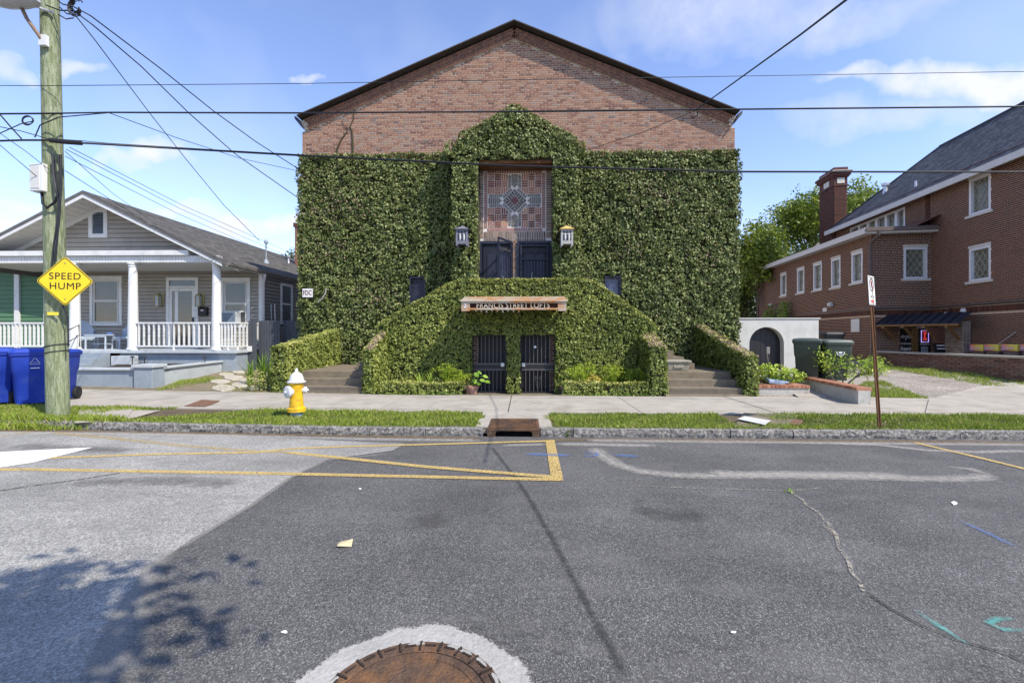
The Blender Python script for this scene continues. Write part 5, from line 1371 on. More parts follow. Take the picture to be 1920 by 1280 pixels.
# low grey garden walls in front of the porch
gw_ = thing('garden_wall', 'low grey painted planter wall in front of the porch', 'wall', (XY(220, 11.2), 11.2, .2))
xg0, xg1, xg2 = XY(90, 11.1), XY(256, 11.1), XY(290, 11.1)
zg0 = ZY(200, 694, 11.1)
b = MB(); b.box(xg0, xg1, 11.1, 11.3, .05, zg0); b.build('wall_front', m_greyp, gw_, bevel=.008)
b = MB(); b.box(xg0, xg1, 11.04, 11.36, zg0, zg0 + .055); b.build('coping', m_greyl, gw_, bevel=.01)
b = MB(); b.box(xg1, xg2, 11.02, 11.42, .05, ZY(270, 689, 11.1)); b.build('pier', m_greyp, gw_, bevel=.01)
b = MB(); b.box(xg1 - .04, xg2 + .04, 10.98, 11.46, ZY(270, 689, 11.1), ZY(270, 683, 11.1)); b.build('pier_cap', m_greyl, gw_, bevel=.01)
xe = XY(409, YH - .1)
def wall_line(p, q, z0, z1, w): 
    b = MB(); b.bar((p[0], p[1], (z0 + z1) / 2), (q[0], q[1], (z0 + z1) / 2), w, z1 - z0); return b
za = ZY(295, 692, 11.3)
wall_line((xg2 - .1, 11.35), (xe, YH - .05), .05, za, .16).build('wall_side', m_greyl, gw_, bevel=.008)
wall_line((xg2 - .1, 11.35), (xe, YH - .05), za, za + .05, .26).build('coping', m_greyl, gw_, bevel=.01)
b = MB(); b.add([(xg0, 11.3, zg0 - .03), (xg1, 11.3, zg0 - .03), (xg2, 11.45, zg0 - .03), (xe - .06, YH - .1, zg0 - .03), (XY(225, YH), YH - .02, zg0 - .03), (XY(205, 12.8), 12.8, zg0 - .03)], [(0, 1, 2, 3, 4, 5)]); b.build('mulch', m_mulch, gw_)
b = MB(); b.box(XY(216, 13.9), XY(252, 13.9), 13.75, 14.05, .3, ZY(230, 667, 13.9)); b.build('step_pier', m_greyl, gw_, bevel=.01)
for u in (248, 271, 384):
    b = MB(); p = pY(u, 690 if u < 300 else 680, 13.3); b.tube([(p.x, p.y, zg0 - .04), (p.x, p.y, zg0 + .22)], .012, 6); b.lathe([(.06, .0), (.05, .03), (.02, .05)], (p.x, p.y, zg0 + .20), 10)
    b.build('path_light', m_blackm, label={248: 'small black path light beside the porch steps', 271: 'small black path light behind the grey planter pier', 384: 'small black path light near the right porch corner'}[u], cat='path light')
# fence between house and hall, gate boards one by one
fn = thing('board_fence', 'dark grey vertical board fence between the house and the hall', 'fence', (XY(510, 15), 15, .3))
for (ua, ub, Y, n, vt) in ((465, 481, 14.75, 2, 601), (485, 525, 14.95, 8, 601), (530, 566, 15.2, 7, 601)):
    for i in range(n):
        x0, x1 = XY(ua + (ub - ua) * i / n, Y), XY(ua + (ub - ua) * (i + 1) / n, Y)
        b = MB(); b.box(x0 + .004, x1 - .004, Y, Y + .025, .2, ZY(500, vt, Y) + R.uniform(-.006, .006)); b.build('board', m_fence, fn)
b = MB(); p = pY(467, 654, 14.7); b.box(p.x - .08, p.x + .08, 14.69, 14.74, p.z - .09, p.z + .09); b.build('meter_box', m_white, label='small white junction box on the fence post', cat='junction box', bevel=.008)
# ladder-like white rods leaning on the side wall
b = MB()
for u in (510, 517): b.tube([pY(u, 640, 16.6), pY(u - 2, 570, 16.6)], .018, 6)
b.build('white_rods', m_white, label='pair of white rods leaning on the dark side wall', cat='rods')

# ---------------------------------------------------------------- green house behind the porch
gh = thing('green_house', 'green clapboard house seen through the left end of the porch', 'house', (XY(40, 19), 19, .2))
m_green = M('siding_green', (.075, .165, .085), .6, .08, 3)
gx0, gx1, gzt = XY(-120, 19), XY(150, 19), ZY(40, 500, 19)
b = MB(); b.box(gx0, gx1, 19, 27, .1, gzt); b.build('wall', m_green, gh)
boards(gx0, gx1, .6, gzt, 19, mat=m_green, parent=gh, h=.19)
for u in (33, 88): b = MB(); b.box(XY(u - 4.5, 18.95), XY(u + 4.5, 18.95), 18.9, 18.975, .3, gzt); b.build('corner_board', m_white, gh)
b = MB(); b.bar(pY(-40, 489, 18.2), pY(112, 511, 18.2), .3, .14); b.build('eave_board', m_whites, gh)
b = MB(); P = [pY(-140, 480, 18.0), pY(112, 508, 18.0)]; b.prism([P[0], P[1], P[1] + Vector((-3.4, 4, 1.2)), P[0] + Vector((0, 4, 2.2))], (0, 0, .08)); b.build('roof', m_roofd, gh)
# ---------------------------------------------------------------- dark brick building with a slate roof on the right
CA = math.radians(-7.1); C1 = Vector((14.05, 18.9, 0))
ch = thing('church_building', 'dark red brick building with white lattice windows and a steep slate roof', 'building', C1, CA)
ic = Matrix.Rotation(-CA, 3, 'Z')
co = ic @ (Vector((0, 0, CAMZ)) - C1)
def cX(u, v, x):
    d = ic @ Vector(ray(u, v)); t = (x - co.x) / d.x; return co + d * t
def cY(u, v, y):
    d = ic @ Vector(ray(u, v)); t = (y - co.y) / d.y; return co + d * t
XA = cY(1745, 600, 0).x; ZG = .42
ov = .42; wr = 2.95; rise = 3.15
zw = cX(1628, 441, 0).z; zm = cX(1745, 363, XA - ov).z + .11 + rise / wr * ov                  # eaves of the low wing and of the main roof
yb = cX(1421, 560, 0).y; ye = cX(1570, 432, XA).y; yfr = -6.2
zw = (zw + cX(1425, 510, 0).z) / 2
b = MB(); b.box(.24, XA + 2, .24, yb, .2, zw); b.build('wing_core', m_mortar_c, ch, local=True)
b = MB(); b.box(XA + .24, XA + 8, yfr, ye + 1.5, .2, zm); b.build('wall_core', m_mortar_c, ch, local=True)
def mortar_panel(ax, val, a0, a1, z0, z1, holes):
    A = sorted(set([a0, a1] + [min(max(h[i], a0), a1) for h in holes for i in (0, 1)])); Z = sorted(set([z0, z1] + [min(max(h[i], z0), z1) for h in holes for i in (2, 3)])); b = MB()
    for p, q in zip(A[:-1], A[1:]):
        for e, f in zip(Z[:-1], Z[1:]):
            if any(h[0] - 1e-4 <= p and q <= h[1] + 1e-4 and h[2] - 1e-4 <= e and f <= h[3] + 1e-4 for h in holes): continue
            if ax == 'x': b.box(val, val + .236, p, q, e, f)
            else: b.box(p, q, val, val + .236, e, f)
    b.build('wall', m_mortar_c, ch, local=True)
m_lat = M('lattice_cream', (.42, .41, .35), .6, .1, 10)
m_pane = M('old_glass', (.13, .135, .105), .25, .35, 5, spec=.4)
m_wfr = M('window_white', (.66, .67, .70), .5, .06, 5)
m_sill = M('sill_stone', (.55, .53, .49), .8, .12, 8)
holesA, holesB, holesL, holesC = [], [], [], []
def cwin(plane, a0, a1, z0, z1, sill=True):
    """plane: ('x', value) faces -x, ('y', value) faces -y; a runs along the wall"""
    ax, val = plane; D = .20
    def bx(b, p, q, d0, d1, e, f):
        if ax == 'x': b.box(val + d0, val + d1, p, q, e, f)
        else: b.box(p, q, val + d0, val + d1, e, f)
    b = MB(); t = .09
    bx(b, a0, a0 + t, -.004, D, z0, z1); bx(b, a1 - t, a1, -.004, D, z0, z1); bx(b, a0 + t, a1 - t, -.004, D, z1 - t, z1); bx(b, a0 + t, a1 - t, -.004, D, z0, z0 + t * .8)
    w = b.build('window', m_wfr, ch, local=True)
    if sill:
        b = MB(); bx(b, a0 - .10, a1 + .10, -.07, .1, z0 - .09, z0 - .002); b.build('sill', m_sill, w, local=True, bevel=.008)
        b = MB(); bx(b, a0 - .02, a1 + .02, -.02, .1, z1 + .002, z1 + .09); b.build('lintel', m_sill, w, local=True)
    b = MB(); bx(b, a0 + t, a1 - t, .10, .115, z0 + t * .8, z1 - t); b.build('pane', m_pane, w, local=True)
    n = max(2, round((a1 - a0 - 2 * t) / .26)); st = (a1 - a0 - 2 * t) / n; A0, A1, Z0, Z1 = a0 + t, a1 - t, z0 + t * .8, z1 - t; k = 1.55
    b = MB(); H_ = Z1 - Z0; m = int(H_ / (st * k)) + n + 2
    for i in range(-m, m + n):
        for s in (1, -1):
            # line a = A0 + st*i + s*(z - Z0)/k
            zs = [Z0, Z1] + [Z0 + s * k * (A - A0 - st * i) for A in (A0, A1)]
            pts = [(A0 + st * i + s * (z - Z0) / k, z) for z in zs if Z0 - 1e-6 <= z <= Z1 + 1e-6]
            pts = sorted(set((round(a, 4), round(z, 4)) for a, z in pts if A0 - 1e-3 <= a <= A1 + 1e-3))
            if len(pts) < 2: continue
            p, q = pts[0], pts[-1]
            if abs(p[0] - q[0]) < .02: continue
            P = (val + .095, p[0], p[1]) if ax == 'x' else (p[0], val + .095, p[1]); Q = (val + .095, q[0], q[1]) if ax == 'x' else (q[0], val + .095, q[1])
            b.bar(P, Q, .020, .008, up=(1, 0, 0) if ax == 'y' else (0, 1, 0))
    b.build('lattice', m_lat, w, local=True, kind='stuff')
    return (a0 - .0, a1 + .0, z0 - .09, z1 + .09)
for u0, u1, v0, v1 in ((1463.5, 1474.5, 515.5, 556), (1494.5, 1508, 506, 551), (1525, 1541, 496.5, 546), (1558.5, 1576, 487, 541), (1596.5, 1617.5, 476, 533)):
    p, q = cX(u0, v1, 0), cX(u1, v0, 0); holesL.append(cwin(('x', 0.0), min(p.y, q.y), max(p.y, q.y), cX(u0, v1, 0).z + .03, cX(u0, v0, 0).z))
p, q = cY(1694, 524, 0), cY(1738.5, 463, 0); holesB.append(cwin(('y', 0.0), p.x, q.x, p.z + .03, q.z))
for v0, v1 in ((330, 407), (459, 530)):
    p, q = cX(1817, v1, XA), cX(1858, v0, XA); holesA.append(cwin(('x', XA), min(p.y, q.y), max(p.y, q.y), cX(1817, v1, XA).z + .03, cX(1817, v0 + 8, XA).z))
# clerestory strip windows
zc0, zc1 = zw + .22, zm - .5
ys = [cX(u, 420, XA).y for u in (1594, 1611, 1627, 1643, 1661, 1680, 1697)]
for a, c in zip(ys[1:], ys[:-1]): cwin(('x', XA), a, c, zc0, zc1, False)
holesC = [(ys[-1], ys[0], zc0, zc1)]
# belt course and shop front openings
zbelt = cX(1640, 578, 0).z
p1, p2 = cX(1696, 640, XA), cX(1729, 640, XA)
KEY = lambda c: (c - co).length
dY0, dY1, dY2, dY3 = [cX(u, 640, XA).y for u in (1742, 1730, 1712, 1687)]
shop_h = [(-3.3, 0, 0, cX(1745, 603, XA).z)]
# the shop entrance sits in the wall facing the street
bx0, bx1 = cY(1686, 640, 0).x, cY(1744, 640, 0).x; zdt = cY(1710, 613, 0).z
mortar_panel('x', XA, yfr, 0, .2, zm, holesA); mortar_panel('y', 0, .2, XA, .2, zw, holesB); mortar_panel('x', 0, 0, yb, .2, zw, holesL); mortar_panel('x', XA, .3, ye + 1.5, zw + .1, zm, holesC)
bkA = brick_rows(yfr, 0, ZG, zm, holes=holesA + [(yfr, 0, zbelt - .30, zbelt)], seed=31)
lay(bkA, ((XA, 0, 0), (0, 1, 0), (-1, 0, 0)), m_brick_c, ch, 240, key=KEY, local=True)
bkB = brick_rows(0, XA, ZG, zw, holes=holesB + [(bx0, bx1, 0, zdt), (0, XA, zbelt - .30, zbelt)], seed=32)
lay(bkB, ((0, 0, 0), (1, 0, 0), (0, -1, 0)), m_brick_c, ch, 60, key=KEY, local=True)
bkL = brick_rows(0, yb, ZG, zw, holes=holesL + [(0, yb, zbelt - .30, zbelt)], seed=33)
lay(bkL, ((0, 0, 0), (0, 1, 0), (-1, 0, 0)), m_brick_c, ch, 0, local=True)
bkC = brick_rows(0, ye + 1.2, zw, zm, holes=holesC, seed=34)
lay(bkC, ((XA, 0, 0), (0, 1, 0), (-1, 0, 0)), m_brick_c, ch, 0, local=True)
mb = MB()                                                         # soldier course under the projecting ledge
def soldiers(o, a, n, L):
    o, a, n = Vector(o), Vector(a), Vector(n); s = 0
    while s < L:
        mb.obox(o + a * (s + .034) + n * .012 + Vector((0, 0, zbelt - .16)), a * .028, n * .022, (0, 0, .10), R.random()); s += .0677
soldiers((XA, yfr, 0), (0, 1, 0), (-1, 0, 0), -yfr); soldiers((0, 0, 0), (1, 0, 0), (0, -1, 0), XA); soldiers((0, 0, 0), (0, 1, 0), (-1, 0, 0), yb)
mb.build('soldier_course', m_brick_c, ch, local=True, kind='stuff')
m_ledge = M('ledge', (.13, .10, .09), .8, .2, 6)
for nm, args in (('a', (XA - .07, XA + .02, yfr, -.07)), ('b', (-.07, XA - .07, -.07, .02)), ('l', (-.07, .02, .02, yb))):
    b = MB(); b.box(*args, zbelt - .03, zbelt + .045); b.build('ledge', m_ledge, ch, local=True)
b = MB(); b.tube([(XA - .09, yfr, zbelt + .03), (XA - .09, -.10, zbelt + .03), (-.02, -.10, zbelt + .02)], .025, 8); b.build('conduit', m_barm, ch, local=True, smooth=40)
# wing roof and eaves
b = MB(); b.box(-.42, XA - .01, -.40, yb + .4, zw + .10, zw + .20); b.build('wing_roof', M('wing_roofing', (.15, .13, .12), .9, .2, 5), ch, local=True)
m_fasc = M('fascia', (.56, .55, .53), .6, .08, 5)
b = MB(); b.box(-.46, -.42, -.44, yb + .4, zw - .06, zw + .17); b.build('fascia_side', m_fasc, ch, local=True)
b = MB(); b.box(-.42, XA - .02, -.44, -.40, zw - .06, zw + .10); b.build('fascia_front', m_fasc, ch, local=True)
b = MB(); b.box(-.42, XA - .02, -.40, yb + .4, zw - .03, zw); b.build('eave_soffit', m_fasc, ch, local=True)
b = MB(); b.box(-.44, XA - .02, -.54, -.445, zw + .02, zw + .14); b.build('gutter', m_ledge, ch, local=True)
b = MB(); b.tube([(.02, -.50, zw + .03), (.02, -.48, zw - .12), (-.06, -.07, zw - .38), (-.06, -.07, zw - .5), (-.06, -.07, zbelt + .06)], .05, 8); b.build('downspout', m_ledge, ch, local=True, smooth=40)
m_copper = M('copper_roof', (.17, .075, .06), .55, .25, 6, metal=.3)
cz = zw + .2
xa_c = cX(1700, 425, XA).y
for k in range(7):
    y0 = -.55 + (xa_c + .55) * k / 7; y1 = -.55 + (xa_c + .55) * (k + 1) / 7
    b = MB(); b.prism([(XA - .75, y0 + .01, cz + .02), (XA - .02, y0 + .01, cz + .36), (XA - .02, y0 + .01, cz + .39), (XA - .75, y0 + .01, cz + .05)], (0, y1 - y0 - .02, 0)); b.build('copper_panel', m_copper, ch, local=True)
# main roof with hipped far end
XR_ = XA + wr; rise = 2.85
m_slate = M('slate', None, .8, .12, 6, .25, 60, ramp=[(.040, .043, .052), (.075, .080, .095), (.12, .125, .14)])
b = MB(); E0, E1 = (XA - ov, yfr - .3, zm - rise / wr * ov), (XA - ov, ye + ov, zm - rise / wr * ov)
Rg0, Rg1 = (XR_, yfr - .3, zm + rise), (XR_, ye - wr, zm + rise)
Fx = XR_ + wr + ov
V = [E0, E1, Rg1, Rg0, (Fx, ye + ov, E0[2]), (Fx, yfr - .3, E0[2])]
b.add(V + [(p[0], p[1], p[2] - .1) for p in V], [(0, 3, 2, 1), (1, 2, 4), (2, 3, 5, 4), (6, 7, 8, 9), (7, 10, 8), (8, 10, 11, 9), (0, 1, 7, 6), (1, 4, 10, 7), (0, 6, 9, 3), (3, 9, 11, 5)])
mr_ = b.build('main_roof', m_roofd, ch, local=True)
ud = Vector((wr + ov, 0, rise + rise / wr * ov)); pl = ud.length; ud.normalize()
shingle_roof(E0, ud, (0, 1, 0), 36, E1[1] - E0[1], pl, .24, .014, m_slate, mr_, local=True, clipf=lambda s: (0, E1[1] - E0[1] - s * ud.x * 1.0))
b = MB(); b.bar(Vector(E0) + Vector((-.02, 0, -.02)), Vector(E1) + Vector((-.02, 0, -.02)), .04, .22); b.build('fascia', m_fasc, mr_, local=True)
b = MB(); b.prism([(XA - ov, yfr - .3, E0[2] - .14), (XA, yfr - .3, zm - .14), (XA, ye + .3, zm - .14), (XA - ov, ye + .3, E0[2] - .14)], (0, 0, .02)); b.build('soffit', m_fasc, mr_, local=True)
b = MB(); b.bar(Vector(Rg0), Vector(Rg1), .16, .07); b.bar(Vector(Rg1), Vector(E1) + Vector((0, 0, .03)), .14, .06); b.build('ridge_cap', m_slate, mr_, local=True)
def onroof(u, v):                                                  # local point on the near slope
    d = ic @ Vector(ray(u, v)); sl = rise / wr; t = (zm + sl * (co.x - XA) - co.z) / (d.z - sl * d.x); return co + d * t
p = onroof(1660, 360); b = MB(); b.lathe([(.13, -.15), (.09, .1), (.09, .28), (.16, .30), (.16, .40), (.08, .46)], (p.x, p.y, p.z), 14); b.build('roof_vent', m_steel, mr_, local=True, smooth=40)
p = onroof(1717, 350); b = MB(); b.lathe([(.10, -.2), (.045, -.05), (.045, .24)], (p.x, p.y, p.z), 12); b.build('vent_pipe', m_steel, mr_, local=True, smooth=40)
# far gable behind the chimney
b = MB(); q = cX(1572, 432, XA - .3); b.prism([(XA - .9, ye + 1.7, zw - .3), (XA + 2, ye + 1.7, zw - .3), (XA + 2, ye + 1.7, zw + 2.2)], (0, 4, 0)); b.build('rear_wing', m_mortar_c, ch, local=True)
b = MB(); b.bar((XA - 1.8, ye + 1.6, zw - .35), (XA + 2.2, ye + 1.6, zw + 1.3), .12, .18); b.build('rear_fascia', m_fasc, ch, local=True)
# chimney
cy_ = ye + .15; cq = cX(1549, 460, XA - 1.15); 
p0, p1 = cY(1564, 440, cy_), cY(1589, 440, cy_); ctop = cY(1570, 318, cy_).z
x0, x1 = p0.x, p1.x; dpt = 1.55
chy = thing('brick_chimney', 'tall dark brick chimney with a corbelled top and pale panels', 'chimney', C1, CA)
b = MB(); b.box(x0 + .02, x1 - .02, cy_ + .02, cy_ + dpt - .02, zw, ctop - .3); b.build('shaft', m_mortar_c, chy, local=True)
bk = brick_rows(x0, x1, zw + .15, ctop - .85, headers=0, seed=41); lay(bk, ((0, cy_, 0), (1, 0, 0), (0, -1, 0)), m_brick_c, chy, 0, local=True, proud=.02)
bk = brick_rows(cy_, cy_ + dpt, zw + .15, ctop - .85, headers=0, seed=42); lay(bk, ((x0, 0, 0), (0, 1, 0), (-1, 0, 0)), m_brick_c, chy, 0, local=True, proud=.02)
m_ch = M('chimney_brick', (.095, .036, .030), .85, .2, 12, .2, 60)
for (e, z0, z1) in ((.05, -.90, -.84), (.0, -.84, -.42), (.06, -.42, -.34), (.12, -.34, -.22), (.17, -.22, -.10)):
    b = MB(); b.box(x0 - e, x1 + e, cy_ - e, cy_ + dpt + e, ctop + z0, ctop + z1 - .004); b.build('corbel_course', m_ch, chy, local=True)
b = MB(); b.box(x0 - .13, x1 + .13, cy_ - .13, cy_ + dpt + .13, ctop - .10, ctop - .06); b.build('cap', m_sill, chy, local=True)
b = MB(); b.box(x0 - .02, x1 + .02, cy_ - .02, cy_ + dpt + .02, ctop - .06, ctop + .12); b.build('flue', m_ch, chy, local=True)
b = MB(); w_ = x1 - x0; b.box(x0 + w_ * .22, x0 + w_ * .78, cy_ - .02, cy_ - .003, ctop - .76, ctop - .46); b.build('pale_panel', M('pale_panel', (.55, .52, .45), .8, .35, 22), chy, local=True)
b = MB(); b.box(x0 - .02, x0 - .003, cy_ + .5, cy_ + 1.05, ctop - .76, ctop - .46); b.build('pale_panel', m_sill, chy, local=True)

# shop entrance in the wall facing the street: timber frame, black boards with lettering, neon sign
m_tim = M('shop_timber', (.20, .105, .035), .6, .2, 8, stretch=(6, 6, .7))
m_bl = M('blackboard', (.010, .010, .012), .45, .1, 6)
m_chalk = M('chalk_white', (.80, .80, .80), .8, .05)
shop = thing('shop_front', 'timber shop entrance with two black lettered panels under a metal awning', 'shop front', C1, CA)
zt = zdt - .05
b = MB(); b.box(bx0, bx1, -.02, .05, ZG, zt); b.build('frame', m_tim, shop, local=True)
pa = [cY(u, 640, -.05).x for u in (1688, 1708, 1723, 1744)]
za0, za1 = cY(1698, 660, -.05).z - .12, cY(1698, 616, -.05).z
for i in (0, 2):
    b = MB(); b.box(pa[i], pa[i + 1], -.05, -.021, za0, za1 if i == 0 else za1 + .0); b.build('black_panel', m_bl, shop, local=True)
for u in (1712, 1717):
    x = cY(u, 640, -.05).x; b = MB(); b.box(x - .04, x + .04, -.055, -.021, ZG, zt); b.build('post', m_tim, shop, local=True)
cxp = (pa[0] + pa[1]) / 2; hgt = za1 - za0
rot = (math.pi / 2, 0, 0)
for t_, f, s in (('Artist', .70, .20), ('&', .60, .10), ('Craftsman', .44, .115), ('Supply', .25, .19)):
    text(t_, s, (cxp, -.054, za0 + hgt * f), rot, m_chalk, shop, local=True, ext=.002, shear=.35, xs=.8)
cxn = (pa[2] + pa[3]) / 2
b = MB(); nz0, nz1, nw = za0 + hgt * .50, za0 + hgt * .93, .125
b.tube([(cxn - nw, -.075, nz0), (cxn - nw, -.075, nz1), (cxn + nw, -.075, nz1), (cxn + nw, -.075, nz0), (cxn - nw, -.075, nz0)], .014, 6)
neon = thing('neon_sign', 'lit vertical red and violet OPEN sign on the right black panel', 'neon sign', C1, CA)
b.build('tube_frame', M('neon_violet', (.5, .35, .75), .4, 0, emis=((.55, .40, 1.0), .5)), neon, local=True)
m_nr = M('neon_red', (.7, .06, .06), .4, 0, emis=((1.0, .06, .05), .35))
for k, l in enumerate('OPEN'): text(l, .13, (cxn, -.075, nz1 - .07 - (nz1 - nz0 - .1) * (k + .15) / 4), rot, m_nr, neon, local=True, ext=.008, xs=1.1)
text('Hours', .13, (cxn, -.054, za0 + hgt * .43), rot, m_chalk, shop, local=True, ext=.002, shear=.35)
b = MB(); b.box(cxn - .12, cxn + .12, -.056, -.0505, za0 + .02, za0 + hgt * .33); b.build('hours_card', m_greyl, shop, local=True)
for k in range(5): b = MB(); b.box(cxn - .10, cxn + .10, -.0585, -.0562, za0 + .07 + .06 * k, za0 + .085 + .06 * k); b.build('hours_line', m_bl, shop, local=True)
# awning
aw = thing('awning', 'dark standing-seam metal awning on timber brackets over the shop entrance', 'awning', C1, CA)
m_aw = M('awning_metal', (.035, .038, .055), .5, .15, 5, metal=.4)
P0, P1 = cY(1667, 592, -.01), cX(1822, 600, XA - .30); P0.z = 0; P1.z = 0
ad = (P1 - P0); aL_ = ad.length; ad.normalize(); an = Vector((ad.y, -ad.x, 0))
if an.dot(co - P0) < 0: an = -an
za_t = cY(1690, 591, 0).z; pf = P0 + ad * (aL_ * .4) + an * .75
dd_ = ic @ Vector(ray(1735, 608)); za_b = co.z + dd_.z * ((pf - co).xy.length / dd_.xy.length)
n = 9; W_ = .75
def ap(s, d, z): q = P0 + ad * s + an * d; return (q.x, q.y, z)
for k in range(n):
    s0, s1 = aL_ * k / n, aL_ * (k + 1) / n
    b = MB(); b.prism([ap(s0 + .006, 0, za_t), ap(s0 + .006, W_, za_b), ap(s0 + .006, W_, za_b + .02), ap(s0 + .006, 0, za_t + .02)][::-1], ad * (s1 - s0 - .012)); b.build('roof_panel', m_aw, aw, local=True)
    b = MB(); b.bar(ap(s0, 0, za_t + .03), ap(s0, W_, za_b + .03), .018, .05); b.build('seam', m_blackm, aw, local=True)
b = MB(); b.bar(ap(0, W_ - .02, za_b - .03), ap(aL_, W_ - .02, za_b - .03), .04, .06); b.build('fascia', m_tim, aw, local=True)
for f in (.10, .36, .62, .88):
    s_ = aL_ * f; b = MB(); b.bar(ap(s_, W_ + .05, za_b - .09), ap(s_, .05, za_b - .09), .07, .09); b.bar(ap(s_, W_ - .15, za_b - .13), ap(s_, .1, za_b - .55), .07, .08); b.build('bracket', m_tim, aw, local=True)
# lamps on the wall
for (u, v, nm, lab) in ((1772, 590, 0, 'small white floodlight on the brick wall above the awning'), (1806, 583, 1, 'twin bulb floodlight on the angled conduit right of the awning')):
    t = thing('flood_light', lab, 'wall lamp', C1, CA); p = cX(u, v, XA - .22) if u > 1745 else cY(u, v, -.22)
    b = MB(); b.tube([(XA - .02, p.y, p.z + .32), (p.x + .04, p.y, p.z + .06), (p.x, p.y, p.z)], .014, 6); b.build('arm', m_barm, t, local=True)
    for s in ((-.05, .05) if nm else (0,)):
        b = MB(); b.lathe([(.02, .1), (.035, .06), (.06, .0), (.055, -.03), (.02, -.05)], (p.x, p.y + s, p.z), 12); b.build('bulb', m_white, t, local=True, smooth=40)
# small things on the wing wall
for (u, v, w, h, lab) in ((1547, 581, .18, .2, 'small white notice plate on the dark brick wing wall'), (1604, 610, .30, .55, 'pale notice board low on the dark brick wing wall')):
    p = cX(u, v, -.02); b = MB(); b.box(p.x - .02, p.x, p.y - w, p.y + w, p.z - h / 2, p.z + h / 2)
    o = b.build('notice', m_white, None); o.matrix_world = Matrix.Translation(C1) @ Matrix.Rotation(CA, 4, 'Z') @ Matrix.Translation(o.location); setp(o, lab, 'notice')
for (u, v, lab) in ((1557, 571, 'white wall lamp between the two nearest wing windows'), (1445, 572, 'white wall lamp above the vine on the wing wall')):
    p = cX(u, v, -.1); b = MB(); b.lathe([(.05, -.1), (.11, -.06), (.12, .06), (.04, .1)], p, 12, 'y'); b.box(p.x, p.x + .1, p.y + .06, p.y + .2, p.z - .05, p.z + .05)
    o = b.build('wall_lamp', m_white, None, smooth=40); o.matrix_world = Matrix.Translation(C1) @ Matrix.Rotation(CA, 4, 'Z') @ Matrix.Translation(o.location); setp(o, lab, 'wall lamp')
# brick pier beside the entrance and coloured boxes along the wall
b = MB(); q0, q1 = cX(1788, 640, XA).y, cX(1822, 640, XA).y
pier = thing('brick_pier', 'weathered grey-brown brick pier right of the shop entrance', 'pier', C1, CA)
b.box(XA - .28, XA - .03, q1, q0, ZG, cX(1800, 603, XA).z); b.build('core', m_mortar_c, pier, local=True)
m_pier = M('pier_brick', None, .9, .2, 20, ramp=[(.12, .085, .07), (.20, .16, .14), (.30, .26, .23)])
zp = cX(1800, 603, XA).z
lay(brick_rows(q1, q0, ZG, zp, headers=0, seed=51), ((XA - .28, 0, 0), (0, 1, 0), (-1, 0, 0)), m_pier, pier, 60, local=True)
lay(brick_rows(XA - .28, XA - .03, ZG, zp, headers=0, seed=52), ((0, q1, 0), (1, 0, 0), (0, -1, 0)), m_pier, pier, 0, local=True)
def grad_mat(name):
    m = bpy.data.materials.new(name); m.use_nodes = True; nt = m.node_tree; N = nt.nodes
    tc = N.new('ShaderNodeTexCoord'); sp = N.new('ShaderNodeSeparateXYZ'); link(nt, tc.outputs['Generated'], sp.inputs[0])
    ad = N.new('ShaderNodeMath'); ad.operation = 'MULTIPLY_ADD'; ad.inputs[1].default_value = .35; link(nt, sp.outputs[2], ad.inputs[0]); 
    iv_ = N.new('ShaderNodeMath'); iv_.operation = 'SUBTRACT'; iv_.inputs[0].default_value = 1; link(nt, sp.outputs[1], iv_.inputs[1]); link(nt, iv_.outputs[0], ad.inputs[2])
    cr = N.new('ShaderNodeValToRGB'); e = cr.color_ramp.elements; e[0].color = (.45, .25, .62, 1); e[0].position = .1; e[1].color = (.78, .62, .10, 1); e[1].position = 1
    q = e.new(.4); q.color = (.72, .22, .22, 1); q = e.new(.7); q.color = (.80, .42, .10, 1)
    link(nt, ad.outputs[0], cr.inputs[0]); link(nt, cr.outputs[0], N['Principled BSDF'].inputs['Base Color']); return m
m_grad = grad_mat('printed_box')
for k, (u0, u1) in enumerate(((1816.5, 1843), (1844, 1872), (1875.5, 1908), (1911, 1940))):
    a, c = cX(u0, 650, XA - .3).y, cX(u1, 650, XA - .3).y; z0, z1 = cX(u0, 657, XA - .3).z, cX(u0, 645, XA - .3).z
    t = thing('display_box', ['purple to yellow printed display box nearest the brick pier', 'second purple to yellow printed display box from the brick pier', 'third purple to yellow printed display box from the brick pier', 'purple printed display box cut by the right picture edge'][k], 'box', C1, CA, 'printed display boxes along the wall')
    b = MB(); b.box(XA - .30, XA - .1, c + .02, a - .02, z0, z1); b.build('case', m_grad, t, local=True, bevel=.02)
    b = MB(); m_ = (a + c) / 2; zz = (z0 + z1) / 2 - .02; wv = (a - c) * .32
    for i in range(7): b.bar((XA - .305, m_ + wv - 2 * wv * i / 7, zz - .03), (XA - .305, m_ + wv - 2 * wv * (i + .6) / 7, zz + .04 - .02 * (i % 2)), .02, .012, up=(1, 0, 0))
    b.build('printed_script', m_white, t, local=True)
    b = MB(); b.box(XA - .26, XA - .12, c + .05, a - .05, z0 - .25, z0); b.build('stand', m_ledge, t, local=True)
b = MB(); p = cY(1771, 650, -1.2); b.prism([(p.x - .3, p.y, p.z - .35), (p.x + .3, p.y, p.z - .35), (p.x + .3, p.y + .12, p.z + .12), (p.x - .3, p.y + .12, p.z + .12)], (0, .03, 0))
sb_ = thing('sign_board', 'small dark sandwich board behind the low wall by the shop', 'sign', C1, CA); b.build('board', m_bl, sb_, local=True)
for k in (0, 1): b = MB(); b.box(p.x - .2, p.x + .2, p.y + .06 - .02 * k + .02, p.y + .085 - .02 * k + .02, p.z + .03 - .12 * k, p.z + .07 - .12 * k); b.build('chalk_line', m_chalk, sb_, local=True)
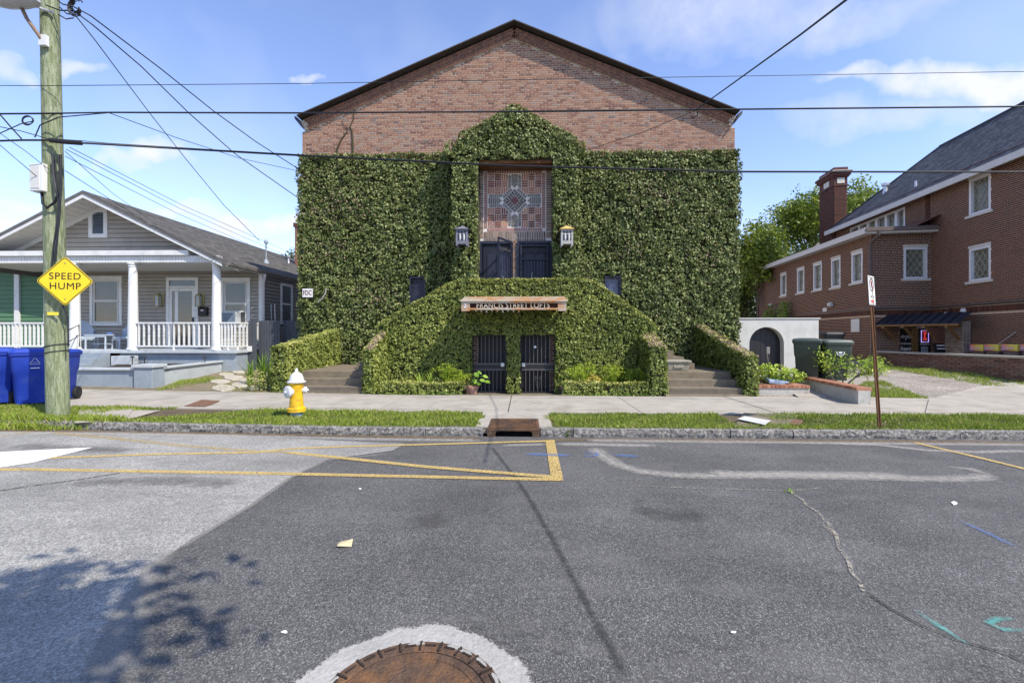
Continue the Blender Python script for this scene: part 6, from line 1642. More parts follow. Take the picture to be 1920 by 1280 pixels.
b = MB(); b.tube([cX(1905, 622, XA - .03), cX(1862, 652, XA - .25)], .014, 6); br_ = thing('wall_brace', 'thin pale rod slanting down the near brick wall', 'rod', C1, CA); b.build('rod', m_steel, br_, local=True)

# ---------------------------------------------------------------- low brick wall along the drive
A_, B_ = pZ(1648, 686, .44), pZ(1960, 708, .44)
Dw = (B_ - A_).xy; Lw = Dw.length; a_ = Vector((Dw.x / Lw, Dw.y / Lw, 0)); n_ = Vector((a_.y, -a_.x, 0))
if n_.dot(Vector((0, 0, 0)) - A_) < 0: n_ = -n_
lw = thing('low_brick_wall', 'low weathered brick wall with a pale coping along the drive', 'wall', (A_.x, A_.y, .3))
zl = (pY(1650, 660, A_.y).z + ZY(1920, 675, B_.y)) / 2
def wl_box(d0, d1, z0, z1, e=0): 
    b = MB(); c = A_ + a_ * (Lw / 2) - n_ * ((d0 + d1) / 2); b.obox((c.x, c.y, (z0 + z1) / 2), a_ * (Lw / 2 + e), n_ * ((d1 - d0) / 2), (0, 0, (z1 - z0) / 2)); return b
m_lowb = M('low_wall_brick', None, .9, .2, 20, .15, 90, ramp=[(.09, .045, .035), (.16, .075, .055), (.22, .12, .09), (.14, .12, .09)])
m_lowm = M('low_wall_mortar', (.16, .135, .11), .95, .2, 8)
wl_box(.012, .2, .2, zl).build('core', m_lowm, lw)
wl_box(-.05, .26, zl, zl + .06, .04).build('coping', m_conc, lw, bevel=.008)
lay(brick_rows(0, Lw, .3, zl, headers=0, seed=61), ((A_.x, A_.y, 0), a_, n_), m_lowb, lw, 300, key=lambda c: c.length)

# ---------------------------------------------------------------- stucco wall with arched gate
YS = 14.45
sx0, sx1, sz1 = XY(1376, YS), XY(1535, YS), ZY(1460, 598, YS)
m_stucco = M('stucco', (.50, .49, .455), .9, .10, 2.2, .06, 40, .35, 25, stain=(.40, .385, .35), stain_scale=1.8, stain_amt=.7)
st = thing('stucco_wall', 'pale stucco garden wall with a round-arched opening', 'wall', ((sx0 + sx1) / 2, YS, .2))
aL, aR, aT = XY(1405, YS), XY(1470, YS), ZY(1437, 613, YS); ar = (aR - aL) / 2; acx = (aL + aR) / 2; acz = aT - ar
b = MB(); N_ = 24
b.box(sx0, aL, YS, YS + .45, .1, sz1); b.box(aR, sx1, YS, YS + .45, .1, sz1)
for i in range(N_):
    t0, t1 = math.pi * i / N_, math.pi * (i + 1) / N_
    p, q = (acx - ar * math.cos(t0), acz + ar * math.sin(t0)), (acx - ar * math.cos(t1), acz + ar * math.sin(t1))
    b.add([(p[0], YS, p[1]), (q[0], YS, q[1]), (q[0], YS, sz1), (p[0], YS, sz1), (p[0], YS + .45, p[1]), (q[0], YS + .45, q[1]), (q[0], YS + .45, sz1), (p[0], YS + .45, sz1)], [(0, 1, 2, 3), (4, 7, 6, 5), (0, 4, 5, 1), (3, 2, 6, 7)])
b.build('wall', m_stucco, st)
b = MB(); b.box(sx0, sx1 + .05, YS - .03, YS + .48, sz1, sz1 + .035); b.build('coping', m_stucco, st, bevel=.012)
for i in range(7):
    x0 = aL - .03 + (aR - aL + .06) * i / 7; x1 = aL - .03 + (aR - aL + .06) * (i + 1) / 7
    b = MB(); b.box(x0 + .004, x1 - .004, YS + .22, YS + .26, .15, aT + .03); b.build('gate_board', m_blackm, st)
# planters with brick cappings
m_capb = M('cap_brick', None, .85, .15, 20, ramp=[(.22, .085, .05), (.33, .14, .08), (.40, .20, .13)])
def capped(name, label, P, Q, z0, z1, w, nb):
    t = thing(name, label, 'planter wall', ((P[0] + Q[0]) / 2, (P[1] + Q[1]) / 2, z0))
    P, Q = Vector((*P, 0)), Vector((*Q, 0)); d = (Q - P); L = d.length; d.normalize(); n = Vector((d.y, -d.x, 0))
    b = MB(); b.bar(P + Vector((0, 0, (z0 + z1) / 2)), Q + Vector((0, 0, (z0 + z1) / 2)), w - .03, z1 - z0); b.build('base', m_stain, t)
    for i in range(nb):
        c = P + d * (L * (i + .5) / nb); b = MB(); b.obox((c.x, c.y, z1 + .032), d * (L / nb / 2 - .006), n * (w / 2 + .01), (0, 0, .032)); o = b.build('cap_brick', m_capb, t); o['tone'] = R.random()
    return t
m_stain = M('rendered_base', (.42, .40, .36), .9, .2, 3, .1, 60, .3, 30, stain=(.22, .2, .17), stain_scale=2.5, stain_amt=.6)
pl0, pl1 = XY(1428, 10.9), XY(1517, 10.9); zc0 = ZY(1470, 727, 10.9)
capped('planter_wall', 'front planter wall capped with orange bricks beside the right flank wall', (pl0 - .3, 10.98), (pl1, 10.98), .05, zc0, .24, 14)
capped('planter_wall', 'short planter return wall capped with orange bricks by the path to the arch', (pl1 - .12, 11.12), (pl1 - .3, 13.2), .05, zc0, .22, 18)
b = MB(); b.box(pl0 - .2, pl1 - .2, 11.0, 13.5, .0, zc0 - .02); b.build('soil_bed', m_soil, label='planter soil behind the brick-capped front wall', cat='soil', kind='stuff')
ppts = [(1497, 703), (1540, 709), (1580, 717), (1621, 727)]
wq = [pZ(u, v, .46) for u, v in ppts]; wq = [Vector((p.x, p.y)) for p in wq]
capped('planter_wall', 'long angled wall capped with orange bricks leading back to the green bins', tuple(wq[3]), tuple(wq[0]), .02, .40, .26, 30)
# apron of the drive
P = [pZ(u, v, SW) for u, v in ((1742, 749), (1775, 742), (1835, 733), (1900, 728), (1960, 735), (1960, 775), (1735, 775))]
b = MB(); b.prism([(p.x, p.y, yr(p.x, p.y) + .006) for p in P][::-1], (0, 0, .02)); b.build('drive_apron', m_conc, kind='structure')
m_path = [pZ(u, v, .16) for u, v in ((1497, 742), (1600, 742), (1560, 726), (1480, 712), (1440, 700), (1410, 700))]
b = MB(); b.prism([(p.x, p.y, yr(p.x, p.y) + .008) for p in m_path], (0, 0, .02)); b.build('arch_path', m_conc, kind='structure')
def gpoly(pts, zf):
    out = []
    for u, v in pts:
        p = pZ(u, v, .2)
        for _ in range(6): p = pZ(u, v, zf(p.x, p.y))
        out.append((p.x, p.y))
    return out
blades(gpoly([(1585, 744), (1744, 748), (1700, 733), (1655, 719), (1622, 719)], yr), 2600, .09, 'grass', zf=yr, tone=(.35, .85), label='small lawn between the angled planter wall and the drive', cat='grass')
gl = [(p.x + n_.x * .02, p.y + n_.y * .02) for p in (A_ + Vector((0, 0, 0)), B_)]
blades([gl[0], gl[1], (B_.x + n_.x * 1.5, B_.y + n_.y * 1.5), (A_.x + n_.x * 1.3, A_.y + n_.y * 1.3)], 1500, .10, 'grass', zf=yr, tone=(.4, .9), label='strip of bright grass at the foot of the low brick wall', cat='grass')
blades(gpoly([(290, 734), (420, 712), (398, 706), (340, 712)], yl), 1600, .08, 'grass', zf=yl, tone=(.3, .8), label='patch of grass beside the stepping stones by the porch house', cat='grass')
blades(gpoly([(395, 735), (470, 735), (470, 704), (430, 698), (405, 708)], yl), 500, .06, 'grass', zf=yl, tone=(.2, .8), label='thin grass growing between the stepping stones', cat='grass')
m_flag = M('flagstone', (.42, .38, .31), .9, .2, 6, .1, 60, .3, 30)
for i, (u, v, s) in enumerate(((420, 728, 26), (452, 722, 22), (412, 716, 20), (440, 709, 20), (462, 713, 16), (425, 703, 17), (448, 699, 14), (480, 728, 18))):
    pts = gpoly([(u + s * math.cos(a) * R.uniform(.8, 1.1), v + s * .24 * math.sin(a) * R.uniform(.8, 1.1)) for a in np.linspace(0, 5.4, 7)], yl)[::-1]
    b = MB(); b.prism([(p[0], p[1], yl(*p) - .01) for p in pts], (0, 0, .03)); b.build('stepping_stone', m_flag, label=['large flat stepping stone nearest the pavement', 'stepping stone beside the large front one', 'stepping stone behind the large front one near the grey wall', 'middle stepping stone of the path', 'stepping stone near the weeds, middle of the path', 'stepping stone near the porch corner', 'farthest stepping stone toward the fence', 'stepping stone by the hedge foot'][i], cat='stepping stone', group='stepping stones beside the porch house')
# ---------------------------------------------------------------- utility pole with its hardware
m_pole = M('pole_wood', (.17, .20, .105), .9, .35, 4, .4, 30, .9, 22, stretch=(6, 6, .8), stain=(.34, .37, .25), stain_scale=5, stain_amt=.8, stain_lo=.45, stain_hi=.6)
m_cable = M('black_cable', (.012, .013, .018), .5, 0)
m_galv = M('hardware_grey', (.22, .20, .18), .6, .3, 12, metal=.5)
m_rod = M('lamp_arm_rust', (.20, .13, .085), .6, .3, 12, metal=.3)
pb = vp(109, 780); ptilt = Vector((-.16 / 7.6, 0, 1))
def pp(z, dx=0, dy=0): return Vector((pb.x + ptilt.x * (z - pb.z) + dx, pb.y + dy, z))
pole = thing('utility_pole', 'weathered greenish wooden utility pole on the verge', 'utility pole', pb)
b = MB(); b.tube([pp(z) for z in (pb.z - .1, pb.z + 1, 3, 5, 7, 9, 10.2)], [.150, .147, .138, .130, .122, .114, .110], 24); b.build('shaft', m_pole, pole, smooth=50)
b = MB(); b.bar(pp(7.55, .02, -.14), pp(7.55, .1, -.14), .06, .09); b.build('arm_bracket', m_white, pole)
q = pY(104, 265, pb.y - .2)
b = MB(); b.tube([pY(94, 263, pb.y - .17), pY(122, 266, pb.y - .17), pY(152, 268, pb.y - .17)], .038, 10); b.build('splice_case', m_blackm, pole, smooth=40)
bxp = pY(77, 335, pb.y - .12)
b = MB(); b.box(bxp.x - .115, bxp.x + .115, bxp.y - .08, bxp.y + .08, bxp.z - .225, bxp.z + .225); bx_ = b.build('equipment_box', m_white, pole, bevel=.012)
b = MB(); b.box(bxp.x - .075, bxp.x + .06, bxp.y - .088, bxp.y - .08, bxp.z - .18, bxp.z + .18); b.build('box_lid', m_whites, bx_)
def pole_cable(pts, r=.012):
    b = MB(); b.tube([pY(u, v, pb.y - d) for u, v, d in pts], r, 6); b.build('pole_cable', m_cable, pole, smooth=60)
pole_cable([(78, 358, .12), (80, 382, .16), (88, 390, .18), (102, 380, .18), (108, 366, .19), (104, 350, .19), (100, 320, .18), (99, 290, .18)], .02)
pole_cable([(110, 290, .17), (112, 330, .17), (111, 375, .17), (107, 420, .18), (101, 455, .18), (97, 500, .18)], .012)
pole_cable([(114, 290, .16), (115, 345, .17), (112, 400, .17), (108, 440, .18), (104, 490, .18)], .014)
pole_cable([(104, 300, .17), (106, 340, .18), (110, 400, .18), (106, 450, .18), (102, 490, .18)], .01)
pole_cable([(117, 572, .16), (125, 590, .14), (128, 620, .12), (128, 650, .12)], .01)
for k, (v, w) in enumerate(((648, .5), (660, .5))):
    p = pp(ZY(109, v, pb.y)); b = MB(); b.tube([p + Vector((.152 * math.cos(a), .152 * math.sin(a), .03 * math.cos(a))) for a in np.linspace(0, 2 * math.pi, 25)], .008, 6); b.build('strap', m_cable, pole, smooth=60)
b = MB(); p = pY(100, 588, pb.y - .15); b.box(p.x - .09, p.x + .09, p.y - .012, p.y, p.z - .025, p.z + .025); b.build('id_tag', M('tag_yellow', (.72, .60, .05), .6, .1), pole)
# street lamp on the pole, mostly above the picture
lampt = thing('street_lamp', 'grey street lamp head on a brace arm at the top of the pole', 'street lamp', pY(20, 10, pb.y - .6))
b = MB(); c0 = pY(24, 2, pb.y - .35); b.lathe([(.02, -.40), (.10, -.34), (.155, -.15), (.16, .1), (.12, .32), (.04, .42)], (0, 0, 0), 16, 'x'); b.v = [(p[0] + c0.x, p[1] + c0.y, p[2] * .55 + c0.z) for p in b.v]; b.build('lamp_head', M('lamp_grey', (.42, .43, .45), .5, .1), lampt, smooth=40)
b = MB(); b.tube([pY(20, -30, pb.y - .3), pY(50, 35, pb.y - .28), pY(78, 74, pb.y - .17)], .026, 8); b.build('brace', m_rod, lampt, smooth=40)
b = MB(); b.tube([pY(50, 2, pb.y - .32), pY(80, 18, pb.y - .15), pY(100, 24, pb.y - .1)], .022, 8); b.build('arm', m_steel, lampt, smooth=40)
b = MB(); p = pY(82, 76, pb.y - .16); b.box(p.x - .06, p.x + .06, p.y - .03, p.y + .03, p.z - .09, p.z + .08); b.build('mount_plate', m_white, lampt)
# speed hump sign
sg = thing('speed_hump_sign', 'yellow diamond SPEED HUMP sign fixed to the utility pole', 'sign', pY(122, 527, pb.y - .19), math.radians(12))
hd = .405
m_syel = M('sign_yellow', (.74, .53, .015), .45, .05, 5)
m_sblk = M('sign_black', (.012, .010, .010), .5, 0)
def rdiamond(h, r, y, n=5):
    P = []
    for k in range(4):
        a = k * math.pi / 2; c = Vector((math.cos(a), math.sin(a))) * (h - r * math.sqrt(2))
        for i in range(n): t = a - math.pi / 4 + (math.pi / 2) * i / (n - 1); P.append((c.x + r * math.cos(t), y, c.y + r * math.sin(t)))
    return P
b = MB(); b.prism(rdiamond(hd, .05, 0), (0, .006, 0)); b.build('plate', m_syel, sg, local=True)
b = MB(); o_, i_ = rdiamond(hd - .012, .045, -.0015), rdiamond(hd - .028, .04, -.0015); n = len(o_)
b.add(o_ + i_, [(k, (k + 1) % n, n + (k + 1) % n, n + k) for k in range(n)]); b.build('border', m_sblk, sg, local=True)
text('SPEED', .155, (0, -.002, .075), (math.pi / 2, 0, 0), m_sblk, sg, local=True, ext=.0015, spacing=1.1)
text('HUMP', .155, (0, -.002, -.085), (math.pi / 2, 0, 0), m_sblk, sg, local=True, ext=.0015, spacing=1.1)
for z in (.29, -.29): b = MB(); b.lathe([(.010, -.006), (.010, 0)], (0, 0, z), 10, 'y'); b.build('bolt', m_galv, sg, local=True)

# overhead cables: (u, v, Y) points
def cable(pts, r, label, sag=0.0):
    P = [pY(u, v, Y) for u, v, Y in pts]; Q = []
    for a, c in zip(P[:-1], P[1:]):
        k = max(4, int((c - a).length / .8))
        for i in range(k):
            f = i / k; q = a.lerp(c, f); q.z -= sag * 4 * f * (1 - f) * (c - a).length; Q.append(q)
    Q.append(P[-1]); b = MB(); b.tube(Q, r * .78, 6)
    return b.build('overhead_cable', m_cable, label=label, cat='cable', group='overhead cables', smooth=60)
Yp = pb.y
cable([(-60, 160.5, Yp), (92, 161, Yp - .16), (560, 157, 8.2), (1200, 146, 8.2), (2000, 133, 8.2)], .007, 'thinnest overhead wire, highest of the lines along the street')
cable([(-60, 214, Yp), (90, 213, Yp - .16), (200, 211, 8.1), (560, 212, 8.1), (960, 209.5, 8.1), (1390, 205, 8.1), (2000, 199, 8.1)], .018, 'thick black cable crossing the gable below the thin top wire')
cable([(152, 268, Yp - .17), (340, 279, 8.05), (570, 292, 8.05), (960, 311, 8.05), (1380, 322, 8.05), (2000, 322.5, 8.05)], .021, 'thick black cable crossing in front of the brick panel, lowest along the street')
cable([(152, 264, Yp - .17), (205, 269, 8.05), (420, 282, 8.04), (570, 290.5, 8.03)], .008, 'thin lashing wire just above the lowest street cable')
cable([(-60, 266, Yp), (40, 263, Yp - .1), (94, 263, Yp - .17)], .02, 'thick cable reaching the pole splice from the left')
cable([(65, 258, Yp - .17), (75, 235, Yp - .2), (110, 220, Yp - .2), (200, 212, 8.1)], .012, 'cable loop curving from the splice up to the thick line')
cable([(205, 212, 8.1), (330, 258, 10), (450, 297, 12), (565, 322, 14)], .009, 'thin drop wire leaving the thick line for the hall corner')
cable([(140, 14, Yp), (170, 30, 8.2), (300, 128, 9.4), (400, 208, 11), (480, 266, 12.4), (566, 321, 14)], .015, 'upper twisted service cable from the pole top to the hall')
cable([(140, 22, Yp), (175, 48, 8.2), (265, 125, 9.3), (355, 213, 11), (440, 288, 12.4), (566, 376, 14)], .015, 'middle twisted service cable from the pole top to the hall')
cable([(142, 30, Yp), (180, 78, 8.5), (215, 125, 9.5), (282, 214, 11.5), (350, 300, 13.5), (420, 385, 16), (487, 452, 18.4)], .013, 'service cable from the pole top to the house mast')
for k, (ua, va, ub, vb, Y) in enumerate(((130, 276, 552, 477, 18), (124, 280, 548, 485, 18), (122, 293, 540, 490, 18), (122, 284, 300, 425, 15), (122, 320, 430, 500, 15.5))):
    cable([(ua, va, Yp), ((ua + ub) / 2, (va + vb) / 2 + 8, (Yp + Y) / 2 - 1), (ub, vb, Y)], .007, ['topmost thin drop wire fanning out over the porch roof', 'second thin drop wire fanning out over the porch roof', 'third thin drop wire fanning out over the porch roof', 'short steep drop wire to the porch roof edge', 'lowest thin drop wire slanting past the porch beam'][k])
cable([(1600, -10, 3.4), (1500, 66, 4.6), (1400, 138, 6.2), (1301, 209, 8.1)], .012, 'slanting service wire running up out of the picture at top right')
cable([(1301, 209, 8.1), (1200, 250, 10.2), (1095, 283, 12.6), (1000, 306, 13.1), (890, 328, 13.2)], .008, 'thin wire slanting down across the portal from the thick line')
cable([(-60, 288, Yp), (0, 250, Yp), (40, 232, Yp), (60, 228, Yp)], .010, 'slack wire curving up to the coil left of the pole')
cable([(-40, 230, Yp - .3), (40, 246, Yp - .3), (92, 261, Yp - .2)], .009, 'upper thin wire reaching the pole from the left')
cable([(0, 215, Yp), (20, 238, Yp - .1), (40, 260, Yp - .1)], .014, 'short thick jumper wire left of the pole')
cable([(0, 250, Yp - .4), (50, 285, Yp - .3), (92, 318, Yp - .15)], .007, 'lower slanting wire reaching the pole from the left')
cable([(-20, 255, Yp - .5), (30, 298, Yp - .4), (70, 332, Yp - .2)], .007, 'lowest slanting wire reaching the equipment box from the left')
b = MB()
for k in range(3): b.tube([pY(51 + 10 * math.cos(a) + k, 226 + (9 - k) * math.sin(a), Yp - .2 - .02 * k) for a in np.linspace(0, 2 * math.pi, 21)], .007, 6)
b.build('cable_coil', m_cable, label='small coil of spare cable hanging left of the pole', cat='cable coil', smooth=60)
b = MB()
for k in range(4): b.tube([pY(142 + (10 + 5 * k) * math.cos(a) * .6, 14 + (8 + 3 * k) * math.sin(a), Yp - .05 * k) for a in np.linspace(.3 * k, 4.5 + .4 * k, 15)], .011, 6)
for (a, c) in (((86, 10), (140, 20)), ((112, 14), (138, 28)), ((100, -5), (136, 12)), ((110, 28), (138, 34))): b.tube([pY(a[0], a[1], Yp - .15), pY((a[0] + c[0]) / 2, (a[1] + c[1]) / 2 + 5, Yp - .15), pY(c[0], c[1], Yp - .05)], .010, 6)
b.build('cable_tangle', m_cable, label='tangle of black service cables at the pole top', cat='cables', smooth=60)
b = MB(); b.tube([pY(1301 + 7 * math.cos(a), 213 + 7 * math.sin(a), 8.08) for a in np.linspace(-.5, 2.6, 12)], .010, 6); b.build('cable_loop', m_cable, label='small cable loop hanging where the slanting wire meets the thick line', cat='cable', smooth=60)

# ---------------------------------------------------------------- fire hydrant
hp = vp(556, 781)
hy = thing('fire_hydrant', 'yellow fire hydrant with a white bonnet and caps on the verge', 'fire hydrant', hp, math.radians(14))
m_hy = M('hydrant_yellow', (.66, .40, .012), .5, .12, 6, .08, 60, stain=(.22, .13, .03), stain_scale=11, stain_amt=.7, stain_lo=.5)
m_hw = M('hydrant_white', (.60, .60, .60), .5, .1, 6, stain=(.33, .30, .26), stain_scale=11, stain_amt=.6)
m_hb = M('hydrant_base', (.24, .33, .36), .7, .3, 14)
b = MB(); b.lathe([(.095, -.03), (.10, .0), (.10, .085), (.09, .09)], (0, 0, 0), 24); b.build('base_pipe', m_hb, hy, local=True, smooth=40)
b = MB(); b.lathe([(.10, .09), (.145, .09), (.15, .095), (.15, .115), (.145, .12), (.145, .125), (.15, .13), (.15, .15), (.14, .156), (.115, .17), (.105, .30), (.098, .45), (.108, .50), (.112, .58), (.10, .585)], (0, 0, 0), 28); b.build('barrel', m_hy, hy, local=True, smooth=40)
for k in range(8):
    a = k * math.pi / 4; b = MB(); b.lathe([(.012, .15), (.012, .168)], (.132 * math.cos(a), .132 * math.sin(a), 0), 6); b.build('bolt', m_hy, hy, local=True)
b = MB(); b.lathe([(.10, .585), (.145, .588), (.15, .60), (.148, .612), (.118, .622), (.108, .68), (.085, .73), (.05, .76), (.03, .765), (.028, .80), (.018, .81), (.016, .835)], (0, 0, 0), 28); b.build('bonnet', m_hw, hy, local=True, smooth=40)
for nm, dx, r, L in (('side_cap', -1, .058, .17), ('side_cap', 1, .048, .16)):
    b = MB(); pr = [(r * .8, .08), (r * .8, .115), (r * 1.15, .118), (r * 1.2, .13), (r * 1.2, .16), (r * .9, .17), (.018, .175), (.018, .195)]
    b.lathe([(p[0], dx * p[1]) for p in pr], (0, 0, .455), 18, 'x'); b.build(nm, m_hw, hy, local=True, smooth=40)
b = MB(); pr = [(.07, -.08), (.07, -.12), (.098, -.124), (.102, -.14), (.102, -.175), (.07, -.185), (.02, -.19), (.02, -.215)]
b.lathe(pr, (-.0, 0, .44), 22, 'y'); b.rot((0, 0, 0), math.radians(-48)); b.build('pumper_cap', m_hw, hy, local=True, smooth=40)

# ---------------------------------------------------------------- no-parking sign on a leaning post
sp = vp(1648, 800); st_ = pY(1630, 522, sp.y)
m_rp = M('rusty_post', (.16, .075, .035), .75, .35, 9, .3, 60, .4, 50, metal=.3, stretch=(5, 5, .6), stain=(.34, .17, .07), stain_scale=6, stain_amt=.7)
ps = thing('parking_sign', 'leaning no-parking sign on a rusty channel post', 'sign', sp)
d = (st_ - sp); up = d.normalized(); L = d.length
b = MB(); sd_ = Vector((1, 0, 0)); bk_ = Vector((0, 1, 0))
b.bar(sp - up * .1, st_, .022, .030); b.bar(sp - up * .1 + sd_ * .020 + bk_ * -.012, st_ + sd_ * .020 + bk_ * -.012, .018, .008); b.bar(sp - up * .1 - sd_ * .020 - bk_ * .012, st_ - sd_ * .020 - bk_ * .012, .018, .008); b.build('post', m_rp, ps)
ang = math.radians(39); ax_ = Vector((math.cos(ang), math.sin(ang), 0)); nx_ = Vector((ax_.y, -ax_.x, 0))
c = st_ - up * .19 + Vector((0, -.03, 0)); hw, hh = .150, .225
nrm = nx_
b = MB(); b.obox(c, ax_ * hw, nrm * .002, up * hh); b.build('plate', m_white, ps)
m_sred = M('sign_red', (.55, .03, .03), .5, 0)
def onplate(pts, mat, nm='symbol', dd=.004):
    b = MB(); P = [c + ax_ * x + up * z + nrm * dd for x, z in pts]; b.prism(P, nrm * .001); b.build(nm, mat, ps)
def ringp(r0, r1, cz, mat):
    b = MB(); n = 28; V = [c + ax_ * (r * math.cos(2 * math.pi * i / n)) + up * (cz + r * math.sin(2 * math.pi * i / n)) + nrm * .004 for r in (r0, r1) for i in range(n)]
    b.add(V, [(i, (i + 1) % n, n + (i + 1) % n, n + i) for i in range(n)]); b.build('prohibition_ring', mat, ps)
ringp(.085, .105, .09, m_sblk)
onplate([(-.03, .04), (-.01, .04), (-.01, .08), (.03, .09), (.03, .13), (-.03, .14)], m_sblk, 'letter_p'); onplate([(-.07, .155), (-.06, .165), (.075, .03), (.065, .02)], m_sred, 'slash', .006)
for s in (-1, 1): onplate([(s * .03, -.075), (s * .09, -.095), (s * .03, -.115)], m_sblk, 'arrow')
onplate([(-.07, -.15), (.07, -.15), (.07, -.185), (-.07, -.185)], m_sred, 'red_panel')
for z in (.205, -.208): onplate([(-.13, z), (.13, z), (.13, z - .006), (-.13, z - .006)], m_sblk, 'border_line')

# ---------------------------------------------------------------- wheelie bins
m_tyre = M('bin_tyre', (.012, .012, .013), .7, .1)
def wheelie(name, label, cat, loc, rz, mat, scale=1.0, logo=None, lidmat=None, group=None):
    t = thing(name, label, cat, loc, rz, group); t.scale = (scale,) * 3
    def loft(rings):
        V = []; Fc = []; n = 16
        for (w, d, y, z, r) in rings:
            k = 0
            for (sx, sy) in ((1, 1), (-1, 1), (-1, -1), (1, -1)):
                a0 = {(1, 1): 0, (-1, 1): 1, (-1, -1): 2, (1, -1): 3}[(sx, sy)] * math.pi / 2
                for i in range(4):
                    a = a0 + i * math.pi / 6; V.append((sx * (w - r) + r * math.cos(a), y + sy * (d - r) + r * math.sin(a), z))
        for i in range(len(rings) - 1):
            for j in range(n): Fc.append((i * n + j, i * n + (j + 1) % n, (i + 1) * n + (j + 1) % n, (i + 1) * n + j))
        Fc += [tuple(range(n))[::-1], tuple((len(rings) - 1) * n + j for j in range(n))]
        return V, Fc
    b = MB(); b.add(*loft([(.235, .27, .02, .04, .05), (.24, .275, .02, .06, .05), (.265, .32, 0, .58, .05), (.285, .35, -.01, .64, .05), (.30, .37, -.01, .93, .05), (.325, .395, -.01, .945, .06), (.325, .395, -.01, .985, .06)])); b.build('body', mat, t, local=True, smooth=35)
    b = MB(); b.add(*loft([(.335, .405, -.01, .99, .07), (.335, .405, -.01, 1.01, .07), (.30, .37, -.01, 1.055, .07), (.18, .24, -.01, 1.075, .07)])); lid = b.build('lid', lidmat or mat, t, local=True, smooth=35)
    b = MB(); b.tube([(-.26, .37, .97), (-.26, .47, .99), (.26, .47, .99), (.26, .37, .97)], .02, 8); b.build('handle', mat, t, local=True, smooth=40)
    for s in (-1, 1):
        b = MB(); b.lathe([(.05, -.035), (.12, -.035), (.135, -.02), (.135, .02), (.12, .035), (.05, .035)], (s * .27, .26, .135), 20, 'x'); w = b.build('wheel', m_tyre, t, local=True, smooth=40)
        b = MB(); b.lathe([(.02, -.042), (.075, -.038), (.075, .038), (.02, .042)], (s * .27, .26, .135), 12, 'x'); b.build('hub', m_blackm, w, local=True)
    b = MB(); b.prism([(-.19, -.352, .66), (.19, -.352, .66), (0, -.312, .52)][::-1], (0, .03, 0)); b.build('front_rib', mat, t, local=True)
    if logo == 'tri':
        for k in range(3):
            a = k * 2 * math.pi / 3 + math.pi / 2; b = MB(); r = .085
            p, q = Vector((r * math.cos(a), 0, r * math.sin(a))), Vector((r * math.cos(a + 2.094), 0, r * math.sin(a + 2.094)))
            b.bar(p.lerp(q, .08) + Vector((0, -.366, .82)), p.lerp(q, .92) + Vector((0, -.366, .82)), .006, .03, up=(0, 1, 0)); b.build('recycling_arrow', m_white, t, local=True)
        b = MB(); b.box(-.04, .04, -.372, -.364, .81, .835); b.build('recycling_text', m_white, t, local=True); b = MB(); b.box(-.06, .06, -.37, -.362, .70, .715); b.build('recycling_text', m_white, t, local=True)
    if logo == 'round':
        b = MB(); n = 24
        for r0, r1 in ((.075, .098), (.0, .045)):
            V = [(.02 + r * math.cos(2 * math.pi * i / n), -.369, .76 + r * math.sin(2 * math.pi * i / n)) for r in (r0 + .001, r1) for i in range(n)]
            b.add(V, [(i, (i + 1) % n, n + (i + 1) % n, n + i) for i in range(n)])
        b.build('round_emblem', m_white, t, local=True)
        b = MB(); b.box(-.07, .07, -.372, -.364, .885, .90); b.build('bin_text', m_white, t, local=True)
    return t
m_bb = M('bin_blue', (.012, .042, .34), .5, .12, 4, .06, 60, stain=(.05, .09, .30), stain_scale=4, stain_amt=.5)
m_bg = M('bin_green', (.045, .060, .048), .5, .12, 5, stain=(.09, .10, .08), stain_scale=3, stain_amt=.5)
m_bgl = M('bin_green_lid', (.10, .115, .10), .5, .12, 5)
m_bk = M('bin_black', (.012, .013, .015), .5, .1)
def groundp(u, v, zf):
    p = pZ(u, v, .2)
    for _ in range(5): p = pZ(u, v, zf(p.x, p.y))
    return p
swz = lambda x, y: gz(x) + SW
p = groundp(62, 757, swz); wheelie('recycling_bin', 'blue recycling bin with a white recycling triangle beside the utility pole', 'bin', p, math.radians(52), m_bb, 1.0, 'tri', group='blue recycling bins')
p = groundp(-12, 757, swz); wheelie('recycling_bin', 'blue recycling bin at the left picture edge', 'bin', p, math.radians(48), m_bb, 1.0, 'tri', group='blue recycling bins')
p = groundp(100, 751, swz); wheelie('recycling_bin', 'blue recycling bin mostly hidden behind the utility pole', 'bin', p, math.radians(20), m_bb, .97, None, group='blue recycling bins')
p = groundp(1560, 714, yr); wheelie('rubbish_bin', 'dark green wheelie bin with a round white emblem beside the shrub', 'bin', p, math.radians(-8), m_bg, 1.0, 'round', m_bgl, 'dark green wheelie bins')
p = groundp(1524, 712, yr); wheelie('rubbish_bin', 'dark green wheelie bin against the pale stucco wall', 'bin', p + Vector((0, .25, 0)), math.radians(-30), m_bg, 1.0, None, None, 'dark green wheelie bins')
p = pY(1551, 640, 16.5); wheelie('rubbish_bin', 'black wheelie bin behind the end of the stucco wall', 'bin', (p.x, p.y, yr(p.x, p.y)), 0, m_bk, 1.12, None)

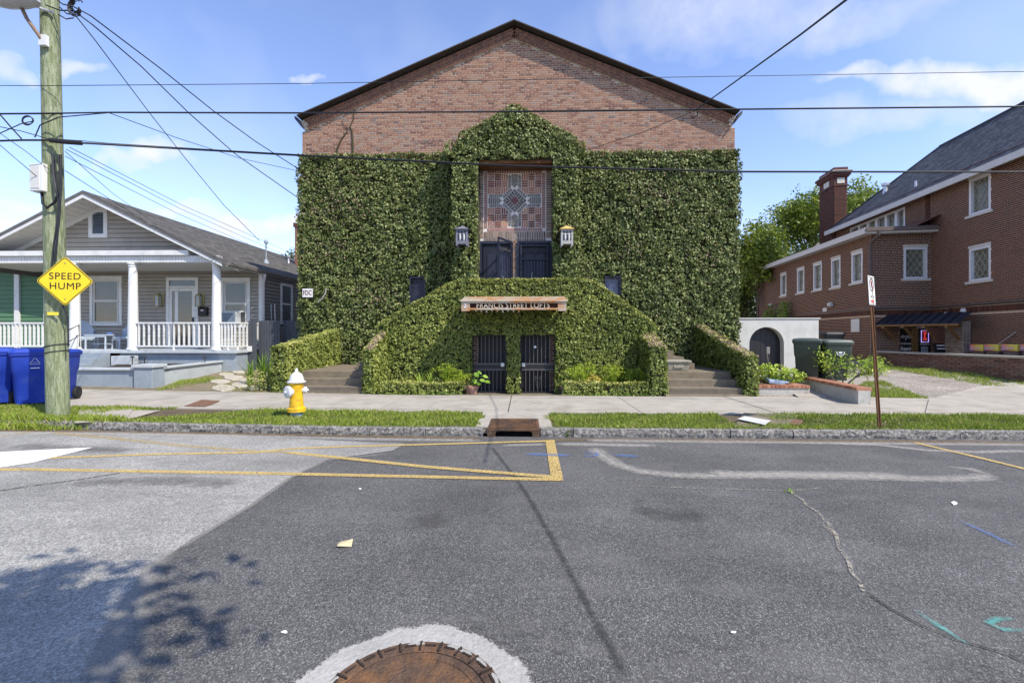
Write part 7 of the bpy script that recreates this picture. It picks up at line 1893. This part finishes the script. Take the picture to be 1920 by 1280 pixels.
# ---------------------------------------------------------------- lanterns and FDC plate on the hall
m_lan = M('lantern_lead', (.17, .17, .21), .6, .15, 9, metal=.2)
m_lanw = M('lantern_pale', (.36, .35, .34), .6, .15, 9)
def lantern(u, lab, mat, cap):
    x, z0 = XY(u, YP), ZY(u, 461, YP); t = thing('wall_lantern', lab, 'wall lamp', (x, YP - .1, z0)); y = YP - .14; w = .145; h = .42
    b = MB()
    for sx in (-1, 1):
        for sy in (-1, 1): b.box(x + sx * w - .025, x + sx * w + .025, y + sy * w - .025, y + sy * w + .025, z0 - .05, z0 + h)
    for sx in (-.33, .33): b.box(x + sx * w - .014, x + sx * w + .014, y - w - .015, y - w + .01, z0 + .10, z0 + h)
    b.box(x - w, x + w, y - w - .018, y - w + .012, z0 + h - .15, z0 + h - .12); b.box(x - w, x + w, y - w - .02, y + w + .02, z0, z0 + .09); b.box(x - w, x + w, y - w - .02, y + w + .02, z0 + h - .05, z0 + h)
    b.build('cage', mat, t)
    b = MB(); b.box(x - w + .02, x + w - .02, y - w + .02, y + w, z0 + .09, z0 + h - .05); b.build('glass', M('lantern_glass', (.02, .022, .035), .15, .3, 8, spec=.7), t)
    b = MB()
    for sx in (-.05, .06): b.lathe([(.018, z0 + .10), (.03, z0 + .2), (.022, z0 + .30), (.008, z0 + .33)], (x + sx, y - w + .003, 0), 10)
    b.build('bulb', m_whites, t, smooth=40)
    b = MB(); e = w + .075; zt = z0 + h; b.add([(x - e, y - e, zt), (x + e, y - e, zt), (x + e, y + e, zt), (x - e, y + e, zt), (x, y, zt + .14)], [(0, 1, 4), (1, 2, 4), (2, 3, 4), (3, 0, 4), (3, 2, 1, 0)]); b.build('cap', cap, t)
lantern(868.5, 'dark lead-grey lantern on the left ivy pier', m_lan, m_lan)
lantern(1061.5, 'pale lantern with a yellowed cap on the right ivy pier', m_lanw, M('lantern_cap', (.50, .36, .12), .6, .3, 9))
fx0, fx1, fz0, fz1 = XY(567, 13.72), XY(586, 13.72), ZY(576, 557, 13.72), ZY(576, 541, 13.72)
fd = thing('fdc_sign', 'small white plate with red FDC letters on the ivy', 'sign', ((fx0 + fx1) / 2, 13.72, fz0))
b = MB(); b.box(fx0, fx1, 13.72, 13.74, fz0, fz1); b.build('plate', m_white, fd)
text('FDC', .2, ((fx0 + fx1) / 2, 13.715, (fz0 + fz1) / 2), (math.pi / 2, 0, 0), M('fdc_red', (.16, .015, .03), .5, 0), fd, ext=.003, xs=.72)
# concrete chest on the right landing
m_chest = M('cast_stone', (.30, .28, .22), .9, .25, 7, .2, 60, .5, 40, stain=(.12, .11, .08), stain_scale=4, stain_amt=.6)
x0, x1, zz = XY(1250, 11.75), XY(1296, 11.75), SW + .495
cb = thing('stone_planter', 'weathered cast stone planter box on the right landing', 'planter', ((x0 + x1) / 2, 11.9, zz))
b = MB(); b.add([(x0 + .05, 11.78, zz), (x1 - .06, 11.78, zz), (x1 - .06, 12.15, zz), (x0 + .05, 12.15, zz), (x0 + .01, 11.74, zz + .22), (x1 - .03, 11.74, zz + .22), (x1 - .03, 12.18, zz + .22), (x0 + .01, 12.18, zz + .22)], [(3, 2, 1, 0), (0, 1, 5, 4), (1, 2, 6, 5), (2, 3, 7, 6), (3, 0, 4, 7), (4, 5, 6, 7)]); b.build('box', m_chest, cb, bevel=.012)
b = MB(); b.box(x0 - .02, x1, 11.71, 12.21, zz + .22, zz + .27); b.build('rim', m_chest, cb, bevel=.01)
b = MB(); b.box(x0 + .18, x1 - .2, 11.745, 11.77, zz + .07, zz + .15); b.build('relief_panel', m_chest, cb, bevel=.01)

# ---------------------------------------------------------------- plants
m_plant = M('plant_leaves', None, .5, 0, ramp=[(.06, .11, .012), (.19, .31, .028), (.38, .50, .05), (.58, .62, .10)], transl=.35)
def tuft(p, n, h, spread, name, label, cat='plant', mat=m_plant, w=.014, tone=(.3, .9), top=None):
    V = []; Fc = []; T = []
    for i in range(n):
        a = R.uniform(0, 2 * math.pi); hh = h * R.uniform(.55, 1.1); s = spread * R.uniform(.2, 1); dx, dy = math.cos(a), math.sin(a); k = len(V); ww = w * R.uniform(.7, 1.3)
        base = (p[0] + R.uniform(-.05, .05), p[1] + R.uniform(-.05, .05), p[2]); q = 4
        for j in range(q + 1):
            f = j / q; x, y, z = base[0] + dx * s * f * f, base[1] + dy * s * f * f, base[2] + hh * (f - .28 * f * f * (s / h))
            wj = ww * (1 - f ** 2 * .9); V += [(x - dy * wj, y + dx * wj, z), (x + dy * wj, y - dx * wj, z)]
        for j in range(q): Fc.append((k + 2 * j, k + 2 * j + 1, k + 2 * j + 3, k + 2 * j + 2)); T.append(R.uniform(*tone))
        if top:
            c = V[-1]
            for m in range(top):
                b2 = 2 * math.pi * m / top + R.random(); k = len(V); L = .13 * R.uniform(.7, 1.2)
                V += [(c[0], c[1], c[2]), (c[0] + L * .5 * math.cos(b2) - .008 * math.sin(b2), c[1] + L * .5 * math.sin(b2) + .008 * math.cos(b2), c[2] + .03), (c[0] + L * math.cos(b2), c[1] + L * math.sin(b2), c[2] - .03), (c[0] + L * .5 * math.cos(b2) + .008 * math.sin(b2), c[1] + L * .5 * math.sin(b2) - .008 * math.cos(b2), c[2] + .03)]
                Fc.append((k, k + 1, k + 2, k + 3)); T.append(R.uniform(*tone))
    return npmesh(name, np.array(V), np.array(Fc), mat, np.array(T), label=label, cat=cat, group='bedding plants in front of the parapet' if 'bed' in label else None)
Yb = 11.35
beds = [(788, .5, 9, .30, 'spiky tuft at the far left of the left bed'), (806, .42, 14, .34, 'broad spiky tuft in the left bed, second from the wing wall'), (838, .60, 18, .36, 'tallest feathery tuft in the left bed'), (858, .40, 14, .30, 'feathery tuft in the left bed nearest the flower pot'),
        (1078, .50, 16, .32, 'feathery tuft in the right bed nearest the cellar door'), (1098, .62, 16, .36, 'tall feathery tuft in the right bed beside the yellow leaves'), (1138, .45, 12, .30, 'short tuft in the middle of the right bed'), (1152, .55, 18, .30, 'umbrella-leaved tuft right of the middle of the right bed'), (1182, .5, 18, .32, 'umbrella-leaved tuft in the right bed, second from the wing wall'), (1206, .52, 18, .30, 'umbrella-leaved tuft in the right bed against the wing wall')]
for u, h, n, s, lab in beds:
    tuft((XY(u, Yb), Yb + R.uniform(-.1, .15), .2), n * 2, h, s, 'bedding_plant', lab, top=6 if 'feather' in lab or 'umbrella' in lab else None)
def bush(c, rx, ry, rz, n, size, name, label, mat, cat='shrub', tone=(.15, .95), stems=5, stem_z=0.0, group=None, stem_mat=None, shell=.55):
    t = thing(name, label, cat, (c[0], c[1], stem_z), group=group)
    d = rng.normal(0, 1, (n, 3)); d = unit(d); r = rng.uniform(shell, 1.0, (n, 1)) ** .6
    lump = 1 + .18 * np.sin(d[:, :1] * 5 + c[0]) * np.sin(d[:, 1:2] * 4 + 1) + .12 * np.sin(d[:, 2:3] * 7)
    Pn = np.array(c)[None] + d * r * lump * np.array([rx, ry, rz])[None]
    k = Pn[:, 2] > stem_z; Pn, d2, r2 = Pn[k], d[k], r[k]
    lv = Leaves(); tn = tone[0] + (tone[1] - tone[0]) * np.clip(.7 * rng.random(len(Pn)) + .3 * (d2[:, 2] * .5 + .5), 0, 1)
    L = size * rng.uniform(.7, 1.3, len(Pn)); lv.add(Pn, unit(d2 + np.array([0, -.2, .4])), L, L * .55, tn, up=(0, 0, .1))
    lv.build('foliage', mat, t, kind='stuff')
    sm = stem_mat or M('bark_' + name, (.13, .10, .07), .9, .3, 15)
    for i in range(stems):
        a = 2 * math.pi * i / max(1, stems) + .4; q = Vector((c[0] + rx * .6 * math.cos(a), c[1] + ry * .6 * math.sin(a), c[2] + rz * .35)); b = MB()
        b.tube([(c[0] + .03 * math.cos(a), c[1] + .03 * math.sin(a), stem_z - .03), (c[0] + rx * .25 * math.cos(a), c[1] + ry * .25 * math.sin(a), (stem_z + c[2]) / 2), q], [.02, .014, .006], 6); b.build('stem', sm, t, smooth=60)
    return t
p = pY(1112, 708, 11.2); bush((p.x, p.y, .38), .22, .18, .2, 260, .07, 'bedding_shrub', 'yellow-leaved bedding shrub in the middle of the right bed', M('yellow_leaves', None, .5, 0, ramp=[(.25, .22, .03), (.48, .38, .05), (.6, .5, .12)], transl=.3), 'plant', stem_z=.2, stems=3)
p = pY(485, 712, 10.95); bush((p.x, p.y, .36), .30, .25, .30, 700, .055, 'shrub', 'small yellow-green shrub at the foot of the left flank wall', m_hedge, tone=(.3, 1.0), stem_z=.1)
for u, v, h, lab in ((468, 702, .75, 'tall grassy weed clump left of the small shrub'), (492, 690, .95, 'tall leafy weed clump behind the small shrub'), (505, 700, .8, 'leafy weed clump against the left flank wall')):
    q = pY(u, v, 11.7); tuft((q.x, q.y, .2), 40, h, .42, 'weed_clump', lab, 'weeds', m_weed, .016, (.2, .9))
# flower pot with a broad-leaved plant
pp_ = pY(886, 738, 10.9); pt = thing('flower_pot', 'terracotta pot with a broad-leaved plant before the left cellar door', 'potted plant', (pp_.x, 10.9, SW))
m_terra = M('terracotta', (.34, .175, .125), .85, .2, 12, stain=(.5, .42, .36), stain_scale=9, stain_amt=.4)
b = MB(); b.lathe([(.10, 0), (.135, .14), (.15, .14), (.155, .185), (.14, .185), (.13, .15)], (pp_.x, 10.9, SW + .0), 24); b.build('pot', m_terra, pt, smooth=40)
m_bl_ = M('broad_leaf', None, .4, .15, 20, ramp=[(.10, .22, .02), (.26, .42, .05), (.42, .55, .12)], transl=.35)
for (u, v, s, dy) in ((892, 700, .13, -.1), (897, 697, .10, .05), (907, 705, .12, 0), (902, 712, .12, -.12), (911, 715, .12, -.1), (889, 712, .11, -.05), (896, 718, .10, -.15)):
    c = pY(u, v, 10.9 + dy); b = MB(); b.tube([(pp_.x, 10.9, SW + .15), ((pp_.x + c.x) / 2, 10.9 + dy * .4, c.z - .02), c], .006, 5); b.build('stalk', m_bl_, pt)
    b = MB(); dr_ = Vector((c.x - pp_.x, dy, -.12)).normalized(); sd2 = dr_.cross(Vector((0, -.5, 1))).normalized(); nn = sd2.cross(dr_)
    V = [c - dr_ * s * .3]
    for f, w in ((.0, .42), (.35, .5), (.7, .34), (1.0, 0)): V += [c + dr_ * s * f + sd2 * s * w + nn * .012, c + dr_ * s * f - nn * .004, c + dr_ * s * f - sd2 * s * w + nn * .012]
    Fc = [(0, 2, 1), (0, 3, 2)] + [q for i in range(3) for q in ((1 + 3 * i, 2 + 3 * i, 5 + 3 * i, 4 + 3 * i), (2 + 3 * i, 3 + 3 * i, 6 + 3 * i, 5 + 3 * i))]
    b.add(V, Fc, R.random()); b.build('leaf', m_bl_, pt, smooth=60)
# right planter: plants and a bluish bag
for u, v, h, s, lab in ((1436, 706, .45, .3, 'bright leafy plant in the right planter nearest the flank wall'), (1458, 704, .4, .35, 'leafy plant in the right planter behind the bluish slab'), (1482, 710, .35, .35, 'yellow-green plant at the right end of the right planter')):
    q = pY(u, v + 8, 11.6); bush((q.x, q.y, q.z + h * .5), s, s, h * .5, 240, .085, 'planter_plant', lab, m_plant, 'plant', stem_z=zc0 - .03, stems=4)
q0 = pY(1446, 716, 11.5); b = MB(); b.obox((q0.x + .12, q0.y, q0.z + .02), (.26, .03, -.03), (0, .14, .02), (0, -.008, .045)); b.build('planter_slab', M('blue_slab', (.36, .43, .55), .8, .2, 8), label='bluish slab lying among the planter plants', cat='slab', bevel=.015)
b = MB(); q1 = pY(1441, 700, 11.7); b.tube([(q1.x, q1.y, .3), (q1.x, q1.y, q1.z + .2), pY(1437, 655, 11.7)], .012, 6); b.box(q1.x - .05, q1.x + .03, q1.y - .012, q1.y - .002, ZY(1437, 663, 11.7), ZY(1437, 650, 11.7)); b.build('garden_stake', m_galv, label='thin metal garden stake in front of the arch', cat='stake')
# open twiggy shrub by the drive
p = groundp(1608, 738, yr); sh = thing('drive_shrub', 'open twiggy shrub beside the drive behind the angled wall', 'shrub', (p.x, p.y + .5, yr(p.x, p.y + .5)))
m_bark = M('twig_bark', (.14, .115, .09), .9, .3, 15)
tips = []; rs = random.Random(5); base = Vector((p.x, p.y + .5, yr(p.x, p.y + .5)))
def grow(o, d, L, r, lev):
    e = o + d * L; b = MB(); mid = o.lerp(e, .5) + Vector((rs.uniform(-.04, .04), rs.uniform(-.04, .04), rs.uniform(-.02, .03))) * L; b.tube([o, mid, e], [r, r * .8, r * .6], 6); twigs.append(b)
    if lev == 0: tips.append(e); return
    for _ in range(3 if lev > 1 else 2):
        nd = (d + Vector((rs.uniform(-.75, .75), rs.uniform(-.75, .75), rs.uniform(-.25, .45)))).normalized(); grow(e, nd, L * rs.uniform(.6, .85), r * .62, lev - 1)
    tips.append(e)
twigs = []
for a in range(6):
    an = a * 1.05; grow(base, Vector((.75 * math.cos(an), .6 * math.sin(an), .75)).normalized(), .38, .02, 3)
for i, b in enumerate(twigs[:60]): b.build('branch', m_bark, sh, smooth=60)
bb = MB()
for b in twigs[60:]: bb.add(b.v, b.f)
if bb.v: bb.build('twigs', m_bark, sh, smooth=60, kind='stuff')
T = np.array([t for t in tips if t.z > base.z + .35]); idx = rng.integers(0, len(T), 1500); Pn = T[idx] + rng.normal(0, .075, (1500, 3))
lv = Leaves(); lv.add(Pn, unit(rng.normal(0, .6, (1500, 3)) + np.array([0, -.3, .8])), .075 * rng.uniform(.7, 1.3, 1500), .04, np.clip(rng.normal(.5, .25, 1500), 0, 1), up=(0, 0, .2)); lv.build('foliage', m_plant, sh, kind='stuff')
# vine on the wing wall of the dark brick building
vn = Leaves(); o3 = Vector(C1); ax3 = Matrix.Rotation(CA, 3, 'Z') @ Vector((0, 1, 0)); nn3 = Matrix.Rotation(CA, 3, 'Z') @ Vector((-1, 0, 0))
ya, ybv = cX(1530, 580, 0).y, cX(1428, 580, 0).y
zlo, zhi = .5, cX(1490, 556, 0).z
vmask = lambda x, y: y < (zhi - zlo) * (.25 + .75 * np.sin(np.pi * np.clip(x / (ybv - ya), 0, 1)) * (.75 + .25 * np.sin(x * 3)))
vn.patch(o3 + ax3 * ya + nn3 * .02 + Vector((0, 0, zlo)), ax3, (0, 0, 1), ybv - ya, zhi - zlo, nn3, 240, .14, .6, vmask, (.2, .8), .1)
vn.build('vine', m_weed, kind='stuff', label='loose green vine climbing the dark brick wing wall', cat='vine')
for i in range(3):                                                # weeds along the kerb
    u, v = ((1040, 815), (1062, 818), (1870, 822))[i]; q = road_pt(u, v); tuft((q.x, q.y + .02, 0), 30, .13, .14, 'kerb_weed', ['small weed growing at the kerb right of the drain', 'leafy weed growing in the kerb joint right of the drain', 'spreading weed along the kerb at the right picture edge'][i], 'weeds', m_weed, .012)
for u, v, lab in ((745, 812, 'small weed in the kerb joint left of the drain'), (375, 808, 'grassy weed overhanging the kerb left of the hydrant'), (1745, 822, 'low weed on the kerb near the parking sign')):
    q = road_pt(u, v); tuft((q.x, q.y + .03, .0), 26, .16, .12, 'kerb_weed', lab, 'weeds', m_weed, .010)
q = road_pt(1479, 922); tuft((q.x, q.y, 0), 12, .05, .06, 'crack_weed', 'tiny weed growing in the road crack', 'weeds', m_weed, .008)
for k in range(10): pass
# ---------------------------------------------------------------- trees
def tree(name, label, base, h, crown, n, size, mat, seed, trunk_r=.22, lobes=9, tone=(.05, .95), group=None, lean=(0, 0), shell=.35, limb_r=.35):
    rs = random.Random(seed); t = thing(name, label, 'tree', base, group=group); bs_ = Vector(base)
    cc, (rx, ry, rz) = Vector(crown[0]), crown[1]
    mb_ = M('bark_' + str(seed), (.12, .10, .08), .95, .3, 6, bump=.6)
    tr = [bs_ + Vector((0, 0, -.1)), bs_.lerp(cc, .4) + Vector((rs.uniform(-.2, .2), 0, 0)), cc]
    b = MB(); b.tube(tr, [trunk_r, trunk_r * .75, trunk_r * .3], 10); b.build('trunk', mb_, t, smooth=60)
    lob = []
    for i in range(lobes):
        a = 2 * math.pi * i / lobes + rs.uniform(-.4, .4); el = rs.uniform(-.55, 1.0)
        d = Vector((math.cos(a) * math.cos(el), math.sin(a) * math.cos(el), math.sin(el)))
        c = cc + Vector((d.x * rx, d.y * ry, d.z * rz)) * rs.uniform(.45, .8); lob.append((c, rs.uniform(.35, .58)))
        b = MB(); st = bs_.lerp(cc, rs.uniform(.45, .85)); b.tube([st, st.lerp(c, .5) + Vector((0, 0, .1 * rz)), c], [trunk_r * limb_r, trunk_r * limb_r * .6, trunk_r * .08], 6); b.build('limb', mb_, t, smooth=60)
    lob.append((cc + Vector((0, 0, rz * .35)), .6))
    Ps, Ns, Ts = [], [], []
    per = n // len(lob)
    for c, k in lob:
        m = int(per * rs.uniform(.7, 1.3)); nc = max(6, m // 26)
        d = unit(rng.normal(0, 1, (nc, 3))); r = rng.uniform(shell, 1, (nc, 1)) ** .5
        cl = np.array(c)[None] + d * r * np.array([rx, ry, rz])[None] * k
        idx = rng.integers(0, nc, m); P_ = cl[idx] + rng.normal(0, size * 1.15, (m, 3))
        Ps.append(P_); Ns.append(unit(d[idx] * .6 + rng.normal(0, .5, (m, 3)) + np.array([0, 0, .5])))
        ct = rng.random(nc)[idx]; Ts.append(np.clip(.55 * ct + .45 * rng.random(m), 0, 1))
    Ps, Ns, Ts = np.concatenate(Ps), np.concatenate(Ns), np.concatenate(Ts); L = size * rng.uniform(.7, 1.3, len(Ps))
    lv = Leaves(); lv.add(Ps, Ns, L, L * .6, tone[0] + (tone[1] - tone[0]) * Ts, up=(0, 0, -.2)); lv.build('crown', mat, t, kind='stuff')
    return t
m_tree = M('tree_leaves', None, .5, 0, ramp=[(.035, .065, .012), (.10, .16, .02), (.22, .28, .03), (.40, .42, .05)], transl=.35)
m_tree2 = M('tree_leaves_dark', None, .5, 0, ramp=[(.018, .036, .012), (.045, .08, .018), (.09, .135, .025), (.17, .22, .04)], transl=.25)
def tz(u, v, Y): return pY(u, v, Y)
c = tz(1530, 430, 34); tree('background_tree', 'tall bright green tree behind the chimney', (c.x, 34, .3), 9, (c, (3.6, 3, 3.2)), 15000, .22, m_tree, 3, .3, 12)
c = tz(1420, 500, 30); tree('background_tree', 'green tree beside the right edge of the hall', (c.x, 30, .3), 7, (c, (1.7, 2.0, 2.5)), 10000, .2, m_tree, 5, .1, 10)
c = tz(1604, 410, 36); tree('background_tree', 'green tree crown right of the chimney', (c.x, 36, .3), 9, (c, (1.5, 2, 2.0)), 5000, .2, m_tree, 6, .25, 8)
c = tz(1396, 565, 33); tree('background_tree', 'dark green tree low behind the stucco wall', (c.x, 33, .3), 5, (c, (1.3, 1.6, 3.2)), 8000, .2, m_tree2, 8, .2, 9)
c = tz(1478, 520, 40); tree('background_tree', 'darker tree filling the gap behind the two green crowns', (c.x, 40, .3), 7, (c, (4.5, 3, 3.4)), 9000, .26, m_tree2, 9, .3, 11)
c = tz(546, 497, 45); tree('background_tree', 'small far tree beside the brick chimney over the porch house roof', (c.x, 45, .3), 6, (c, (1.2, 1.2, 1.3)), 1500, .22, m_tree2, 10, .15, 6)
# brick chimney rising behind the porch house, at the hall's edge
cx0, cx1 = XY(552.5, 24), XY(572, 24); z1 = ZY(558, 418, 24)
bc = thing('brick_chimney', 'narrow orange brick chimney at the left edge of the hall', 'chimney', (cx0, 24, 3))
b = MB(); b.box(cx0 + .01, cx1, 24.01, 24.6, 2.5, z1 - .2); b.build('shaft', m_mortar, bc)
m_brkr = M('brick_chimney_red', None, .85, .12, 30, ramp=[(.17, .06, .035), (.28, .11, .06)])
lay(brick_rows(cx0, cx1, 3.5, z1 - .25, headers=0, seed=71), ((0, 24.01, 0), (1, 0, 0), (0, -1, 0)), m_brkr, bc, 0)
b = MB(); b.box(cx0 - .05, cx1, 23.94, 24.65, z1 - .22, z1); b.build('cap', m_ch, bc)
# street tree behind the viewer whose boughs throw the shadow at lower left
m_st = m_tree
tree('street_tree', 'street tree beside the viewer known by its leafy shadow on the road', (.9, -3.6, 0), 6, (Vector((.12, -1.12, 5.0)), (1.85, 1.45, .9)), 6500, .16, m_st, 21, .2, 17, shell=.1, limb_r=.3)
